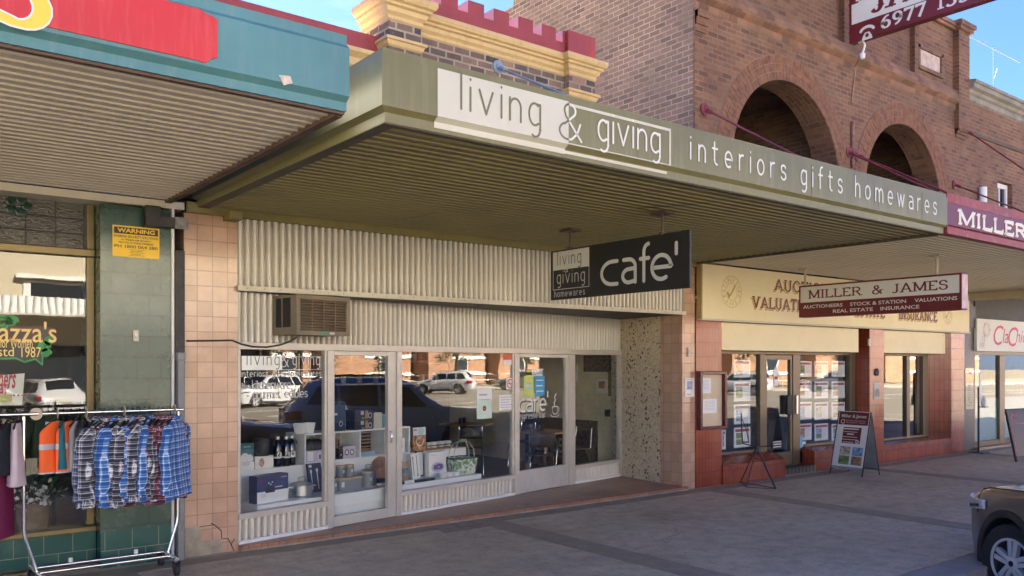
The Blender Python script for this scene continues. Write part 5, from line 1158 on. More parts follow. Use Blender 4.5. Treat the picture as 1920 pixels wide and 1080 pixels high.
    g = MB(W); g.prism([(-.55,.46),(.55,.46),(.5,.72),(-.5,.72)], 'x', -.012, .05); g.build('grille', m_grille, root, bevel=.01)
    g = MB(W); g.box(-.01,.1,-.62,.62,.27,.36); g.build('bumper', m_plastic, root, bevel=.02)
    g = MB(W); g.box(4.60,4.64,-.26,.26,.78,.90); g.build('number_plate', m_signcream, root)
    for s_ in (-1, 1):
        g = MB(W); g.tube([(x, s_*(ring(x)[7][0]+.002), ring(x)[7][1]+.001) for x in [.16+.06*k for k in range(19)]], .006, 5)
        for xd in (1.40, 2.65, 3.50): g.tube([(xd+.04*(k-3)*(xd < 2), s_*(ring(xd, False)[k][0]+.001), ring(xd, False)[k][1]) for k in (3,4,5,6)], .005, 5)
        g.tube([(.40, s_*(ring(.40, False)[k][0]+.001), ring(.40, False)[k][1]) for k in (4,5,6)], .005, 5); g.build('panel_gap', m_rubber, root)
    if badge:
        g = MB(); font_text(g, badge, W @ face_y(1.28, -.945, .86), .17, .03, bold=.02); g.build('badge', m_chrome, root)
    return root
def paint(name, col, metal=.35): return mat(name, col, .28, metal=metal, var=.02, coat=1.0, rvar=.02)
m_gpaint = paint('dark_grey_metallic', (.15,.14,.128), .45)
# ------------------------------------------------------------------ the other side of the street (seen in the windows)
m_cream_wall = mat('cream_render', (.50,.44,.31), .8, var=.06, scale=.5, dirt=.2, dirtcol=(.4,.33,.22), streak=True)
m_whiteband = mat('white_band', (.75,.73,.68), .7)
m_darkwin = mat('far_window', (.02,.025,.03), .08, spec=1)
cb = thing('cream_building', 'cream rendered two storey building across the street with a white fluted awning', 'building', (4, -28, 0))
MB().box(-30,24,-40,-28,-.01,8.4).build('wall', m_cream_wall, cb)
b = MB(); sweep(b, [(0,7.4),(.12,7.45),(.12,7.7),(.2,7.75),(.2,7.85),(0,7.86)], [(-30,-28,0,1),(24,-28,0,1)][::-1]); b.build('cornice', m_whiteband, cb)
for i in range(9):
    x = -26+5.4*i; f = MB().box(x,x+3.0,-28.0,-27.93,4.9,5.9).build('window', m_whiteband, cb); MB().box(x+.3,x+2.7,-27.929,-27.92,5.0,5.8).build('pane', m_darkwin, f)
    MB().box(x-.3,x+3.3,-27.999,-27.6,6.0,6.15).build('ledge', m_whiteband, cb)
b = MB(); b.box(-30,24,-27.98,-25.2,4.1,4.2); b.build('awning_roof', m_cream_soffit, cb)
corr(MB(Matrix.Translation((0,-25.19,0)) @ Matrix.Rotation(math.pi,4,'Z')), -24, 30, 4.15, 4.95, 0, .3, .03, 6).build('awning_fascia', m_white, cb)
b = MB(); b.box(-30,24,-27.99,-27.95,.5,2.8); b.build('shop_window', m_darkwin, cb)
kb = thing('red_brick_building', 'tan brick building with white bands across the street', 'building', (55, -30, 0))
MB().box(28,110,-44,-30,-.01,7.2).build('wall', m_brick_far, kb)
b = MB(); 
for z in (.9, 2.5, 4.4, 6.8): b.box(28,110,-29.99,-29.9,z,z+.3)
b.build('white_band', m_whiteband, kb)
for i in range(13):
    x = 31+6*i; f = MB().box(x,x+2.0,-29.99,-29.86,1.25,2.45).build('window', m_whiteband, kb); MB().box(x+.12,x+1.88,-29.858,-29.84,1.35,2.38).build('pane', m_darkwin, f)
    f = MB().box(x,x+2.0,-29.99,-29.86,4.75,6.4).build('window', m_whiteband, kb); MB().box(x+.12,x+1.88,-29.858,-29.84,4.85,6.3).build('pane', m_darkwin, f)
for i in range(6):
    x = 34+13*i; MB().box(x,x+4,-29.985,-28.4,0,3.4).build('porch', m_brick_far, kb); MB().box(x-.1,x+4.1,-29.98,-28.3,3.401,3.7).build('porch_cap', m_whiteband, kb)
db = thing('timber_shop', 'dark brown shop with a deep shaded veranda across the street', 'shop', (33, -26, 0))
m_brownwood = mat('dark_brown_timber', (.06,.035,.02), .7, var=.3)
MB().box(24.2,40,-29.9,-27.5,-.01,5.2).build('wall', m_brownwood, db); MB().box(24.2,40,-27.4,-24.5,3.3,3.5).build('veranda_roof', m_brownwood, db)
for x in (24.5,28.3,32.1,35.9,39.7): MB().box(x-.08,x+.08,-24.7,-24.55,-.1,3.299).build('post', m_brownwood, db)
for x in (25.5,29.3,33.1,36.9): MB().box(x,x+2.2,-27.499,-27.45,.8,2.6).build('window', m_darkwin, db)
fl = thing('railing', 'white ramp railing in front of the brick building across the street', 'railing', (55, -26, 0))
b = MB()
for z in (.55, 1.05): b.tube([(36,-26,z),(80,-26,z)], .03, 6)
for i in range(23): b.tube([(36+2*i,-26,0),(36+2*i,-26,1.05)], .03, 6)
b.build('rails', m_white, fl)
m_leaf = mat('street_tree_leaf', (.05,.085,.025), .6, var=.45, scale=1.5); m_bark = mat('street_tree_bark', (.12,.09,.06), .9, var=.3)
def street_tree(x, y, h, cr_, seed, label):
    rr = random.Random(seed); t = thing('street_tree', label, 'tree', (x, y, 0))
    b = MB(); b.tube([(x,y,0),(x+.05,y,h*.4),(x,y+.05,h*.7)], [.14,.11,.07], 8)
    for k in range(6):
        a = k*1.05+rr.random(); b.tube([(x,y,h*.42),(x+cr_*.4*math.cos(a),y+cr_*.4*math.sin(a),h*.62),(x+cr_*.7*math.cos(a),y+cr_*.7*math.sin(a),h*.75)], [.06,.04,.02], 5)
    b.build('trunk', m_bark, t, smooth=60); b = MB()
    cl = [(x+rr.gauss(0,cr_*.42), y+rr.gauss(0,cr_*.42), h*.70+rr.gauss(0,h*.13), rr.uniform(.35,.8)) for _ in range(34)]
    for i in range(2600):
        c = rr.choice(cl); p = Vector((rr.gauss(c[0],c[3]*.5), rr.gauss(c[1],c[3]*.5), rr.gauss(c[2],c[3]*.4)))
        a = Vector((rr.gauss(0,1),rr.gauss(0,1),rr.gauss(0,1))).normalized(); q = a.cross(Vector((rr.gauss(0,1),rr.gauss(0,1),rr.gauss(0,1)))).normalized(); s_ = rr.uniform(.07,.13)
        b.add([p-a*s_, p+q*s_*.5, p+a*s_, p-q*s_*.5], [(0,1,2,3)])
    b.build('crown', m_leaf, t); return t
for i, (x, y, h) in enumerate(((27,-23.2,5.2),(38,-23.4,5.6),(47,-23,4.8),(57,-23.4,5.8),(69,-23.2,5.2))):
    street_tree(x, y, h, 1.9, 40+i, 'leafy street tree across the road, %s along from the cream building' % ORD[i])
def hedge(x0, x1, y0, y1, h, label, seed):
    rr = random.Random(seed); t = thing('hedge', label, 'hedge', ((x0+x1)/2, (y0+y1)/2, 0))
    MB().box(x0+.15,x1-.15,y0+.15,y1-.15,0,h-.15).build('core', m_bark, t); b = MB()
    for i in range(1800):
        f_ = rr.random(); p = [rr.uniform(x0,x1), rr.uniform(y0,y1), rr.uniform(.05,h)]
        if f_ < .4: p[1] = y1-abs(rr.gauss(0,.06))
        elif f_ < .7: p[2] = h-abs(rr.gauss(0,.06))
        else: p[0] = x0+abs(rr.gauss(0,.06))
        p = Vector(p); a = Vector((rr.gauss(0,1),rr.gauss(0,1),rr.gauss(0,1))).normalized(); q = a.cross(Vector((rr.gauss(0,1),rr.gauss(0,1),rr.gauss(0,1)))).normalized(); s_ = rr.uniform(.06,.11)
        b.add([p-a*s_, p+q*s_*.6, p+a*s_, p-q*s_*.6], [(0,1,2,3)])
    b.build('leaves', m_leaf, t)
hedge(41,45,-23.6,-22.4,1.1,'clipped green hedge across the road in front of the railing',3)
# parked cars: the grey one at the kerb on the right, others met only in the reflections
make_suv('dark grey SUV parked nose-in at the kerb on the right, its alloy front wheel showing', m_gpaint, (9.66, 3.52, -.28), R(-127), steer=R(14), badge='HYBRID')
make_suv('blue SUV parked nose-in further along the kerb, mirrored in the shop windows', paint('blue_metallic', (.34,.58,.80), .05), (15.3, 4.4, -.28), R(-138), clad=False).scale = (1.1, 1.05, 1.12)
m_wpaint = paint('white_car_paint', (.5,.5,.5), 0)
make_suv('white SUV parked across the road opposite the homewares shop', m_wpaint, (27.0, -17.6, -.28), R(4), clad=False)
make_suv('white SUV parked across the road beside the hedge', m_wpaint, (49.5, -22.4, -.28), R(70), clad=False)
make_suv('silver SUV parked across the road beyond the second tree', paint('silver_car_paint', (.45,.47,.48), .5), (62, -22.4, -.28), R(75), clad=False)
make_suv('white wagon parked across the road in front of the cream building', m_wpaint, (5.6, -22.8, -.28), R(80), clad=False)
# ------------------------------------------------------------------ inside the homewares shop (u, v, z in the shopfront frame)
fz = .04
def sth(name, label, cat, u, v, z, group=None): return thing(name, label, cat, tuple(SF @ Vector((u, v, z))), SF_A, group)
def S(): return MB(SF)
def RB(u, v, z, rot, lean=0): return SF @ Matrix.Translation((u, v, z)) @ Matrix.Rotation(R(rot), 4, 'Z') @ Matrix.Rotation(R(lean), 4, 'X')
t = sth('display_platform', 'long low white display platform along the foot of the shop windows', 'platform', 2.1, .4, fz)
S().box(.31,3.82,.12,.599,.25,.40).build('top_box', m_melamine, t, bevel=.003); S().box(.2,3.9,.16,.58,fz,.249).build('base', m_melamine, t)
t = sth('display_cabinet', 'white display cabinet with a row of open cubes behind the low platform', 'cabinet', 2.1, .9, fz)
S().box(.10,4.02,.60,1.15,fz,.72).build('base', m_melamine, t, bevel=.003)
S().box(1.255,2.94,.60,.98,.7205,.735).build('shelf', m_melamine, t); S().box(1.255,2.94,.60,.98,1.06,1.08).build('shelf', m_melamine, t)
for u in (1.255, 1.68, 2.085, 2.50, 2.92): S().box(u,u+.02,.602,.978,.7355,1.0595).build('divider', m_melamine, t)
S().box(1.276,2.919,.979,.99,.735,1.08).build('back_panel', mat('grey_back_panel', (.4,.41,.38), .6), t)
m_navy = mat('navy_print', (.03,.04,.11), .4); m_tealbox = mat('teal_print', (.03,.12,.13), .4); m_silverp = mat('silver_print', (.6,.6,.62), .3); m_kraft = mat('kraft_card', (.45,.33,.2), .7)
m_enamel = mat('grey_enamel', (.2,.22,.225), .35, var=.03); m_stone = mat('stoneware_white', (.75,.74,.7), .25); m_lblue = mat('pale_blue_glaze', (.3,.52,.6), .2)
m_dkbox = mat('black_carton', (.02,.02,.022), .4); m_wood2 = mat('brown_board', (.3,.14,.055), .45, var=.3, scale=14); m_lightwood = mat('light_wood', (.5,.33,.17), .45, var=.15, scale=12)
m_purple = mat('purple_print', (.12,.07,.2), .4); m_lilac = mat('lilac_print', (.5,.45,.58), .5); m_green = mat('green_print', (.1,.25,.05), .5); m_food = mat('food_photo', (.42,.2,.07), .4, var=.9, scale=22)
def carton(name, label, cat, u, v, z, w_, d_, h_, mt, rot=0, lean=0, prints=(), text=()):
    """box whose front (w_ x h_) faces the glass; prints: (x0,x1,y0,y1,material) in fractions of the front"""
    t = sth(name, label, cat, u, v, z); M = RB(u, v, z, rot, lean)
    MB(M).box(0,w_,0,d_,0,h_).build('carton', mt, t, bevel=.002)
    k = 0
    for p in prints:
        mb = MB(M)
        if p[0] == 'disc': mb.prism([(w_*p[1]+p[3]*h_*math.cos(a*.42)*p[4], h_*p[2]+p[3]*h_*math.sin(a*.42)) for a in range(15)], 'y', -.0015-.0007*k, -.0006-.0007*k); mt2 = p[5]
        else: mb.box(w_*p[0], w_*p[1], -.0015-.0007*k, -.0006-.0007*k, h_*p[2], h_*p[3]); mt2 = p[4]
        mb.build('print', mt2, t); k += 1
    for (s_, x, y, wd, hh, mt2) in text:
        mb = MB(M); font_text(mb, s_, Matrix(((1,0,0,w_*x),(0,0,-1,-.0025-.0007*k),(0,1,0,h_*y),(0,0,0,1))), w_*wd, h_*hh, bold=.01); mb.build('print_lettering', mt2, t)
    return t
carton('cookware_box', 'navy and white cookware carton with a pan picture on the low platform', 'box', .355, .20, .401, .44, .13, .295, m_navy, 8, 0,
       [(0,1,0,.42,m_white), (.26,.56,.36,.55,m_dkbox), ('disc',.41,.55,.09,1.6,m_dkbox), ('disc',.2,.27,.06,2.2,m_silverp), (.56,.8,.52,.56,m_silverp), ('disc',.36,.72,.03,1,m_white), ('disc',.42,.66,.03,1,m_white), ('disc',.47,.74,.03,1,m_white)],
       [('PYROLUX', .06, .80, .22, .07, m_cardred), ('COOKWARE', .75, .86, .18, .05, m_white)])
t = sth('stockpot', 'stainless steel pot with glass lid on the low platform', 'pot', 1.05, .40, .40); c = SF @ Vector((1.05, .38, .401))
b = MB(); b.lathe([(.001,0),(.115,0),(.125,.01),(.127,.12),(.132,.125),(.127,.128),(.122,.12)], c, 28); b.build('pan', m_steel, t, smooth=40)
b = MB(); b.lathe([(.13,.128),(.10,.15),(.04,.162),(.001,.163)], c, 28); b.build('lid', mat('glass_lid', (.35,.36,.35), .08, spec=1), t, smooth=60)
b = MB(); a = c + Vector((0,0,.16)); b.tube([a+Vector((-.04,0,0)),a+Vector((-.035,0,.05)),a+Vector((.035,0,.05)),a+Vector((.04,0,0))], .006, 6); b.build('lid_handle', m_steel, t, smooth=60)
for s_ in (-1,1):
    b = MB(); b.tube([c+Vector((s_*.12,-.04,.1)),c+Vector((s_*.165,-.03,.105)),c+Vector((s_*.165,.03,.105)),c+Vector((s_*.12,.04,.1))], .006, 6); b.build('side_handle', m_steel, t, smooth=60)
carton('cutlery_box', 'black cutlery carton with spoons leaning on the white cabinet', 'box', 1.235, .46, .401, .20, .03, .34, m_dkbox, 0, -12, [(.1,.3,.86,.95,m_silverp),(.18,.24,.1,.7,m_silverp),('disc',.21,.72,.07,.6,m_steel),(.6,.66,.1,.7,m_silverp),('disc',.63,.75,.07,.6,m_steel)])
carton('dinner_set_box', 'teal and white dinner set carton on the cabinet top at the left end', 'box', .39, .61, .721, .19, .12, .30, m_tealbox, 0, 0, [(0,1,0,.3,m_white),('disc',.38,.42,.24,.8,m_stone),('disc',.72,.42,.17,.8,m_stone),('disc',.5,.25,.09,1.6,m_silverp)], [('BAKEWARE', .3, .86, .45, .04, m_white)])
carton('bowl_set_box', 'white gift carton with a patterned bowl print under the grey bag', 'box', .60, .62, .721, .24, .14, .14, m_white, 0, 0, [('disc',.35,.5,.36,.7,mat('floral_print', (.45,.25,.22), .4, var=.8, scale=30))])
t = sth('cooler_bag', 'charcoal grey fabric storage bag standing on the white gift carton', 'bag', .72, .70, .862); c = SF @ Vector((.72,.70,.862))
b = MB(); b.lathe([(.001,0),(.10,0),(.108,.02),(.105,.16),(.095,.185),(.06,.20),(.001,.205)], c, 20); b.build('pouch', mat('charcoal_fabric', (.05,.05,.052), .9, var=.2, bump=.3), t, smooth=50)
b = MB(); b.tube([c+Vector((-.05,0,.19)),c+Vector((-.03,0,.225)),c+Vector((.03,0,.225)),c+Vector((.05,0,.19))], .008, 6); b.build('strap', m_dkbox, t)
for i, u in enumerate((.935, 1.03, 1.125)):
    t = sth('drink_bottle', 'black steel drink bottle with white round label, %s of three on the cabinet' % ['left','middle','right'][i], 'bottle', u, .68, .721, 'black drink bottles on the display cabinet'); c = SF @ Vector((u,.68-.03*(i==1),.721))
    b = MB(); b.lathe([(.001,0),(.044,0),(.047,.01),(.047,.25),(.03,.29),(.022,.30),(.022,.31)], c, 20); b.build('flask', mat('black_gloss', (.012,.018,.02), .15, spec=.8) if i == 0 else bpy.data.materials['black_gloss'], t, smooth=40)
    b = MB(); b.lathe([(.024,.31),(.026,.315),(.026,.345),(.022,.35),(.001,.35)], c, 16); b.build('cap', m_steel, t, smooth=40)
    b = MB(); b.tube([c+Vector((-.026,0,.33)),c+Vector((-.055,-.02,.27)),c+Vector((-.05,-.03,.25))], .006, 5); b.tube([c+Vector((.026,0,.33)),c+Vector((.055,-.02,.27)),c+Vector((.05,-.03,.25))], .006, 5); b.build('strap', m_dkbox, t)
    b = MB(); b.lathe([(.0475,.095),(.0482,.097),(.0482,.113),(.0475,.115)], c, 20); b.build('band', m_white, t)
    b = MB(SF); cc = Vector((u,.68-.03*(i==1),.721)); b.add([(cc.x+.034*math.cos(k*.4488), cc.y-.0495+.012*abs(math.cos(k*.4488))**2, cc.z+.135+.034*math.sin(k*.4488)) for k in range(14)], [list(range(14))]); b.build('label', m_white, t)
for i, (u, w_) in enumerate(((1.20,.075),(1.33,.08))):
    t = sth('planter_pot', 'white %s ceramic pot on the cube shelf in the first window' % ['ribbed','plain'][i], 'pot', u+.05, .75, 1.081); c = SF @ Vector((u+.07,.72,1.081))
    b = MB(); b.lathe([(.001,0),(w_*.75,0),(w_,.12),(w_*.93,.12),(w_*.7,.03),(.001,.03)], c, 24); b.build('cup', m_stone, t, smooth=50)
    if i == 0:
        b = MB()
        for k in range(24): a = k*.2618; b.tube([c+Vector((math.cos(a)*w_*.76,math.sin(a)*w_*.76,.005)), c+Vector((math.cos(a)*w_*1.0,math.sin(a)*w_*1.0,.115))], .004, 4)
        b.build('rib', m_white, t)
t = sth('round_case', 'black domed case in the first cube of the white cabinet', 'case', 1.47, .75, .9); c = SF @ Vector((1.47,.76,.872)); b = MB(); b.lathe([(.001,0),(.17,0),(.175,.03),(.16,.09),(.10,.125),(.001,.13)], c, 24, sx=1, sy=.7); b.build('shell', m_dkbox, t, smooth=50)
b = MB(); b.tube([c+Vector((-.04,0,.125)),c+Vector((0,0,.15)),c+Vector((.04,0,.125))], .006, 5); b.build('handle', m_darkiron, t)
carton('glass_set_box', 'lilac and white drinking glass carton under the black domed case', 'box', 1.30, .63, .736, .36, .2, .135, m_lilac, 0, 0, [(.04,.28,.1,.9,m_white),(.45,.95,.12,.75,m_silverp),(.5,.58,.2,.6,m_purple),(.64,.72,.2,.6,m_purple),(.78,.86,.2,.6,m_purple)])
# on and in the cubes behind the first door
carton('coffee_maker_box', 'dark blue coffee maker carton standing on the cube shelf', 'box', 1.70, .64, 1.081, .19, .16, .36, mat('dark_blue_print', (.02,.05,.09), .35), 0, 0, [(.1,.35,.55,.62,m_silverp),('disc',.62,.25,.1,.75,m_silverp),('disc',.62,.25,.07,.75,m_dkbox)])
t = sth('serving_tray', 'cream arch shaped tray with leaf print on the cube shelf behind the door', 'tray', 1.98, .78, 1.081); M = RB(1.88, .80, 1.081, 0, -6)
MB(M).prism([(0,0),(.2,0),(.2,.22)] + arc(.08,.22,.12,.14,0,180,12) + [(0,.0)][:0] + [(-.04,.22),(-.04,0)], 'y', 0, .012).build('board', m_signcream, t, bevel=.003)
b = MB(M)
for k in range(7): a = k*.9; b.prism([(.09+.05*math.cos(a)+.03*math.cos(a+q), .24+.05*math.sin(a)+.018*math.sin(a+q)) for q in (0,1.57,3.14,4.71)], 'y', -.002, -.0005)
b.build('leaf_print', m_dkbox, t)
for i in range(2): carton('mug_box', 'black glass mug carton, %s of the stacked pair on the cube shelf' % ['lower','upper'][i], 'box', 2.02, .62, 1.081+.125*i, .30, .18, .122, m_dkbox, 0, 0, [(.32,.48,.5,.9,m_silverp),(.56,.72,.1,.92,mat('amber_print', (.5,.32,.1), .3, var=.5, scale=30) if i == 0 else bpy.data.materials['amber_print']),('disc',.82,.4,.3,.9,m_silverp),('disc',.82,.4,.2,.9,m_dkbox)], [('Glass', .36, .1, .14, .16, m_white)])
carton('plain_carton', 'small cream carton on the cube shelf beside the mug cartons', 'box', 2.345, .64, 1.081, .14, .12, .2, m_signcream, 0)
t = sth('mixing_bowl', 'pale blue footed bowl on the cube shelf at the door post', 'bowl', 2.62, .75, 1.081); c = SF @ Vector((2.66,.76,1.081)); b = MB(); b.lathe([(.001,0),(.07,0),(.075,.02),(.12,.10),(.135,.15),(.15,.152),(.15,.16),(.128,.158),(.06,.03),(.001,.03)], c, 26); b.build('bowl_body', m_lblue, t, smooth=50)
carton('knife_block', 'dark brown timber knife block in the second cube', 'knife block', 1.72, .70, .736, .13, .12, .24, m_wood2, 0, 0, [(.15,.3,.5,.95,m_dkbox),(.45,.6,.5,.95,m_dkbox),(.75,.9,.5,.95,m_dkbox)])
carton('mug_gift_box', 'white carton with two grey mug prints in the second cube', 'box', 1.845, .63, .736, .17, .1, .15, m_lilac, -14, 0, [('disc',.3,.5,.25,.75,m_dkbox),('disc',.3,.5,.17,.75,m_stone),('disc',.7,.5,.25,.75,m_dkbox),('disc',.7,.5,.17,.75,m_stone)])
carton('black_gift_box', 'small black carton beside the mug print carton', 'box', 1.77, .62, .736, .07, .05, .13, m_dkbox, 0, 0, [('disc',.5,.4,.08,1,m_white)])
t = sth('knife_set', 'black knife set with pale handles in the third cube', 'knife set', 2.28, .8, .736)
S().box(2.12,2.48,.86,.90,.736,1.04).build('rack', m_dkbox, t); b = S()
for i in range(6): b.box(2.15+.02*(i % 2),2.29,.83,.858,.80+.04*i,.812+.04*i); b.box(2.31,2.46,.835,.858,.785+.045*i,.797+.045*i)
b.build('blade', m_lightwood, t)
carton('folded_towel', 'pale blue folded tea towels in the third cube', 'towel', 2.11, .63, .736, .24, .16, .06, m_lblue, 0)
t = sth('bread_board', 'rough brown loaf board lying on the blue folded towels', 'board', 2.2, .7, .797); S().box(2.12,2.32,.64,.78,.7965,.83).build('slab', m_wood2, t, bevel=.01)
carton('teapot_box', 'white carton with a blue teapot print in the last cube', 'box', 2.70, .63, .736, .17, .1, .19, m_white, 0, 0, [('disc',.5,.42,.2,1.1,m_navy),('disc',.5,.42,.12,.8,m_white),(.4,.6,.62,.66,m_navy)])
carton('green_box', 'bright green carton behind the teapot print carton', 'box', 2.58, .66, .736, .11, .12, .20, m_green, 0)
# grey kitchen canisters on the low platform
t = sth('bread_bin', 'long grey enamel bread bin with timber lid on the low platform', 'bread bin', 1.70, .40, .401); M = SF
def rbox(mb, u0, u1, v0, v1, z0, z1, r=.05):
    P = []
    for cx, cy, a in ((u1-r,v0+r,-90),(u1-r,v1-r,0),(u0+r,v1-r,90),(u0+r,v0+r,180)): P += arc(cx,cy,r,r,a,a+90,5)
    return mb.prism(P, 'z', z0, z1)
rbox(S(), 1.53,1.90,.31,.50,.401,.525).build('bin', m_enamel, t, smooth=35); rbox(S(), 1.52,1.91,.30,.51,.5255,.545).build('lid', m_lightwood, t, smooth=35)
S().box(1.57,1.61,.302,.309,.44,.50).build('tag', m_white, t)
def canister(u, v, z, r, h, label, lidm=m_lightwood, name='canister', tagp=True):
    t = sth(name, label, 'canister', u, v, z); c = SF @ Vector((u, v, z)); b = MB(); b.lathe([(.001,0),(r*.97,0),(r,.005),(r,h),(r*.96,h+.001),(.001,h+.001)], c, 26); b.build('tin', m_enamel, t, smooth=40)
    b = MB(); b.lathe([(r*1.02,h+.002),(r*1.03,h+.006),(r*1.03,h+.016),(r,h+.018),(.001,h+.018)], c, 26); b.build('lid', lidm, t, smooth=40)
    if tagp: S().box(u-.012,u+.012,v-r-.004,v-r-.001,z+h*.45,z+h*.72).build('tag', m_white, t)
canister(1.635,.41,.5455,.058,.125,'small grey canister, left of the two on top of the bread bin'); canister(1.762,.41,.5455,.058,.125,'small grey canister, right of the two on top of the bread bin')
canister(1.975,.33,.401,.075,.175,'tall grey canister beside the bread bin'); canister(1.435,.30,.401,.055,.15,'grey canister at the left end of the bread bin behind the mullion')
t = sth('kettle', 'grey enamel milk can with a wire handle behind the tall canister', 'kettle', 2.10, .47, .401); c = SF @ Vector((2.10,.46,.401)); b = MB(); b.lathe([(.001,0),(.09,0),(.095,.01),(.095,.15),(.07,.19),(.055,.20),(.001,.202)], c, 24); b.build('pot_body', m_enamel, t, smooth=45)
b = MB(); b.tube([c+Vector((-.04,0,.2)),c+Vector((-.03,0,.25)),c+Vector((.03,0,.25)),c+Vector((.04,0,.2))], .007, 6); b.build('handle', m_chrome, t, smooth=60)
t = sth('round_board', 'round timber chopping board leaning on the white cabinet', 'chopping board', 2.38, .55, .401); b = MB(RB(2.40,.52,.401,0,-9)); b.prism(arc(0,.165,.165,.165,0,360,32)[:-1], 'y', 0, .018); b.build('disc', m_wood2, t, bevel=.004)
t = sth('jar_tray', 'timber tray of small dark jars in front of the round board', 'tray', 2.25, .3, .401); S().box(2.06,2.42,.22,.33,.401,.415).build('tray_base', m_lightwood, t, bevel=.003)
for i in range(4):
    c = SF @ Vector((2.12+.085*i,.275,.4155)); b = MB(); b.lathe([(.001,0),(.034,0),(.036,.02),(.03,.022),(.001,.022)], c, 14); b.build('saucer', m_stone, t); b = MB(); b.lathe([(.03,.022),(.032,.03),(.032,.075),(.001,.078)], c, 14); b.build('jar', m_dkbox, t, smooth=40)
# second window, left to right
carton('board_stack', 'carton printed with timber grey and brown boards at the left of the second window', 'box', 2.46, .36, .401, .24, .05, .25, m_lightwood, 0, -8, [(0,1,.36,.66,mat('slate_print', (.12,.17,.19), .5, var=.5, scale=15)),(0,1,0,.33,mat('oak_print', (.34,.2,.12), .5, var=.4, scale=15))])
t = sth('serving_board', 'long black serving platter with white tag at the platform edge', 'platter', 2.6, .2, .401); S().prism([(2.36,.14),(2.95,.15),(3.0,.18),(2.95,.21),(2.36,.24)], 'z', .401, .425).build('slab', m_dkbox, t, bevel=.006); S().box(2.42,2.58,.132,.138,.405,.445).build('tag', m_white, t)
carton('salad_server_box', 'white and black carton with a pair of gold and black salad servers', 'box', 2.80, .42, .401, .165, .03, .335, m_white, 0, -8, [(0,.1,0,1,m_dkbox),('disc',.3,.82,.055,1,m_gold),(.27,.33,.12,.78,m_dkbox),('disc',.7,.14,.055,1,m_gold),(.67,.73,.2,.92,m_dkbox)])
carton('picture_frame', 'black framed grey print standing behind the servers carton', 'frame', 2.99, .52, .401, .13, .03, .35, m_dkbox, 0, -3, [(.12,.88,.06,.94,m_silverp)])
carton('doughnut_set_box', 'tall white carton with a purple doughnut plate print', 'box', 3.11, .42, .401, .33, .08, .325, m_white, 0, 0, [('disc',.5,.36,.20,1.9,m_lilac),('disc',.38,.36,.11,1.1,m_purple),('disc',.55,.38,.13,1,m_purple),('disc',.68,.37,.11,1.1,m_purple),('disc',.55,.36,.045,1,m_lilac)], [('Casa Serve', .1, .85, .42, .05, m_ink)])
t = sth('dip_dish', 'white three part dip dish in front of the doughnut carton', 'dish', 3.3, .25, .401)
for i in range(3):
    c = SF @ Vector((3.20+.12*i,.24,.401)); b = MB(); b.lathe([(.001,0),(.04,0),(.062,.055),(.066,.06),(.056,.055),(.035,.012),(.001,.012)], c, 18, sx=1.05, sy=.9); b.build('bowl', m_stone, t, smooth=50)
b = S(); b.tube([(3.45,.24,.45),(3.50,.24,.47),(3.52,.24,.465)], .012, 6); b.build('handle', m_stone, t, smooth=60)
carton('recipe_book', 'tall cookbook with a food bowl cover on the cabinet behind the second window', 'book', 3.03, .63, .721, .235, .03, .33, m_food, 0, -3, [(0,1,.68,1,m_silverp),('disc',.62,.84,.17,1.0,m_lblue),('disc',.5,.42,.2,1.05,m_white),('disc',.5,.44,.17,1.05,m_food),(.05,.3,.88,.93,m_cardred)])
t = sth('condiment_rack', 'black wire rack of white bowls on the cabinet end', 'rack', 3.55, .8, .721); S().box(3.33,3.88,.68,.84,.721,.736).build('base_board', m_wood2, t)
for i in range(4):
    c = SF @ Vector((3.40+.135*i,.76,.745)); b = MB(); b.lathe([(.001,0),(.045,0),(.062,.075),(.052,.072),(.035,.01),(.001,.01)], c, 4+14, sx=1, sy=.9); b.build('bowl', m_stone, t, smooth=50)
b = S(); b.tube([(3.32,.68,.78),(3.88,.68,.78)], .006, 5); b.tube([(3.32,.84,.78),(3.88,.84,.78)], .006, 5); b.tube([(3.32,.68,.737),(3.32,.68,.82),(3.32,.84,.82),(3.32,.84,.737)], .006, 5); b.build('wire', m_darkiron, t, smooth=60)
t = sth('picnic_basket', 'white and green leaf print picnic basket with arched handle on the platform end', 'basket', 3.70, .36, .401)
def _leafprint():
    m, N, L, P = nt('leaf_print_fabric'); p = wpos(N); n = noise(N, L, p, 9, 3, .6); n.inputs['Distortion'].default_value = 2.2
    r = N.new('ShaderNodeValToRGB'); e = r.color_ramp.elements; e[0].position = .42; e[0].color = (.10,.22,.06,1); e[1].position = .55; e[1].color = (.66,.70,.62,1); x = e.new(.48); x.color = (.25,.4,.15,1); L.new(n.outputs['Fac'], r.inputs[0]); L.new(r.outputs[0], P.inputs['Base Color']); P.inputs['Roughness'].default_value = .8; return m
b = S(); rr_ = [(.0,.19,.13),(.02,.20,.14),(.21,.235,.155)]; vs = []
for z, a, c_ in rr_:
    for k in range(24): q = k*2*math.pi/24; ex = lambda t_: math.copysign(abs(t_)**.6, t_); vs.append((3.70+a*ex(math.cos(q)), .38+c_*ex(math.sin(q)), .401+z))
b.add(vs, [(i*24+k, i*24+(k+1)%24, (i+1)*24+(k+1)%24, (i+1)*24+k) for i in range(2) for k in range(24)] + [list(range(24))[::-1], list(range(48,72))]); b.build('fabric_body', _leafprint(), t, smooth=40)
b = S(); b.tube([(3.70+.24*math.copysign(abs(math.cos(q))**.6,math.cos(q)), .38+.16*math.copysign(abs(math.sin(q))**.6,math.sin(q)), .617) for q in [k*2*math.pi/28 for k in range(29)]], .009, 6); b.build('rim', m_darkiron, t, smooth=60)
b = S()
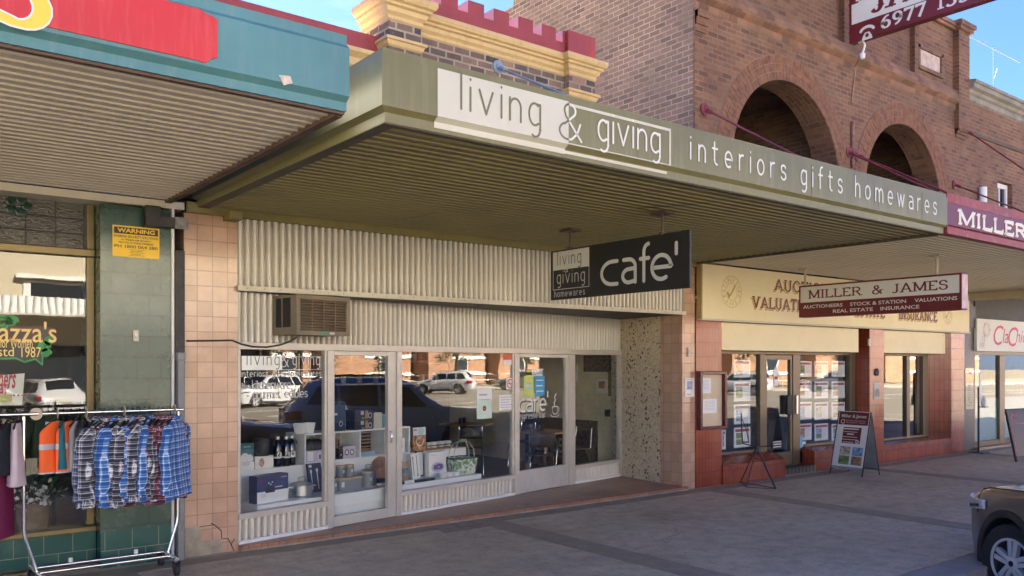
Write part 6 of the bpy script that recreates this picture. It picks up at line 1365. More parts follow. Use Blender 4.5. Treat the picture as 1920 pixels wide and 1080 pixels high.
for v in (.33,.43): b.tube([(3.50,v,.61),(3.51,v,.72),(3.57,v*.7+.114,.81),(3.64,.38,.845),(3.76,.38,.845),(3.83,v*.7+.114,.81),(3.89,v,.72),(3.90,v,.61)], .008, 6)
b.build('handle', m_alu, t, smooth=60)
b = S(); b.tube([(3.63,.38,.847),(3.77,.38,.847)], .018, 8); b.build('grip', bpy.data.materials['leaf_print_fabric'], t, smooth=60)
# cafe furniture
def table(x, y, label, rot):
    t = thing('cafe_table', label, 'table', (x, y, fz), rot); M = Matrix.Translation((x,y,fz)) @ Matrix.Rotation(rot,4,'Z')
    MB(M).box(-.36,.36,-.36,.36,.735,.77).build('tabletop', m_wood, t, bevel=.004); b = MB(M); b.tube([(0,0,.03),(0,0,.735)], .03, 10); b.build('column', m_chrome, t, smooth=60)
    b = MB(M); b.tube([(-.3,0,.02),(0,0,.05),(.3,0,.02)], .018, 6); b.tube([(0,-.3,.02),(0,0,.05),(0,.3,.02)], .018, 6); b.build('foot', m_chrome, t, smooth=60)
    for dx, dy in ((-.1,.05),(.05,.1)):
        b = MB(M); b.lathe([(.001,0),(.03,0),(.032,.09),(.02,.10),(.001,.10)], Vector((dx,dy,.7705)), 12); b.build('shaker', m_dkbox, t, smooth=50)
table(9.05, 13.0, 'square timber topped cafe table on a chrome post seen through the second window', .2); table(9.05, 10.72, 'square timber topped cafe table just behind the cafe door', .2); table(6.4, 12.6, 'square timber topped cafe table deeper in the shop behind the cubes', .2)
def chair_(label):
    t = thing('cafe_chair', label, 'chair', (0,0,fz), 0, 'chrome legged cafe chairs'); M = Matrix.Translation((0,0,fz))
    MB(M).box(-.2,.2,-.2,.2,.44,.465).build('seat', m_dkbox, t, bevel=.01); b = MB(M); b.grid(lambda u, v: (-.2+.4*u, .21+.03*math.sin(v*1.5)-.03*math.cos((u-.5)*3), .58+.22*v), 8, 4); b.build('backrest', m_dkbox, t, solid=.015, smooth=60)
    for sx in (-1,1):
        b = MB(M); b.tube([(sx*.21,-.24,.0),(sx*.20,-.2,.42),(sx*.19,-.17,.437),(sx*.19,.17,.437),(sx*.2,.2,.45),(sx*.2,.23,.78)], .011, 7); b.build('leg', m_chrome, t, smooth=60)
        b = MB(M); b.tube([(sx*.19,.1,.43),(sx*.21,.27,.0)], .011, 7); b.build('leg', m_chrome, t, smooth=60)
    return t
c0_ = None
for i, (x, y, rz, lb) in enumerate(((8.35,11.85,-.6,'chrome legged cafe chair in front of the table seen through the second window'),(9.75,12.2,-.9,'chrome legged cafe chair against the right wall seen through the cafe door'),(8.55,10.25,2.6,'chrome legged cafe chair just inside the cafe door'),(9.72,10.75,-1.6,'chrome legged cafe chair seen in the narrow right window'))):
    if c0_ is None: c0_ = chair_(lb); o = c0_
    else: o = copy_tree(c0_); o['label'] = lb
    o.location = (x, y, fz); o.rotation_euler = (0,0,rz)
# counter and the right wall
t = thing('counter', 'dark timber counter board lettered GRINDER along the right shop wall', 'counter', (10.15, 11.5, fz)); MB().box(10.14,10.219,10.68,12.6,fz,.93).build('panel', mat('dark_stained_board', (.035,.03,.027), .45, var=.4, scale=6), t, bevel=.004)
b = MB(); yL = PX(1003,830,10.135).y; yR = PX(1063,830,10.135).y; font_text(b, 'GRINDER', face_mx(10.135, yL, .30), yL-yR, .28, bold=.02); font_text(b, 'COFFEE HOUSE', face_mx(10.135, yL-.5, .22), .5, .04); b.build('lettering', mat('worn_lettering', (.4,.36,.28), .7), t)
def wallpic(name, label, cat, pxl, pxr, pyt, pyb, mt, frame=None, X=10.205):
    a = PX(pxl, (pyt+pyb)/2, X); c = PX(pxr, (pyt+pyb)/2, X); zt = PX((pxl+pxr)/2, pyt, X).z; zb = PX((pxl+pxr)/2, pyb, X).z
    t = thing(name, label, cat, (X, a.y, zb)); MB().box(X,10.219,c.y,a.y,zb,zt).build('sheet', frame or mt, t); return t, a.y, c.y, zb, zt
t, ya_, yb_, z0, z1 = wallpic('wall_picture', 'dark wide picture high on the pale wall seen through the right window', 'picture', 1094, 1145, 666, 697, m_dkbox); MB().box(10.202,10.2045,yb_+.03,ya_-.03,z0+.02,z1-.02).build('print', mat('brown_photo', (.1,.07,.05), .5, var=.7, scale=14), t)
t, ya_, yb_, z0, z1 = wallpic('wall_poster', 'brown poster with a green burger picture on the pale wall', 'poster', 1140, 1159, 696, 743, mat('brown_poster', (.2,.14,.08), .6, var=.4, scale=9)); b = MB(); b.lathe([(.001,-.003),(.10,-.002),(.10,0),(.001,0)], (10.202,(ya_+yb_)/2,z0+.62*(z1-z0)), 18, sy=1, sx=1.3, rot=Matrix.Rotation(R(90),3,'Y')); b.build('green_print', m_green, t)
t, ya_, yb_, z0, z1 = wallpic('menu_notice', 'white notice with a burger picture on the pale wall', 'notice', 1118, 1139, 711, 737, m_card)
MB().box(10.2025,10.2045,yb_+.06,ya_-.06,z0+.08,z0+.2).build('picture', m_food, t); b = MB(); font_text(b, 'WELCOME', face_mx(10.202, ya_-.06, z1-.07), ya_-yb_-.12, .04); b.build('print', m_dkbox, t)
t, *_ = wallpic('wall_switch', 'small dark control box on the pale wall above the counter', 'switch', 1134, 1142, 768, 781, m_dkbox, X=10.19)
t, ya_, yb_, z0, z1 = wallpic('price_list', 'white paper list on the pale wall at the post of the right window', 'notice', 1075, 1082, 683, 715, m_card); b = MB()
for k in range(5): b.box(10.2025,10.2045,yb_+.03,ya_-.03,z0+.06+.07*k,z0+.085+.07*k)
b.build('print', m_ink, t)
t = thing('wall_shelf', 'pale shelf of jars on the back wall seen through the cafe door', 'shelf', (8.8, 15.2, 1.6))
for z in (1.5, 1.95): MB().box(7.4,10.1,15.0,15.299,z,z+.03).build('board', m_melamine, t)
for i in range(14): c = (7.6+.18*i,15.12,1.5305+.45*(i % 2)); b = MB(); b.lathe([(.001,0),(.05,0),(.05,.14+.03*(i % 3)),(.001,.15+.03*(i % 3))], c, 10); b.build('jar', [m_stone, m_signcream, m_kraft][i % 3], t, smooth=40)
# ---- notices and lettering on the glass
def onglass(name, label, cat, pxl, pxr, pyt, pyb, mt, v=.010):
    a = PS(pxl, (pyt+pyb)/2, v); c = PS(pxr, (pyt+pyb)/2, v); zt = PS((pxl+pxr)/2, pyt, v).z; zb = PS((pxl+pxr)/2, pyb, v).z
    t = sth(name, label, cat, a.x, v, zb); S().box(a.x,c.x,v-.001,v+.0015,zb,zt).build('paper', mt, t); return t, a.x, c.x, zb, zt
def FS(u, z, v=.008): return SF @ Matrix(((1,0,0,u),(0,0,-1,v),(0,1,0,z),(0,0,0,1)))
t, u0, u1, z0, z1 = onglass('window_notice', 'pale mint notice sheet on the second window glass', 'notice', 894, 922, 728, 785, mat('mint_paper', (.55,.7,.6), .6))
S().box(u0+.0,u1,.0065,.0082,z0+.6*(z1-z0),z1-.004).build('upper_sheet', m_card, t); b = S(); b.box(u0+.04,u1-.1,.004,.006,z1-.1,z1-.075); b.box(u0+.04,u1-.04,.004,.006,z1-.16,z1-.15); b.build('print', m_ink, t); b = MB(); stroke(b, arc(0,0,.022,.022,0,360,14), FS((u0+u1)/2, z0+.14, .007), .03); b.build('emblem', m_cardred, t)
t, u0, u1, z0, z1 = onglass('paper_notice', 'plain white typed sheet on the second window below the no smoking sign', 'notice', 936, 963, 740, 769, m_card); b = S()
for k in range(6): b.box(u0+.03,u1-.05-.02*(k % 3),.0075,.0085,z1-.04-.035*k,z1-.03-.035*k)
b.build('print', m_ink, t)
t, u0, u1, z0, z1 = onglass('no_smoking_sign', 'white no smoking sign with a red ring on the second window', 'sign', 949, 963, 709, 730, m_card); cu, cz = (u0+u1)/2, (z0+z1)/2; b = MB(); stroke(b, arc(cu,cz,.052,.062,0,360,24), FS(0,0,.0075), .014); stroke(b, [(cu-.04,cz+.045),(cu+.04,cz-.045)], FS(0,0,.0072), .012); b.build('ring', mat('signal_red', (.55,.02,.02), .5), t); b = MB(); stroke(b, [(cu-.035,cz),(cu+.03,cz)], FS(0,0,.0078), .012); b.build('cigarette', m_black, t)
t, u0, u1, z0, z1 = onglass('window_sticker', 'small orange and white sticker at the top right of the second window', 'sticker', 944, 963, 662, 684, m_card); S().box(u0,u1,.0075,.0085,z0+.42*(z1-z0),z1).build('band', mat('orange_print', (.6,.12,.05), .5), t)
t, u0, u1, z0, z1 = onglass('closed_sign', 'white CLOSED sign hanging in the cafe door', 'sign', 997, 1017, 694, 706, m_card, .02); b = MB(); font_text(b, 'CLOSED', FS(u0+.02, z0+.02, .017), u1-u0-.04, z1-z0-.04, bold=.02); b.build('lettering', m_black, t)
t, u0, u1, z0, z1 = onglass('door_notice', 'yellow and green notice sheet on the cafe door glass', 'notice', 982, 1000, 705, 743, mat('lime_paper', (.5,.62,.15), .6), .005); S().box(u0+.03,u1-.03,.002,.0035,z0+.1,z1-.1).build('panel', m_lblue, t); b = S()
for k in range(4): b.box(u0+.05,u1-.05,.0005,.0017,z0+.14+.07*k,z0+.165+.07*k)
b.build('print', mat('yellow_print', (.7,.65,.15), .5), t)
t, u0, u1, z0, z1 = onglass('door_notice', 'bright blue notice sheet on the cafe door glass', 'notice', 1003, 1021, 705, 742, mat('bright_blue_paper', (.06,.35,.62), .6), .005); b = S()
for k in range(5): b.box(u0+.03,u1-.03-.02*(k % 2),.002,.0035,z0+.06+.08*k,z0+.075+.08*k)
b.build('print', m_card, t)
# lettering stuck on the panes
gp = [o for o in lg.children if o.name.startswith('glass_pane')][0]; cdoor = [o for o in lg.children if o.name.startswith('door') and 'jamb' not in o.name][1]
V0 = .008
def gu(px, py): p = PS(px, py, V0); return p.x, p.z
u0, zt = gu(453, 668); u1, zb = gu(529, 694); u2, _ = gu(602, 680); zb = gu(480,694)[1]; zt = gu(480,667.5)[1]
b = S(); b.box(u0,u1,V0-.001,V0,zb,zt); b.build('logo_panel', mat('frosted_film', (.85,.88,.80), .6), lg)
b = MB(); round_text(b, 'living', FS(gu(463,0)[0], zb+.055, V0-.003), .085, .008, .045, .95, .7)
b.build('pane_lettering', m_black, lg)
b = MB(); round_text(b, 'giving', FS(gu(549,0)[0], zb+.055, V0-.0025), .085, .009, .035, .78); round_text(b, '&', FS(gu(527,0)[0], zb+.04, V0-.0035), .10, .009, 0, .9)
for r_ in ((u1,u2,zt-.006,zt),(u1,u2,zb,zb+.006),(u2-.006,u2,zb,zt)): plate(b, FS(0,0,V0-.001), *r_)
uu, zz = gu(452, 706)[0], gu(520,706)[1]
def gfit(text, p0, p1, py, xh, th): a = gu(p0,py); c = gu(p1,py); n = len(text.replace(' ','')); w0 = round_width(text, xh, 0, 1, .9); round_text(b, text, FS(a[0], gu((p0+p1)/2,py)[1], V0-.002), xh, th, (c[0]-a[0]-w0)/max(1,n-1), 1, .9)
gfit('interiors', 452, 502, 706, .042, .006); gfit('gifts', 511, 535, 706, .042, .006); gfit('homewares', 541, 602, 705, .042, .006)
gfit('kitchenware', 473, 545, 729, .062, .008); gfit('gourmet', 474, 526, 747, .062, .008); gfit('edibles', 535, 576, 745, .062, .008); gfit('.', 466, 467, 728, .05, .022); gfit('.', 466, 467, 747, .05, .022)
b.build('pane_lettering', m_signwhite, lg)
b = MB(); ua, za = gu(973, 772); ub_, _ = gu(1017, 772); 
x = ua
for ch, wd in (('c',.13),('a',.13),('f',.11),('e',.14)):
    round_text(b, ch, FS(x, za, V0-.004), .165, .032, 0, wd/(ROUND[ch][0]*.165) if ch != 'f' else .9); x += wd+.035
round_text(b, "'", FS(x+.01, za-.05, V0-.004), .2, .024, 0)
ua, za = gu(973, 786); ub_, _ = gu(1022, 786); w0 = round_width('espresso bar', .062, 0, .8, .6); round_text(b, 'espresso bar', FS(ua, za, V0-.004), .062, .008, (ub_-ua-w0)/10, .8, .6)
cu, cz = gu(1040, 770)
stroke(b, [(cu-.06,cz+.06),(cu-.05,cz-.02),(cu-.02,cz-.05),(cu+.03,cz-.05),(cu+.06,cz-.02),(cu+.07,cz+.06),(cu-.06,cz+.06)], FS(0,0,V0-.004), .01); stroke(b, arc(cu+.075,cz+.015,.03,.03,90,-90,8), FS(0,0,V0-.004), .01); stroke(b, arc(cu+.0,cz-.055,.10,.035,170,370,12), FS(0,0,V0-.0045), .01)
stroke(b, [(cu,cz+.08),(cu-.025,cz+.12),(cu+.015,cz+.16),(cu-.01,cz+.2),(cu+.03,cz+.25)], FS(0,0,V0-.004), .016)
b.build('pane_lettering', m_signwhite, cdoor)
b = MB(); x = gu(973,772)[0]+.012
for ch, wd in (('c',.13),('a',.13),('f',.11),('e',.14)):
    round_text(b, ch, FS(x, gu(973,772)[1]-.012, V0-.001), .165, .045, 0, wd/(ROUND[ch][0]*.165) if ch != 'f' else .9); x += wd+.035
b.build('letter_shadow', m_black, cdoor)
# ---- air conditioner through the lower panel
u0 = PS(512, 600, 0).x; p = .0
for _ in range(60):
    if PS(555.6, 590, -p).x > u0: p += .01
    else: break
AV = -p; uR = PS(655, 590, AV).x; zt = PS(555.6, 551.5, AV).z; zb = PS(555.6, 627, AV).z
u1 = PS(555.6, 590, AV).x
ac = sth('air_conditioner', 'old beige window air conditioner sticking out of the corrugated panel', 'air conditioner', u0, 0, zb)
m_acgrey = mat('weathered_ac_case', (.2,.165,.11), .6, var=.2, dirt=.5, dirtcol=(.1,.07,.04))
S().box(u1,uR,AV+.02,.1,zb,zt).build('case', m_acgrey, ac, bevel=.006)
b = S(); fr = .045
b.box(u1-.003,uR+.003,AV-.01,AV+.019,zt-fr,zt+.003); b.box(u1-.003,uR+.003,AV-.01,AV+.019,zb-.003,zb+fr); b.box(u1-.003,u1+fr,AV-.01,AV+.019,zb+fr+.0005,zt-fr-.0005); b.box(uR-fr,uR+.003,AV-.01,AV+.019,zb+fr+.0005,zt-fr-.0005); b.build('front_frame', m_acgrey, ac, bevel=.004)
S().box(u1+fr,uR-fr,AV+.012,AV+.019,zb+fr,zt-fr).build('grille_back', m_black, ac)
b = S(); n = 11
for i in range(n): z = zb+fr+.012+i*(zt-zb-2*fr)/n; b.add([(u1+fr,AV-.006,z),(uR-fr,AV-.006,z),(uR-fr,AV+.011,z+.014),(u1+fr,AV+.011,z+.014)], [(0,1,2,3)])
for i in range(3): uu = u1+fr+(uR-u1-2*fr)*(i+1)/4; b.box(uu-.003,uu+.003,AV-.008,AV-.005,zb+fr,zt-fr)
b.build('grille', mat('ac_louvre', (.22,.15,.08), .5, var=.3), ac, solid=.003)
for v0, v1 in ((AV+.10, AV+.10-AV*.32), (AV+.12-AV*.34, AV+.12-AV*.62)):
    S().box(u1-.004,u1-.001,v0,min(v1,-.06),zb+.08,zt-.03).build('side_vent', m_black, ac)
b = S(); b.box(u1+.42*(uR-u1),u1+.6*(uR-u1),AV-.0125,AV-.0102,zb+.012,zb+.034); b.build('badge', mat('green_badge', (.05,.22,.15), .4), ac); b = S(); b.box(u1+.605*(uR-u1),u1+.7*(uR-u1),AV-.0125,AV-.0102,zb+.012,zb+.034); b.build('badge', m_signgrey, ac)
# power cable to the wall
c = [PY(x, y, 8.555) for x, y in ((350,639),(380,639),(405,638.5),(436,638))]; pc = [PS(x, y, -.05) for x, y in ((452,645),(475,650),(500,651),(525,647),(545,640),(556,632))]
tag(MB().tube([(q.x,q.y,q.z) for q in c] + [tuple(SF @ q) for q in pc], .009, 7).build('power_cable', m_rubber, smooth=60), 'sagging brown cable from the downpipe across the tiles to the air conditioner', 'cable')
# ------------------------------------------------------------------ clothes rack on the footpath
RY, RZ = 8.12, 1.485
rk = thing('clothes_rack', 'chrome wheeled clothes rack on the footpath before the green tiled shop', 'clothes rack', (1.75, RY, 0))
b = MB(); b.tube([(-.9,RY,RZ),(2.445,RY,RZ)], .016, 10); b.build('rail', m_chrome, rk, smooth=60)
for xu, xb in ((1.145,1.235),(2.40,2.31)):
    b = MB(); b.tube([(xu,RY,RZ-.02),(xu,RY,.50),(xu+(xb-xu)*.1,RY,.44),(xb,RY,.17)], .015, 10); b.build('upright', m_chrome, rk, smooth=60)
    b = MB(); b.tube([(xb,RY-.26,.15),(xb,RY+.26,.15)], .018, 8); b.build('foot_bar', m_chrome, rk, smooth=60)
    for dy in (-.25,.25):
        b = MB(); b.lathe([(.012,-.016),(.055,-.016),(.06,-.01),(.06,.01),(.055,.016),(.012,.016)], (xb,RY+dy,.06), 18, rot=Matrix.Rotation(R(90),3,'Y')); wl_ = b.build('wheel', m_rubber, rk, smooth=40)
        b = MB(); b.prism([(RY+dy-.02,.05),(RY+dy+.02,.05),(RY+dy+.028,.135),(RY+dy-.028,.135)], 'x', xb-.028, xb-.021); b.prism([(RY+dy-.02,.05),(RY+dy+.02,.05),(RY+dy+.028,.135),(RY+dy-.028,.135)], 'x', xb+.021, xb+.028); b.build('fork', m_darkiron, wl_)
for dy in (-.10,.12):
    b = MB(); b.tube([(1.23,RY+dy,.158),(2.315,RY+dy,.158)], .013, 8); b.build('base_rail', m_chrome, rk, smooth=60)
for x in (1.52, 2.06): MB().lathe([(.001,0),(.018,0),(.018,.035),(.001,.04)], (x,RY+.12,.172), 10).build('stop_knob', m_white, rk)
def plaid(name, base, cols, s1=.075):
    m, N, L, P = nt(name); tcn = N.new('ShaderNodeTexCoord'); sp = N.new('ShaderNodeSeparateXYZ'); L.new(tcn.outputs['Object'], sp.inputs[0])
    sx = math_(N, L, 'ADD', sp.outputs[0], math_(N, L, 'MULTIPLY', sp.outputs[1], .8))
    def bandset(c):
        f = math_(N, L, 'FRACT', math_(N, L, 'DIVIDE', c, s1)); r = N.new('ShaderNodeValToRGB'); r.color_ramp.interpolation = 'CONSTANT'; e = r.color_ramp.elements
        e[0].position = 0; e[0].color = (0,0,0,1); e[1].position = .38; e[1].color = (.5,.5,.5,1)
        for p_, v_ in ((.46,1),(.54,.5),(.62,.25),(.8,.75),(.86,.25)): x = e.new(p_); x.color = (v_,v_,v_,1)
        L.new(f, r.inputs[0]); return r.outputs[0]
    a = math_(N, L, 'ADD', math_(N, L, 'MULTIPLY', bandset(sx), .5), math_(N, L, 'MULTIPLY', bandset(sp.outputs[2]), .5))
    r = N.new('ShaderNodeValToRGB'); e = r.color_ramp.elements; e[0].position = 0; e[0].color = c4(base); e[1].position = .8; e[1].color = c4(cols[-1])
    for i, c in enumerate(cols[:-1]): x = e.new(.18+.24*i); x.color = c4(c)
    L.new(a, r.inputs[0]); L.new(r.outputs[0], P.inputs['Base Color']); P.inputs['Roughness'].default_value = .9; P.inputs['Sheen Weight'].default_value = .2
    bumpn(N, L, P, noise(N, L, tcn.outputs['Object'], 9, 4).outputs['Fac'], .4, .02); return m
PL = {'blue check': plaid('blue_plaid', (.02,.06,.2), [(.015,.09,.32),(.06,.22,.52),(.75,.8,.85)], .062), 'black and white check': plaid('black_white_plaid', (.015,.018,.03), [(.03,.035,.06),(.30,.31,.33),(.85,.85,.84)], .052),
      'burgundy check': plaid('burgundy_plaid', (.02,.008,.012), [(.09,.01,.025),(.15,.03,.06),(.72,.6,.64)], .05), 'navy check': plaid('navy_plaid', (.01,.016,.045), [(.03,.045,.10),(.16,.2,.3),(.62,.64,.66)], .07)}
def shirt(mt, seed, length=.73):
    rr = random.Random(seed); t = thing('flannel_shirt', 'x', 'shirt', (0,0,0), 0, 'check shirts on the clothes rack'); ph = [rr.uniform(0,6.28) for _ in range(4)]
    tab = [(-.075,.055,.040),(-.10,.09,.04),(-.135,.16,.045),(-.20,.195,.055),(-.40,.20,.06),(-.60,.215,.068),(-.075-length+.02,.245,.085),(-.075-length,.245,.085)]
    def sec(z):
        for a, c in zip(tab[:-1], tab[1:]):
            if z >= c[0]: k = (z-a[0])/(c[0]-a[0]); return a[1]+(c[1]-a[1])*k, a[2]+(c[2]-a[2])*k
        return tab[-1][1:]
    def fn(u, v):
        z = -.075-length*v; w_, d_ = sec(z); q = u*2*math.pi; f_ = 1+(.18*math.sin(3*q+ph[0]+1*v)+.13*math.sin(6*q+ph[1]+.5*v)+.07*math.sin(11*q+ph[2]+3*v))*min(1,v*2.0)
        return (w_*math.cos(q)*(1+.03*math.sin(ph[3]+4*v)), d_*math.sin(q)*f_, z+.02*math.sin(2*q+ph[2])*(v > .9))
    b = MB(); b.grid(fn, 36, 16); b.build('body', mt, t, smooth=180)
    for s_ in (-1,1):
        b = MB(); sw_ = rr.uniform(-.02,.05); n = 12
        P_ = [(s_*.165,-.0,-.15),(s_*.195,-.01+sw_*.2,-.24),(s_*.213,-.015+sw_*.5,-.42),(s_*.222,-.02+sw_*.8,-.60),(s_*.226,-.02+sw_*.8,-.70)]
        
        SP = []; SR = []
        for k in range(17):
            f_ = k/4; i_ = min(3, int(f_)); u_ = f_-i_; p0, p1 = Vector(P_[i_]), Vector(P_[i_+1]); SP.append(p0.lerp(p1, u_)+Vector((0,.008*math.sin(k*.7+ph[0]),0))); SR.append((.055,.066,.060,.052,.048)[i_]*(1-u_)+(.055,.066,.060,.052,.048)[i_+1]*u_+.003*math.sin(k*1.1+ph[1]))
        b.tube(SP, SR, 12, caps=True); sl_ = b.build('sleeve', mt, t, smooth=60)
        b = MB(); b.tube([P_[-1],(P_[-1][0],P_[-1][1],-.755)], [.047,.05], 12); b.build('cuff', mt, sl_, smooth=40)
    b = MB(); b.tube([(.062*math.cos(a),.045*math.sin(a),-.062+.012*math.cos(a*2)) for a in [k*.449 for k in range(15)]], .017, 7); b.build('collar', mt, t, smooth=60)
    b = MB(); b.tube([(-.18,0,-.135),(-.03,0,-.055),(0,0,-.04),(.03,0,-.055),(.18,0,-.135)], .009, 6); b.tube([(0,0,-.04),(0,0,-.0),(.016,0,.012),(.012,0,.03),(-.006,0,.034),(-.018,0,.022)], .004, 6); b.build('hanger', m_black, t, smooth=60)
    return t
seq = ['black and white check','navy check','black and white check','burgundy check','blue check','navy check','black and white check','black and white check','blue check','burgundy check','black and white check','navy check','blue check','black and white check','burgundy check','burgundy check','black and white check','burgundy check','blue check']
proto = {}
for i, kx in enumerate(seq):
    vkey = (kx, i % 2)
    if vkey not in proto: proto[vkey] = shirt(PL[kx], 100+i); o = proto[vkey]
    else: o = copy_tree(proto[vkey])
    x = 1.69 + i*(2.375-1.69)/(len(seq)-1) + rnd.uniform(-.008,.008); o.location = (x, RY+rnd.uniform(-.01,.01), RZ+rnd.uniform(-.004,.0)); o.scale = (rnd.uniform(.9,1.06), rnd.uniform(.85,1.2), rnd.uniform(.95,1.03)); o.rotation_euler = (rnd.uniform(-.02,.02), rnd.uniform(-.02,.02), R(-130+rnd.uniform(-14,14)))
    n_same = seq[:i].count(kx)
    o['label'] = '%s flannel shirt, %s from the left in the row of shirts' % (kx, ORD[i])
def vest(label, x, rot, cloth, trim, length=.56, name='safety_vest', cat='vest', stripe=True, w_=.19, group=None):
    t = thing(name, label, cat, (x, RY, RZ), R(rot), group); M = wm(t)
    def fn(u, v):
        q = u*2*math.pi; z = -.07-length*v; ww_ = .07+(w_-.07)*min(1,v*6); return (ww_*math.cos(q), (.03+.035*v)*math.sin(q)*(1+.15*math.sin(4*q+v*2)), z)
    b = MB(M); b.grid(fn, 28, 10); bo = b.build('body', cloth, t, smooth=180)
    if stripe:
        for v0 in (.42,.97):
            b = MB(M); b.grid(lambda u, v: (lambda p: (p[0]*1.02, p[1]*1.06, p[2]))(fn(u, v0+(.11 if v0 < .9 else .03)*v)), 28, 2); b.build('reflective_band', trim, t, smooth=180)
        for s_ in (-1,1):
            b = MB(M); b.tube([(s_*.06,-.035,-.07),(s_*.09,-.055,-.25),(s_*.09,-.065,-.32)], .018, 6); b.build('shoulder_band', trim, t, smooth=60)
    b = MB(M); b.tube([(-.15,0,-.11),(0,0,-.045),(.15,0,-.11)], .008, 6); b.tube([(0,0,-.045),(0,0,0),(.016,0,.012),(.012,0,.03),(-.006,0,.034),(-.018,0,.022)], .004, 6); b.build('hanger', m_black, t, smooth=60); return t
m_orange = mat('hi_vis_orange', (.85,.13,.02), .7, var=.06); m_reflect = mat('reflective_grey', (.45,.45,.46), .35)
vest('orange safety vest with grey bands at the left of the rack', 1.39, -140, m_orange, m_reflect, .43); vest('orange safety vest with grey bands next to the grey shorts', 1.50, -135, m_orange, m_reflect, .43)
vest('teal singlet hanging between the two orange vests', 1.445, -110, mat('teal_cloth', (.01,.13,.16), .8), m_reflect, .40, 'singlet', 'singlet', False, .16)
vest('light grey short garment beside the orange vests', 1.555, -125, mat('grey_cloth', (.28,.28,.27), .9), m_reflect, .42, 'grey_shorts', 'shorts', False, .15)
vest('black short garment left of the check shirts', 1.60, -120, mat('black_cloth', (.018,.018,.02), .9), m_reflect, .42, 'black_shorts', 'shorts', False, .17)
vest('pale pink top hanging at the far left of the rack beside the upright', 1.09, -105, mat('pale_pink_cloth', (.6,.5,.52), .9), m_reflect, .52, 'pale_top', 'top', False, .14)
vest('long maroon padded coat hanging at the left edge', .93, -140, mat('maroon_padded_cloth', (.16,.01,.06), .55, bump=.3, bscale=8), m_reflect, .95, 'padded_coat', 'coat', False, .2)
vest('dark navy top with a swing tag behind the rack upright', 1.03, -120, mat('dark_navy_cloth', (.01,.012,.02), .9), m_reflect, .42, 'navy_top', 'top', False, .17)
m_disc = mat('tan_size_disc', (.5,.42,.28), .6, var=.1)
for i, x in enumerate((1.235, 1.395, 1.62, 1.93, 2.365)):
    t = thing('size_disc', 'round cream size divider on the rail, %s from the left' % ORD[i], 'size divider', (x, RY, RZ), 0, 'size dividers on the clothes rail'); b = MB(); b.lathe([(.018,-.002),(.052,-.002),(.052,.002),(.018,.002)], (x,RY,RZ), 20, rot=Matrix.Rotation(R(90),3,'Y') if i else Matrix.Rotation(R(60),3,'Z') @ Matrix.Rotation(R(90),3,'Y')); b.build('disc', m_disc, t)
# ---- inside the clothing shop window
mn = thing('mannequin', 'headless dark mannequin in an olive green shirt in the gold lettered window', 'mannequin', (1.60, 9.5, .3))
b = MB(); b.lathe([(.001,1.53),(.045,1.53),(.05,1.46),(.07,1.42)], (1.60,9.5,0), 16); b.build('neck', m_black, mn, smooth=60)
b = MB(); b.lathe([(.06,1.43),(.13,1.40),(.215,1.33),(.22,1.2),(.2,1.0),(.21,.82),(.2,.80)], (1.60,9.5,0), 24, sy=.55); b.build('shirt', mat('olive_shirt_cloth', (.055,.075,.035), .9, var=.2), mn, smooth=60)
for s_ in (-1,1):
    b = MB(); b.tube([(1.60+s_*.19,9.5,1.33),(1.60+s_*.27,9.49,1.1),(1.60+s_*.28,9.47,.85)], [.07,.06,.05], 10); b.build('sleeve', bpy.data.materials['olive_shirt_cloth'], mn, smooth=60)
b = MB(); b.tube([(1.60,9.5,.3),(1.60,9.5,.85)], .02, 8); b.build('post', m_chrome, mn)
pt = thing('flower_pot', 'brown pot of white flowers and foliage in the clothing shop window', 'plant pot', (1.36, 9.12, .3)); c = Vector((1.36,9.12,.301))
b = MB(); b.lathe([(.001,0),(.12,0),(.15,.26),(.165,.27),(.165,.30),(.14,.30),(.12,.2),(.001,.2)], c, 22); b.build('pot', mat('aged_terracotta', (.22,.16,.11), .85, var=.3, scale=9), pt, smooth=40)
rr = random.Random(5); b = MB(); f = MB()
for i in range(260):
    a = rr.uniform(0,6.28); r_ = rr.uniform(.02,.34)*rr.uniform(.4,1); p = c+Vector((r_*math.cos(a), r_*math.sin(a)*.6, .28+rr.uniform(0,.32)*(1-r_*1.2))); d = Vector((math.cos(a)*.6, math.sin(a)*.5, rr.uniform(.2,1))).normalized(); q = d.cross(Vector((rr.gauss(0,1),rr.gauss(0,1),rr.gauss(0,1)))).normalized(); l = rr.uniform(.06,.14)
    b.add([p, p+d*l*.5+q*.012, p+d*l, p+d*l*.5-q*.012], [(0,1,2,3)])
for i in range(80):
    p = c+Vector((-.02+rr.gauss(0,.12), -.10+rr.gauss(0,.05), .38+rr.gauss(0,.05))); d = Vector((rr.gauss(0,1),rr.gauss(0,1)-.5,rr.gauss(0,1))).normalized(); q = d.cross(Vector((rr.gauss(0,1),rr.gauss(0,1),rr.gauss(0,1)))).normalized(); f.add([p, p+d*.03+q*.02, p+d*.055, p+d*.03-q*.02], [(0,1,2,3)])
b.build('foliage', mat('pot_foliage', (.06,.11,.03), .6, var=.4), pt); f.build('flower', m_white, pt)
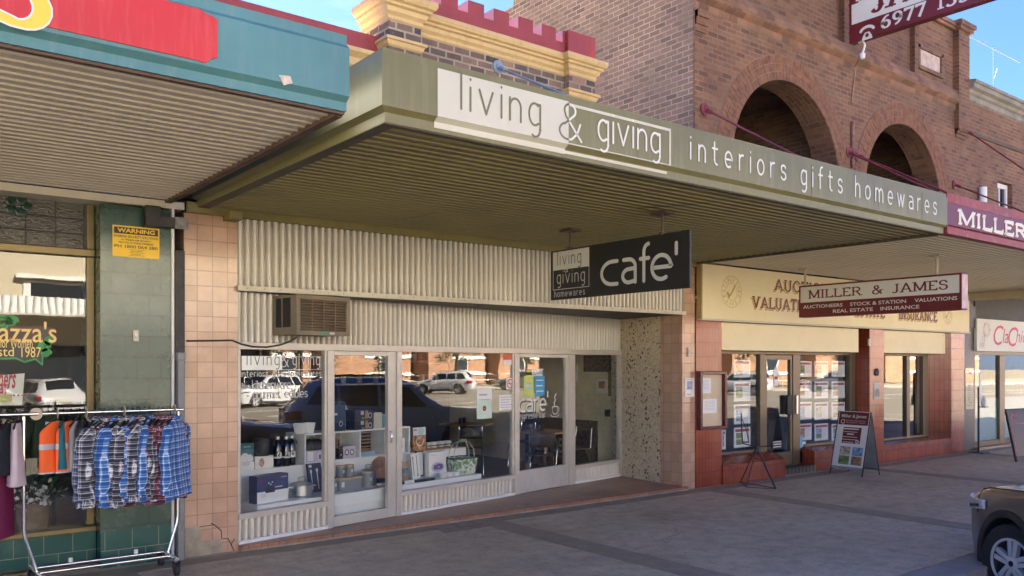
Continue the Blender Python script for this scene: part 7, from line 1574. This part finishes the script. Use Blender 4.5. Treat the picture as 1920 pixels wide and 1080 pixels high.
# ------------------------------------------------------------------ beauty shop and building at the far right
rb_ = thing('far_shop', 'tan brick building at the right edge with grey cornice and pink lettered shop sign', 'shop', (24, 8.57, 0))
b = MB(); b.box(19.27,20.95,8.575,9.1,3.4,7.75); b.box(21.76,34,8.575,9.1,3.4,7.75); b.box(20.951,21.759,8.575,9.1,6.18,7.75); b.box(20.951,21.759,8.575,9.1,3.4,4.2); b.build('upper_wall', m_brick_org, rb_)
m_stonegrey = mat('weathered_cornice', (.24,.22,.18), .85, var=.25, dirt=.5, dirtcol=(.07,.065,.055), streak=True)
b = MB(); sweep(b, [(0,7.72),(.04,7.75),(.04,7.85),(.09,7.88),(.12,7.93),(.2,7.96),(.2,8.05),(.24,8.06),(.24,8.12),(0,8.16),(-.3,8.16),(-.3,7.72)], [(19.28,8.57,0,-1),(34,8.57,0,-1)]); b.build('cornice', m_stonegrey, rb_)
b = MB(); b.box(19.28,34,8.54,8.574,7.0,7.06); b.build('string_line', mat('dark_string', (.1,.07,.05), .8), rb_)
wn_ = MB(); wn_.box(20.96,21.05,8.68,8.74,4.21,6.17); wn_.box(21.66,21.75,8.68,8.74,4.21,6.17); wn_.box(21.051,21.659,8.68,8.74,6.06,6.17); wn_.box(21.051,21.659,8.68,8.74,5.2,5.28); wn_.box(21.33,21.37,8.69,8.73,5.281,6.059)
wf = wn_.build('window', m_white, rb_, bevel=.005); MB().box(21.05,21.66,8.72,8.726,4.21,6.06).build('pane', m_carglass, wf); MB().box(20.9,21.8,8.50,8.73,4.12,4.199).build('sill', m_stonegrey, wf)
b = MB(); b.box(19.3,34,9.1,22,7.2,7.3); b.box(33.8,34,9.1,22,0,7.5); b.box(19.3,34,21.8,22,0,7.5); b.build('roof', m_grey, rb_)
p = PY(1841,392,8.5); q = PY(1845,352,8.5); dpw = thing('vent_pipe', 'short white vent pipe with wider top on the tan brick wall', 'pipe', (p.x, 8.5, 3.9)); MB().tube([(p.x+.05,8.5,3.9),(p.x+.05,8.5,q.z-.35)], .06, 12).build('pipe', m_white, dpw, smooth=60); MB().tube([(p.x+.05,8.5,q.z-.34),(p.x+.05,8.5,q.z)], .085, 12).build('head', m_white, dpw, smooth=60)
p = PY(1812,245,8.55); rod('tie_rod', 'dark red tie rod high at the left end of the tan brick wall', (p.x+.05,8.55,p.z), (p.x+.1,5.0,3.75), m_rodred, .017, .1)
MB().box(19.24,19.72,8.56,9.1,0,3.40).build('pillar', m_blacktile, rb_)
def xr_(px): return PY(px, 640, 8.5).x
sx0 = 19.72; zs0, zs1 = 2.21, 2.93
MB().box(sx0,25,8.50,8.62,zs0,zs1).build('sign_board', m_signwhite, rb_); MB().box(sx0,25,8.54,8.62,zs1+.001,3.46).build('header', m_darkiron, rb_); MB().box(19.26,19.73,8.535,8.559,2.72,3.20).build('banner', m_black, rb_)
m_pink = mat('pink_lettering', (.6,.03,.12), .5)
b = MB(); xa = PY(1863,640,8.497).x; xb_ = PY(1936,640,8.497).x; T = face_y(xa, 8.4965, 2.36)
LW = xb_-xa
font_text(b, 'C', face_y(xa, 8.4965, 2.35), .24*LW, .46, shear=.25); font_text(b, 'la', face_y(xa+.22*LW, 8.4965, 2.40), .14*LW, .34, shear=.25); font_text(b, 'C', face_y(xa+.36*LW, 8.4965, 2.33), .24*LW, .46, shear=.25); font_text(b, 'hiqu', face_y(xa+.56*LW, 8.4965, 2.33), .40*LW, .40, shear=.25); b.build('lettering', m_pink, rb_)
b = MB(); pc = MB(); cx, cz = PY(1846,628,8.497).x, 2.58; rr = random.Random(9)
stroke(b, [(cx-.14,cz-.22),(cx-.10,cz-.02),(cx-.02,cz+.06),(cx+.02,cz-.06),(cx-.02,cz-.16),(cx-.04,cz-.26)], face_y(0,8.4965,0), .016)
for k in range(9):
    a = k*.7; px_, pz_ = cx+.10+.16*math.cos(a), cz+.10+.14*math.sin(a); stroke(b if k % 3 else pc, [(px_+(.05-.045*j/14)*math.cos(j*.6), pz_+(.05-.045*j/14)*math.sin(j*.6)) for j in range(15)], face_y(0,8.4965+.0003*(k % 3),0), .012)
for k in range(2): stroke(b, [(cx-.2+.12*k+(.06-.05*j/14)*math.cos(j*.6), cz-.25+(.06-.05*j/14)*math.sin(j*.6)) for j in range(15)], face_y(0,8.4965,0), .014)
b.build('curl_motif', m_ink, rb_); pc.build('curl_motif', m_pink, rb_)
b = MB(); b.box(19.721,25,8.56,8.66,2.12,2.209); xd = PY(1881,700,8.6).x; b.box(xd-.28,xd,8.56,8.66,.10,2.119); b.box(19.721,19.80,8.57,8.66,.10,2.119); b.box(19.721,25,8.57,8.66,.06,.17); b.build('window_frame', m_alu_dark, rb_, bevel=.005)
MB().box(19.80,25,8.61,8.616,.17,2.12).build('glass_pane', m_glass_tint, rb_)
MB().box(19.81,xd-.281,8.63,8.634,.18,1.14).build('frosted_film', mat('frosted_blue', (.3,.42,.44), .5), rb_); MB().box(xd+.001,24.9,8.63,8.634,.18,1.14).build('frosted_film', bpy.data.materials['frosted_blue'], rb_)
MB().box(19.73,25,8.45,8.62,0,.059).build('doorstep', m_band, rb_)
b = MB(); b.box(19.73,34,13,13.1,0,3.4); b.box(19.73,19.8,9.1,13,0,3.4); b.build('back_wall', bpy.data.materials['office_wall'], rb_); MB().box(25,34,8.6,9.1,0,3.4).build('wall', m_blacktile, rb_)
a = PY(1806,768,8.55); c = PY(1821,690,8.55); t = thing('price_board', 'glossy black price poster on the black mosaic pillar', 'poster', (a.x, 8.55, a.z)); MB().box(19.27,19.66,8.545,8.559,a.z,c.z).build('board', mat('gloss_black_print', (.01,.01,.011), .05, spec=1), t); b = MB()
for k in range(9): b.box(19.37+.02*(k % 3),19.56-.015*(k % 2),8.5425,8.5445,a.z+.08+.055*k,a.z+.1+.055*k)
b.build('print', m_signgrey, t); b = MB(); font_text(b, 'Chiqu', face_y(19.32, 8.5435, c.z-.17), .3, .12, shear=.3); b.build('lettering', m_pink, t)
# hand sanitiser stand
q = PZ(1835,849,0); t = thing('sanitiser_stand', 'black hand sanitiser stand on the footpath by the frosted door', 'stand', (q.x, q.y, 0)); b = MB(); b.box(q.x-.16,q.x+.16,q.y-.16,q.y+.16,.001,.022); b.build('base', m_black, t, bevel=.005)
MB().box(q.x-.022,q.x+.022,q.y-.015,q.y+.015,.022,1.42).build('post', m_black, t); MB().box(q.x-.03,q.x+.10,q.y-.03,q.y-.016,1.02,1.72).build('panel', m_signwhite, t, bevel=.003)
b = MB(); b.lathe([(.001,0),(.042,0),(.042,.17),(.02,.19),(.015,.22),(.001,.22)], (q.x+.08,q.y-.08,1.0), 14); b.build('pump_bottle', m_white, t, smooth=40); MB().box(q.x+.0,q.x+.14,q.y-.14,q.y-.02,.98,.999).build('tray', m_black, t)
# chalkboard at the right edge
q = PZ(1908,866,0); t = thing('chalkboard', 'black framed A-frame chalkboard at the right edge of the footpath', 'sandwich board', (q.x, q.y, 0)); M = Matrix.Translation((q.x,q.y,0)) @ Matrix.Rotation(R(-8),4,'Z') @ Matrix.Rotation(R(-12),4,'X')
MB(M).box(0,.6,0,.02,.1,1.02).build('board', m_black, t); b = MB(M); b.box(-.025,-.001,-.006,.026,0,1.05); b.box(.601,.625,-.006,.026,0,1.05); b.box(0,.6,-.006,.026,1.021,1.05); b.build('frame', m_darkiron, t); b = MB(M); b.box(-.02,0,.03,.04,0,1.0); b.build('back_leg', m_darkiron, t)
b = MB(M); stroke(b, [(.06,.2),(.06,.7),(.08,.75),(.5,.75)], Matrix(((1,0,0,0),(0,0,-1,-.003),(0,1,0,0),(0,0,0,1))), .012); stroke(b, [(.1,.86),(.16,.95),(.22,.85),(.3,.95)], Matrix(((1,0,0,0),(0,0,-1,-.003),(0,1,0,0),(0,0,0,1))), .014); b.build('chalk_line', m_pink, t)
# tv aerial above the far roof
a = PY(1863,168,13); c = PY(1863,92,13); t = thing('tv_aerial', 'thin television aerial mast above the grey cornice at the right', 'aerial', (a.x, 13, 7.3)); MB().tube([(a.x,13,7.3),(a.x,13,c.z+.1)], .014, 6).build('mast', m_grey, t)
d = PY(1808,93,13); b = MB(); b.tube([(d.x,13,c.z),(a.x+2.2,13,c.z)], .011, 6)
for k in range(3): x = d.x+.25+1.1*k; b.tube([(x,12.8,c.z+.02),(x,13.2,c.z+.02)], .006, 5)
b.tube([(a.x,13,c.z-1.1),(a.x+.3,13,c.z-.6)], .007, 5); b.build('boom', m_grey, t)
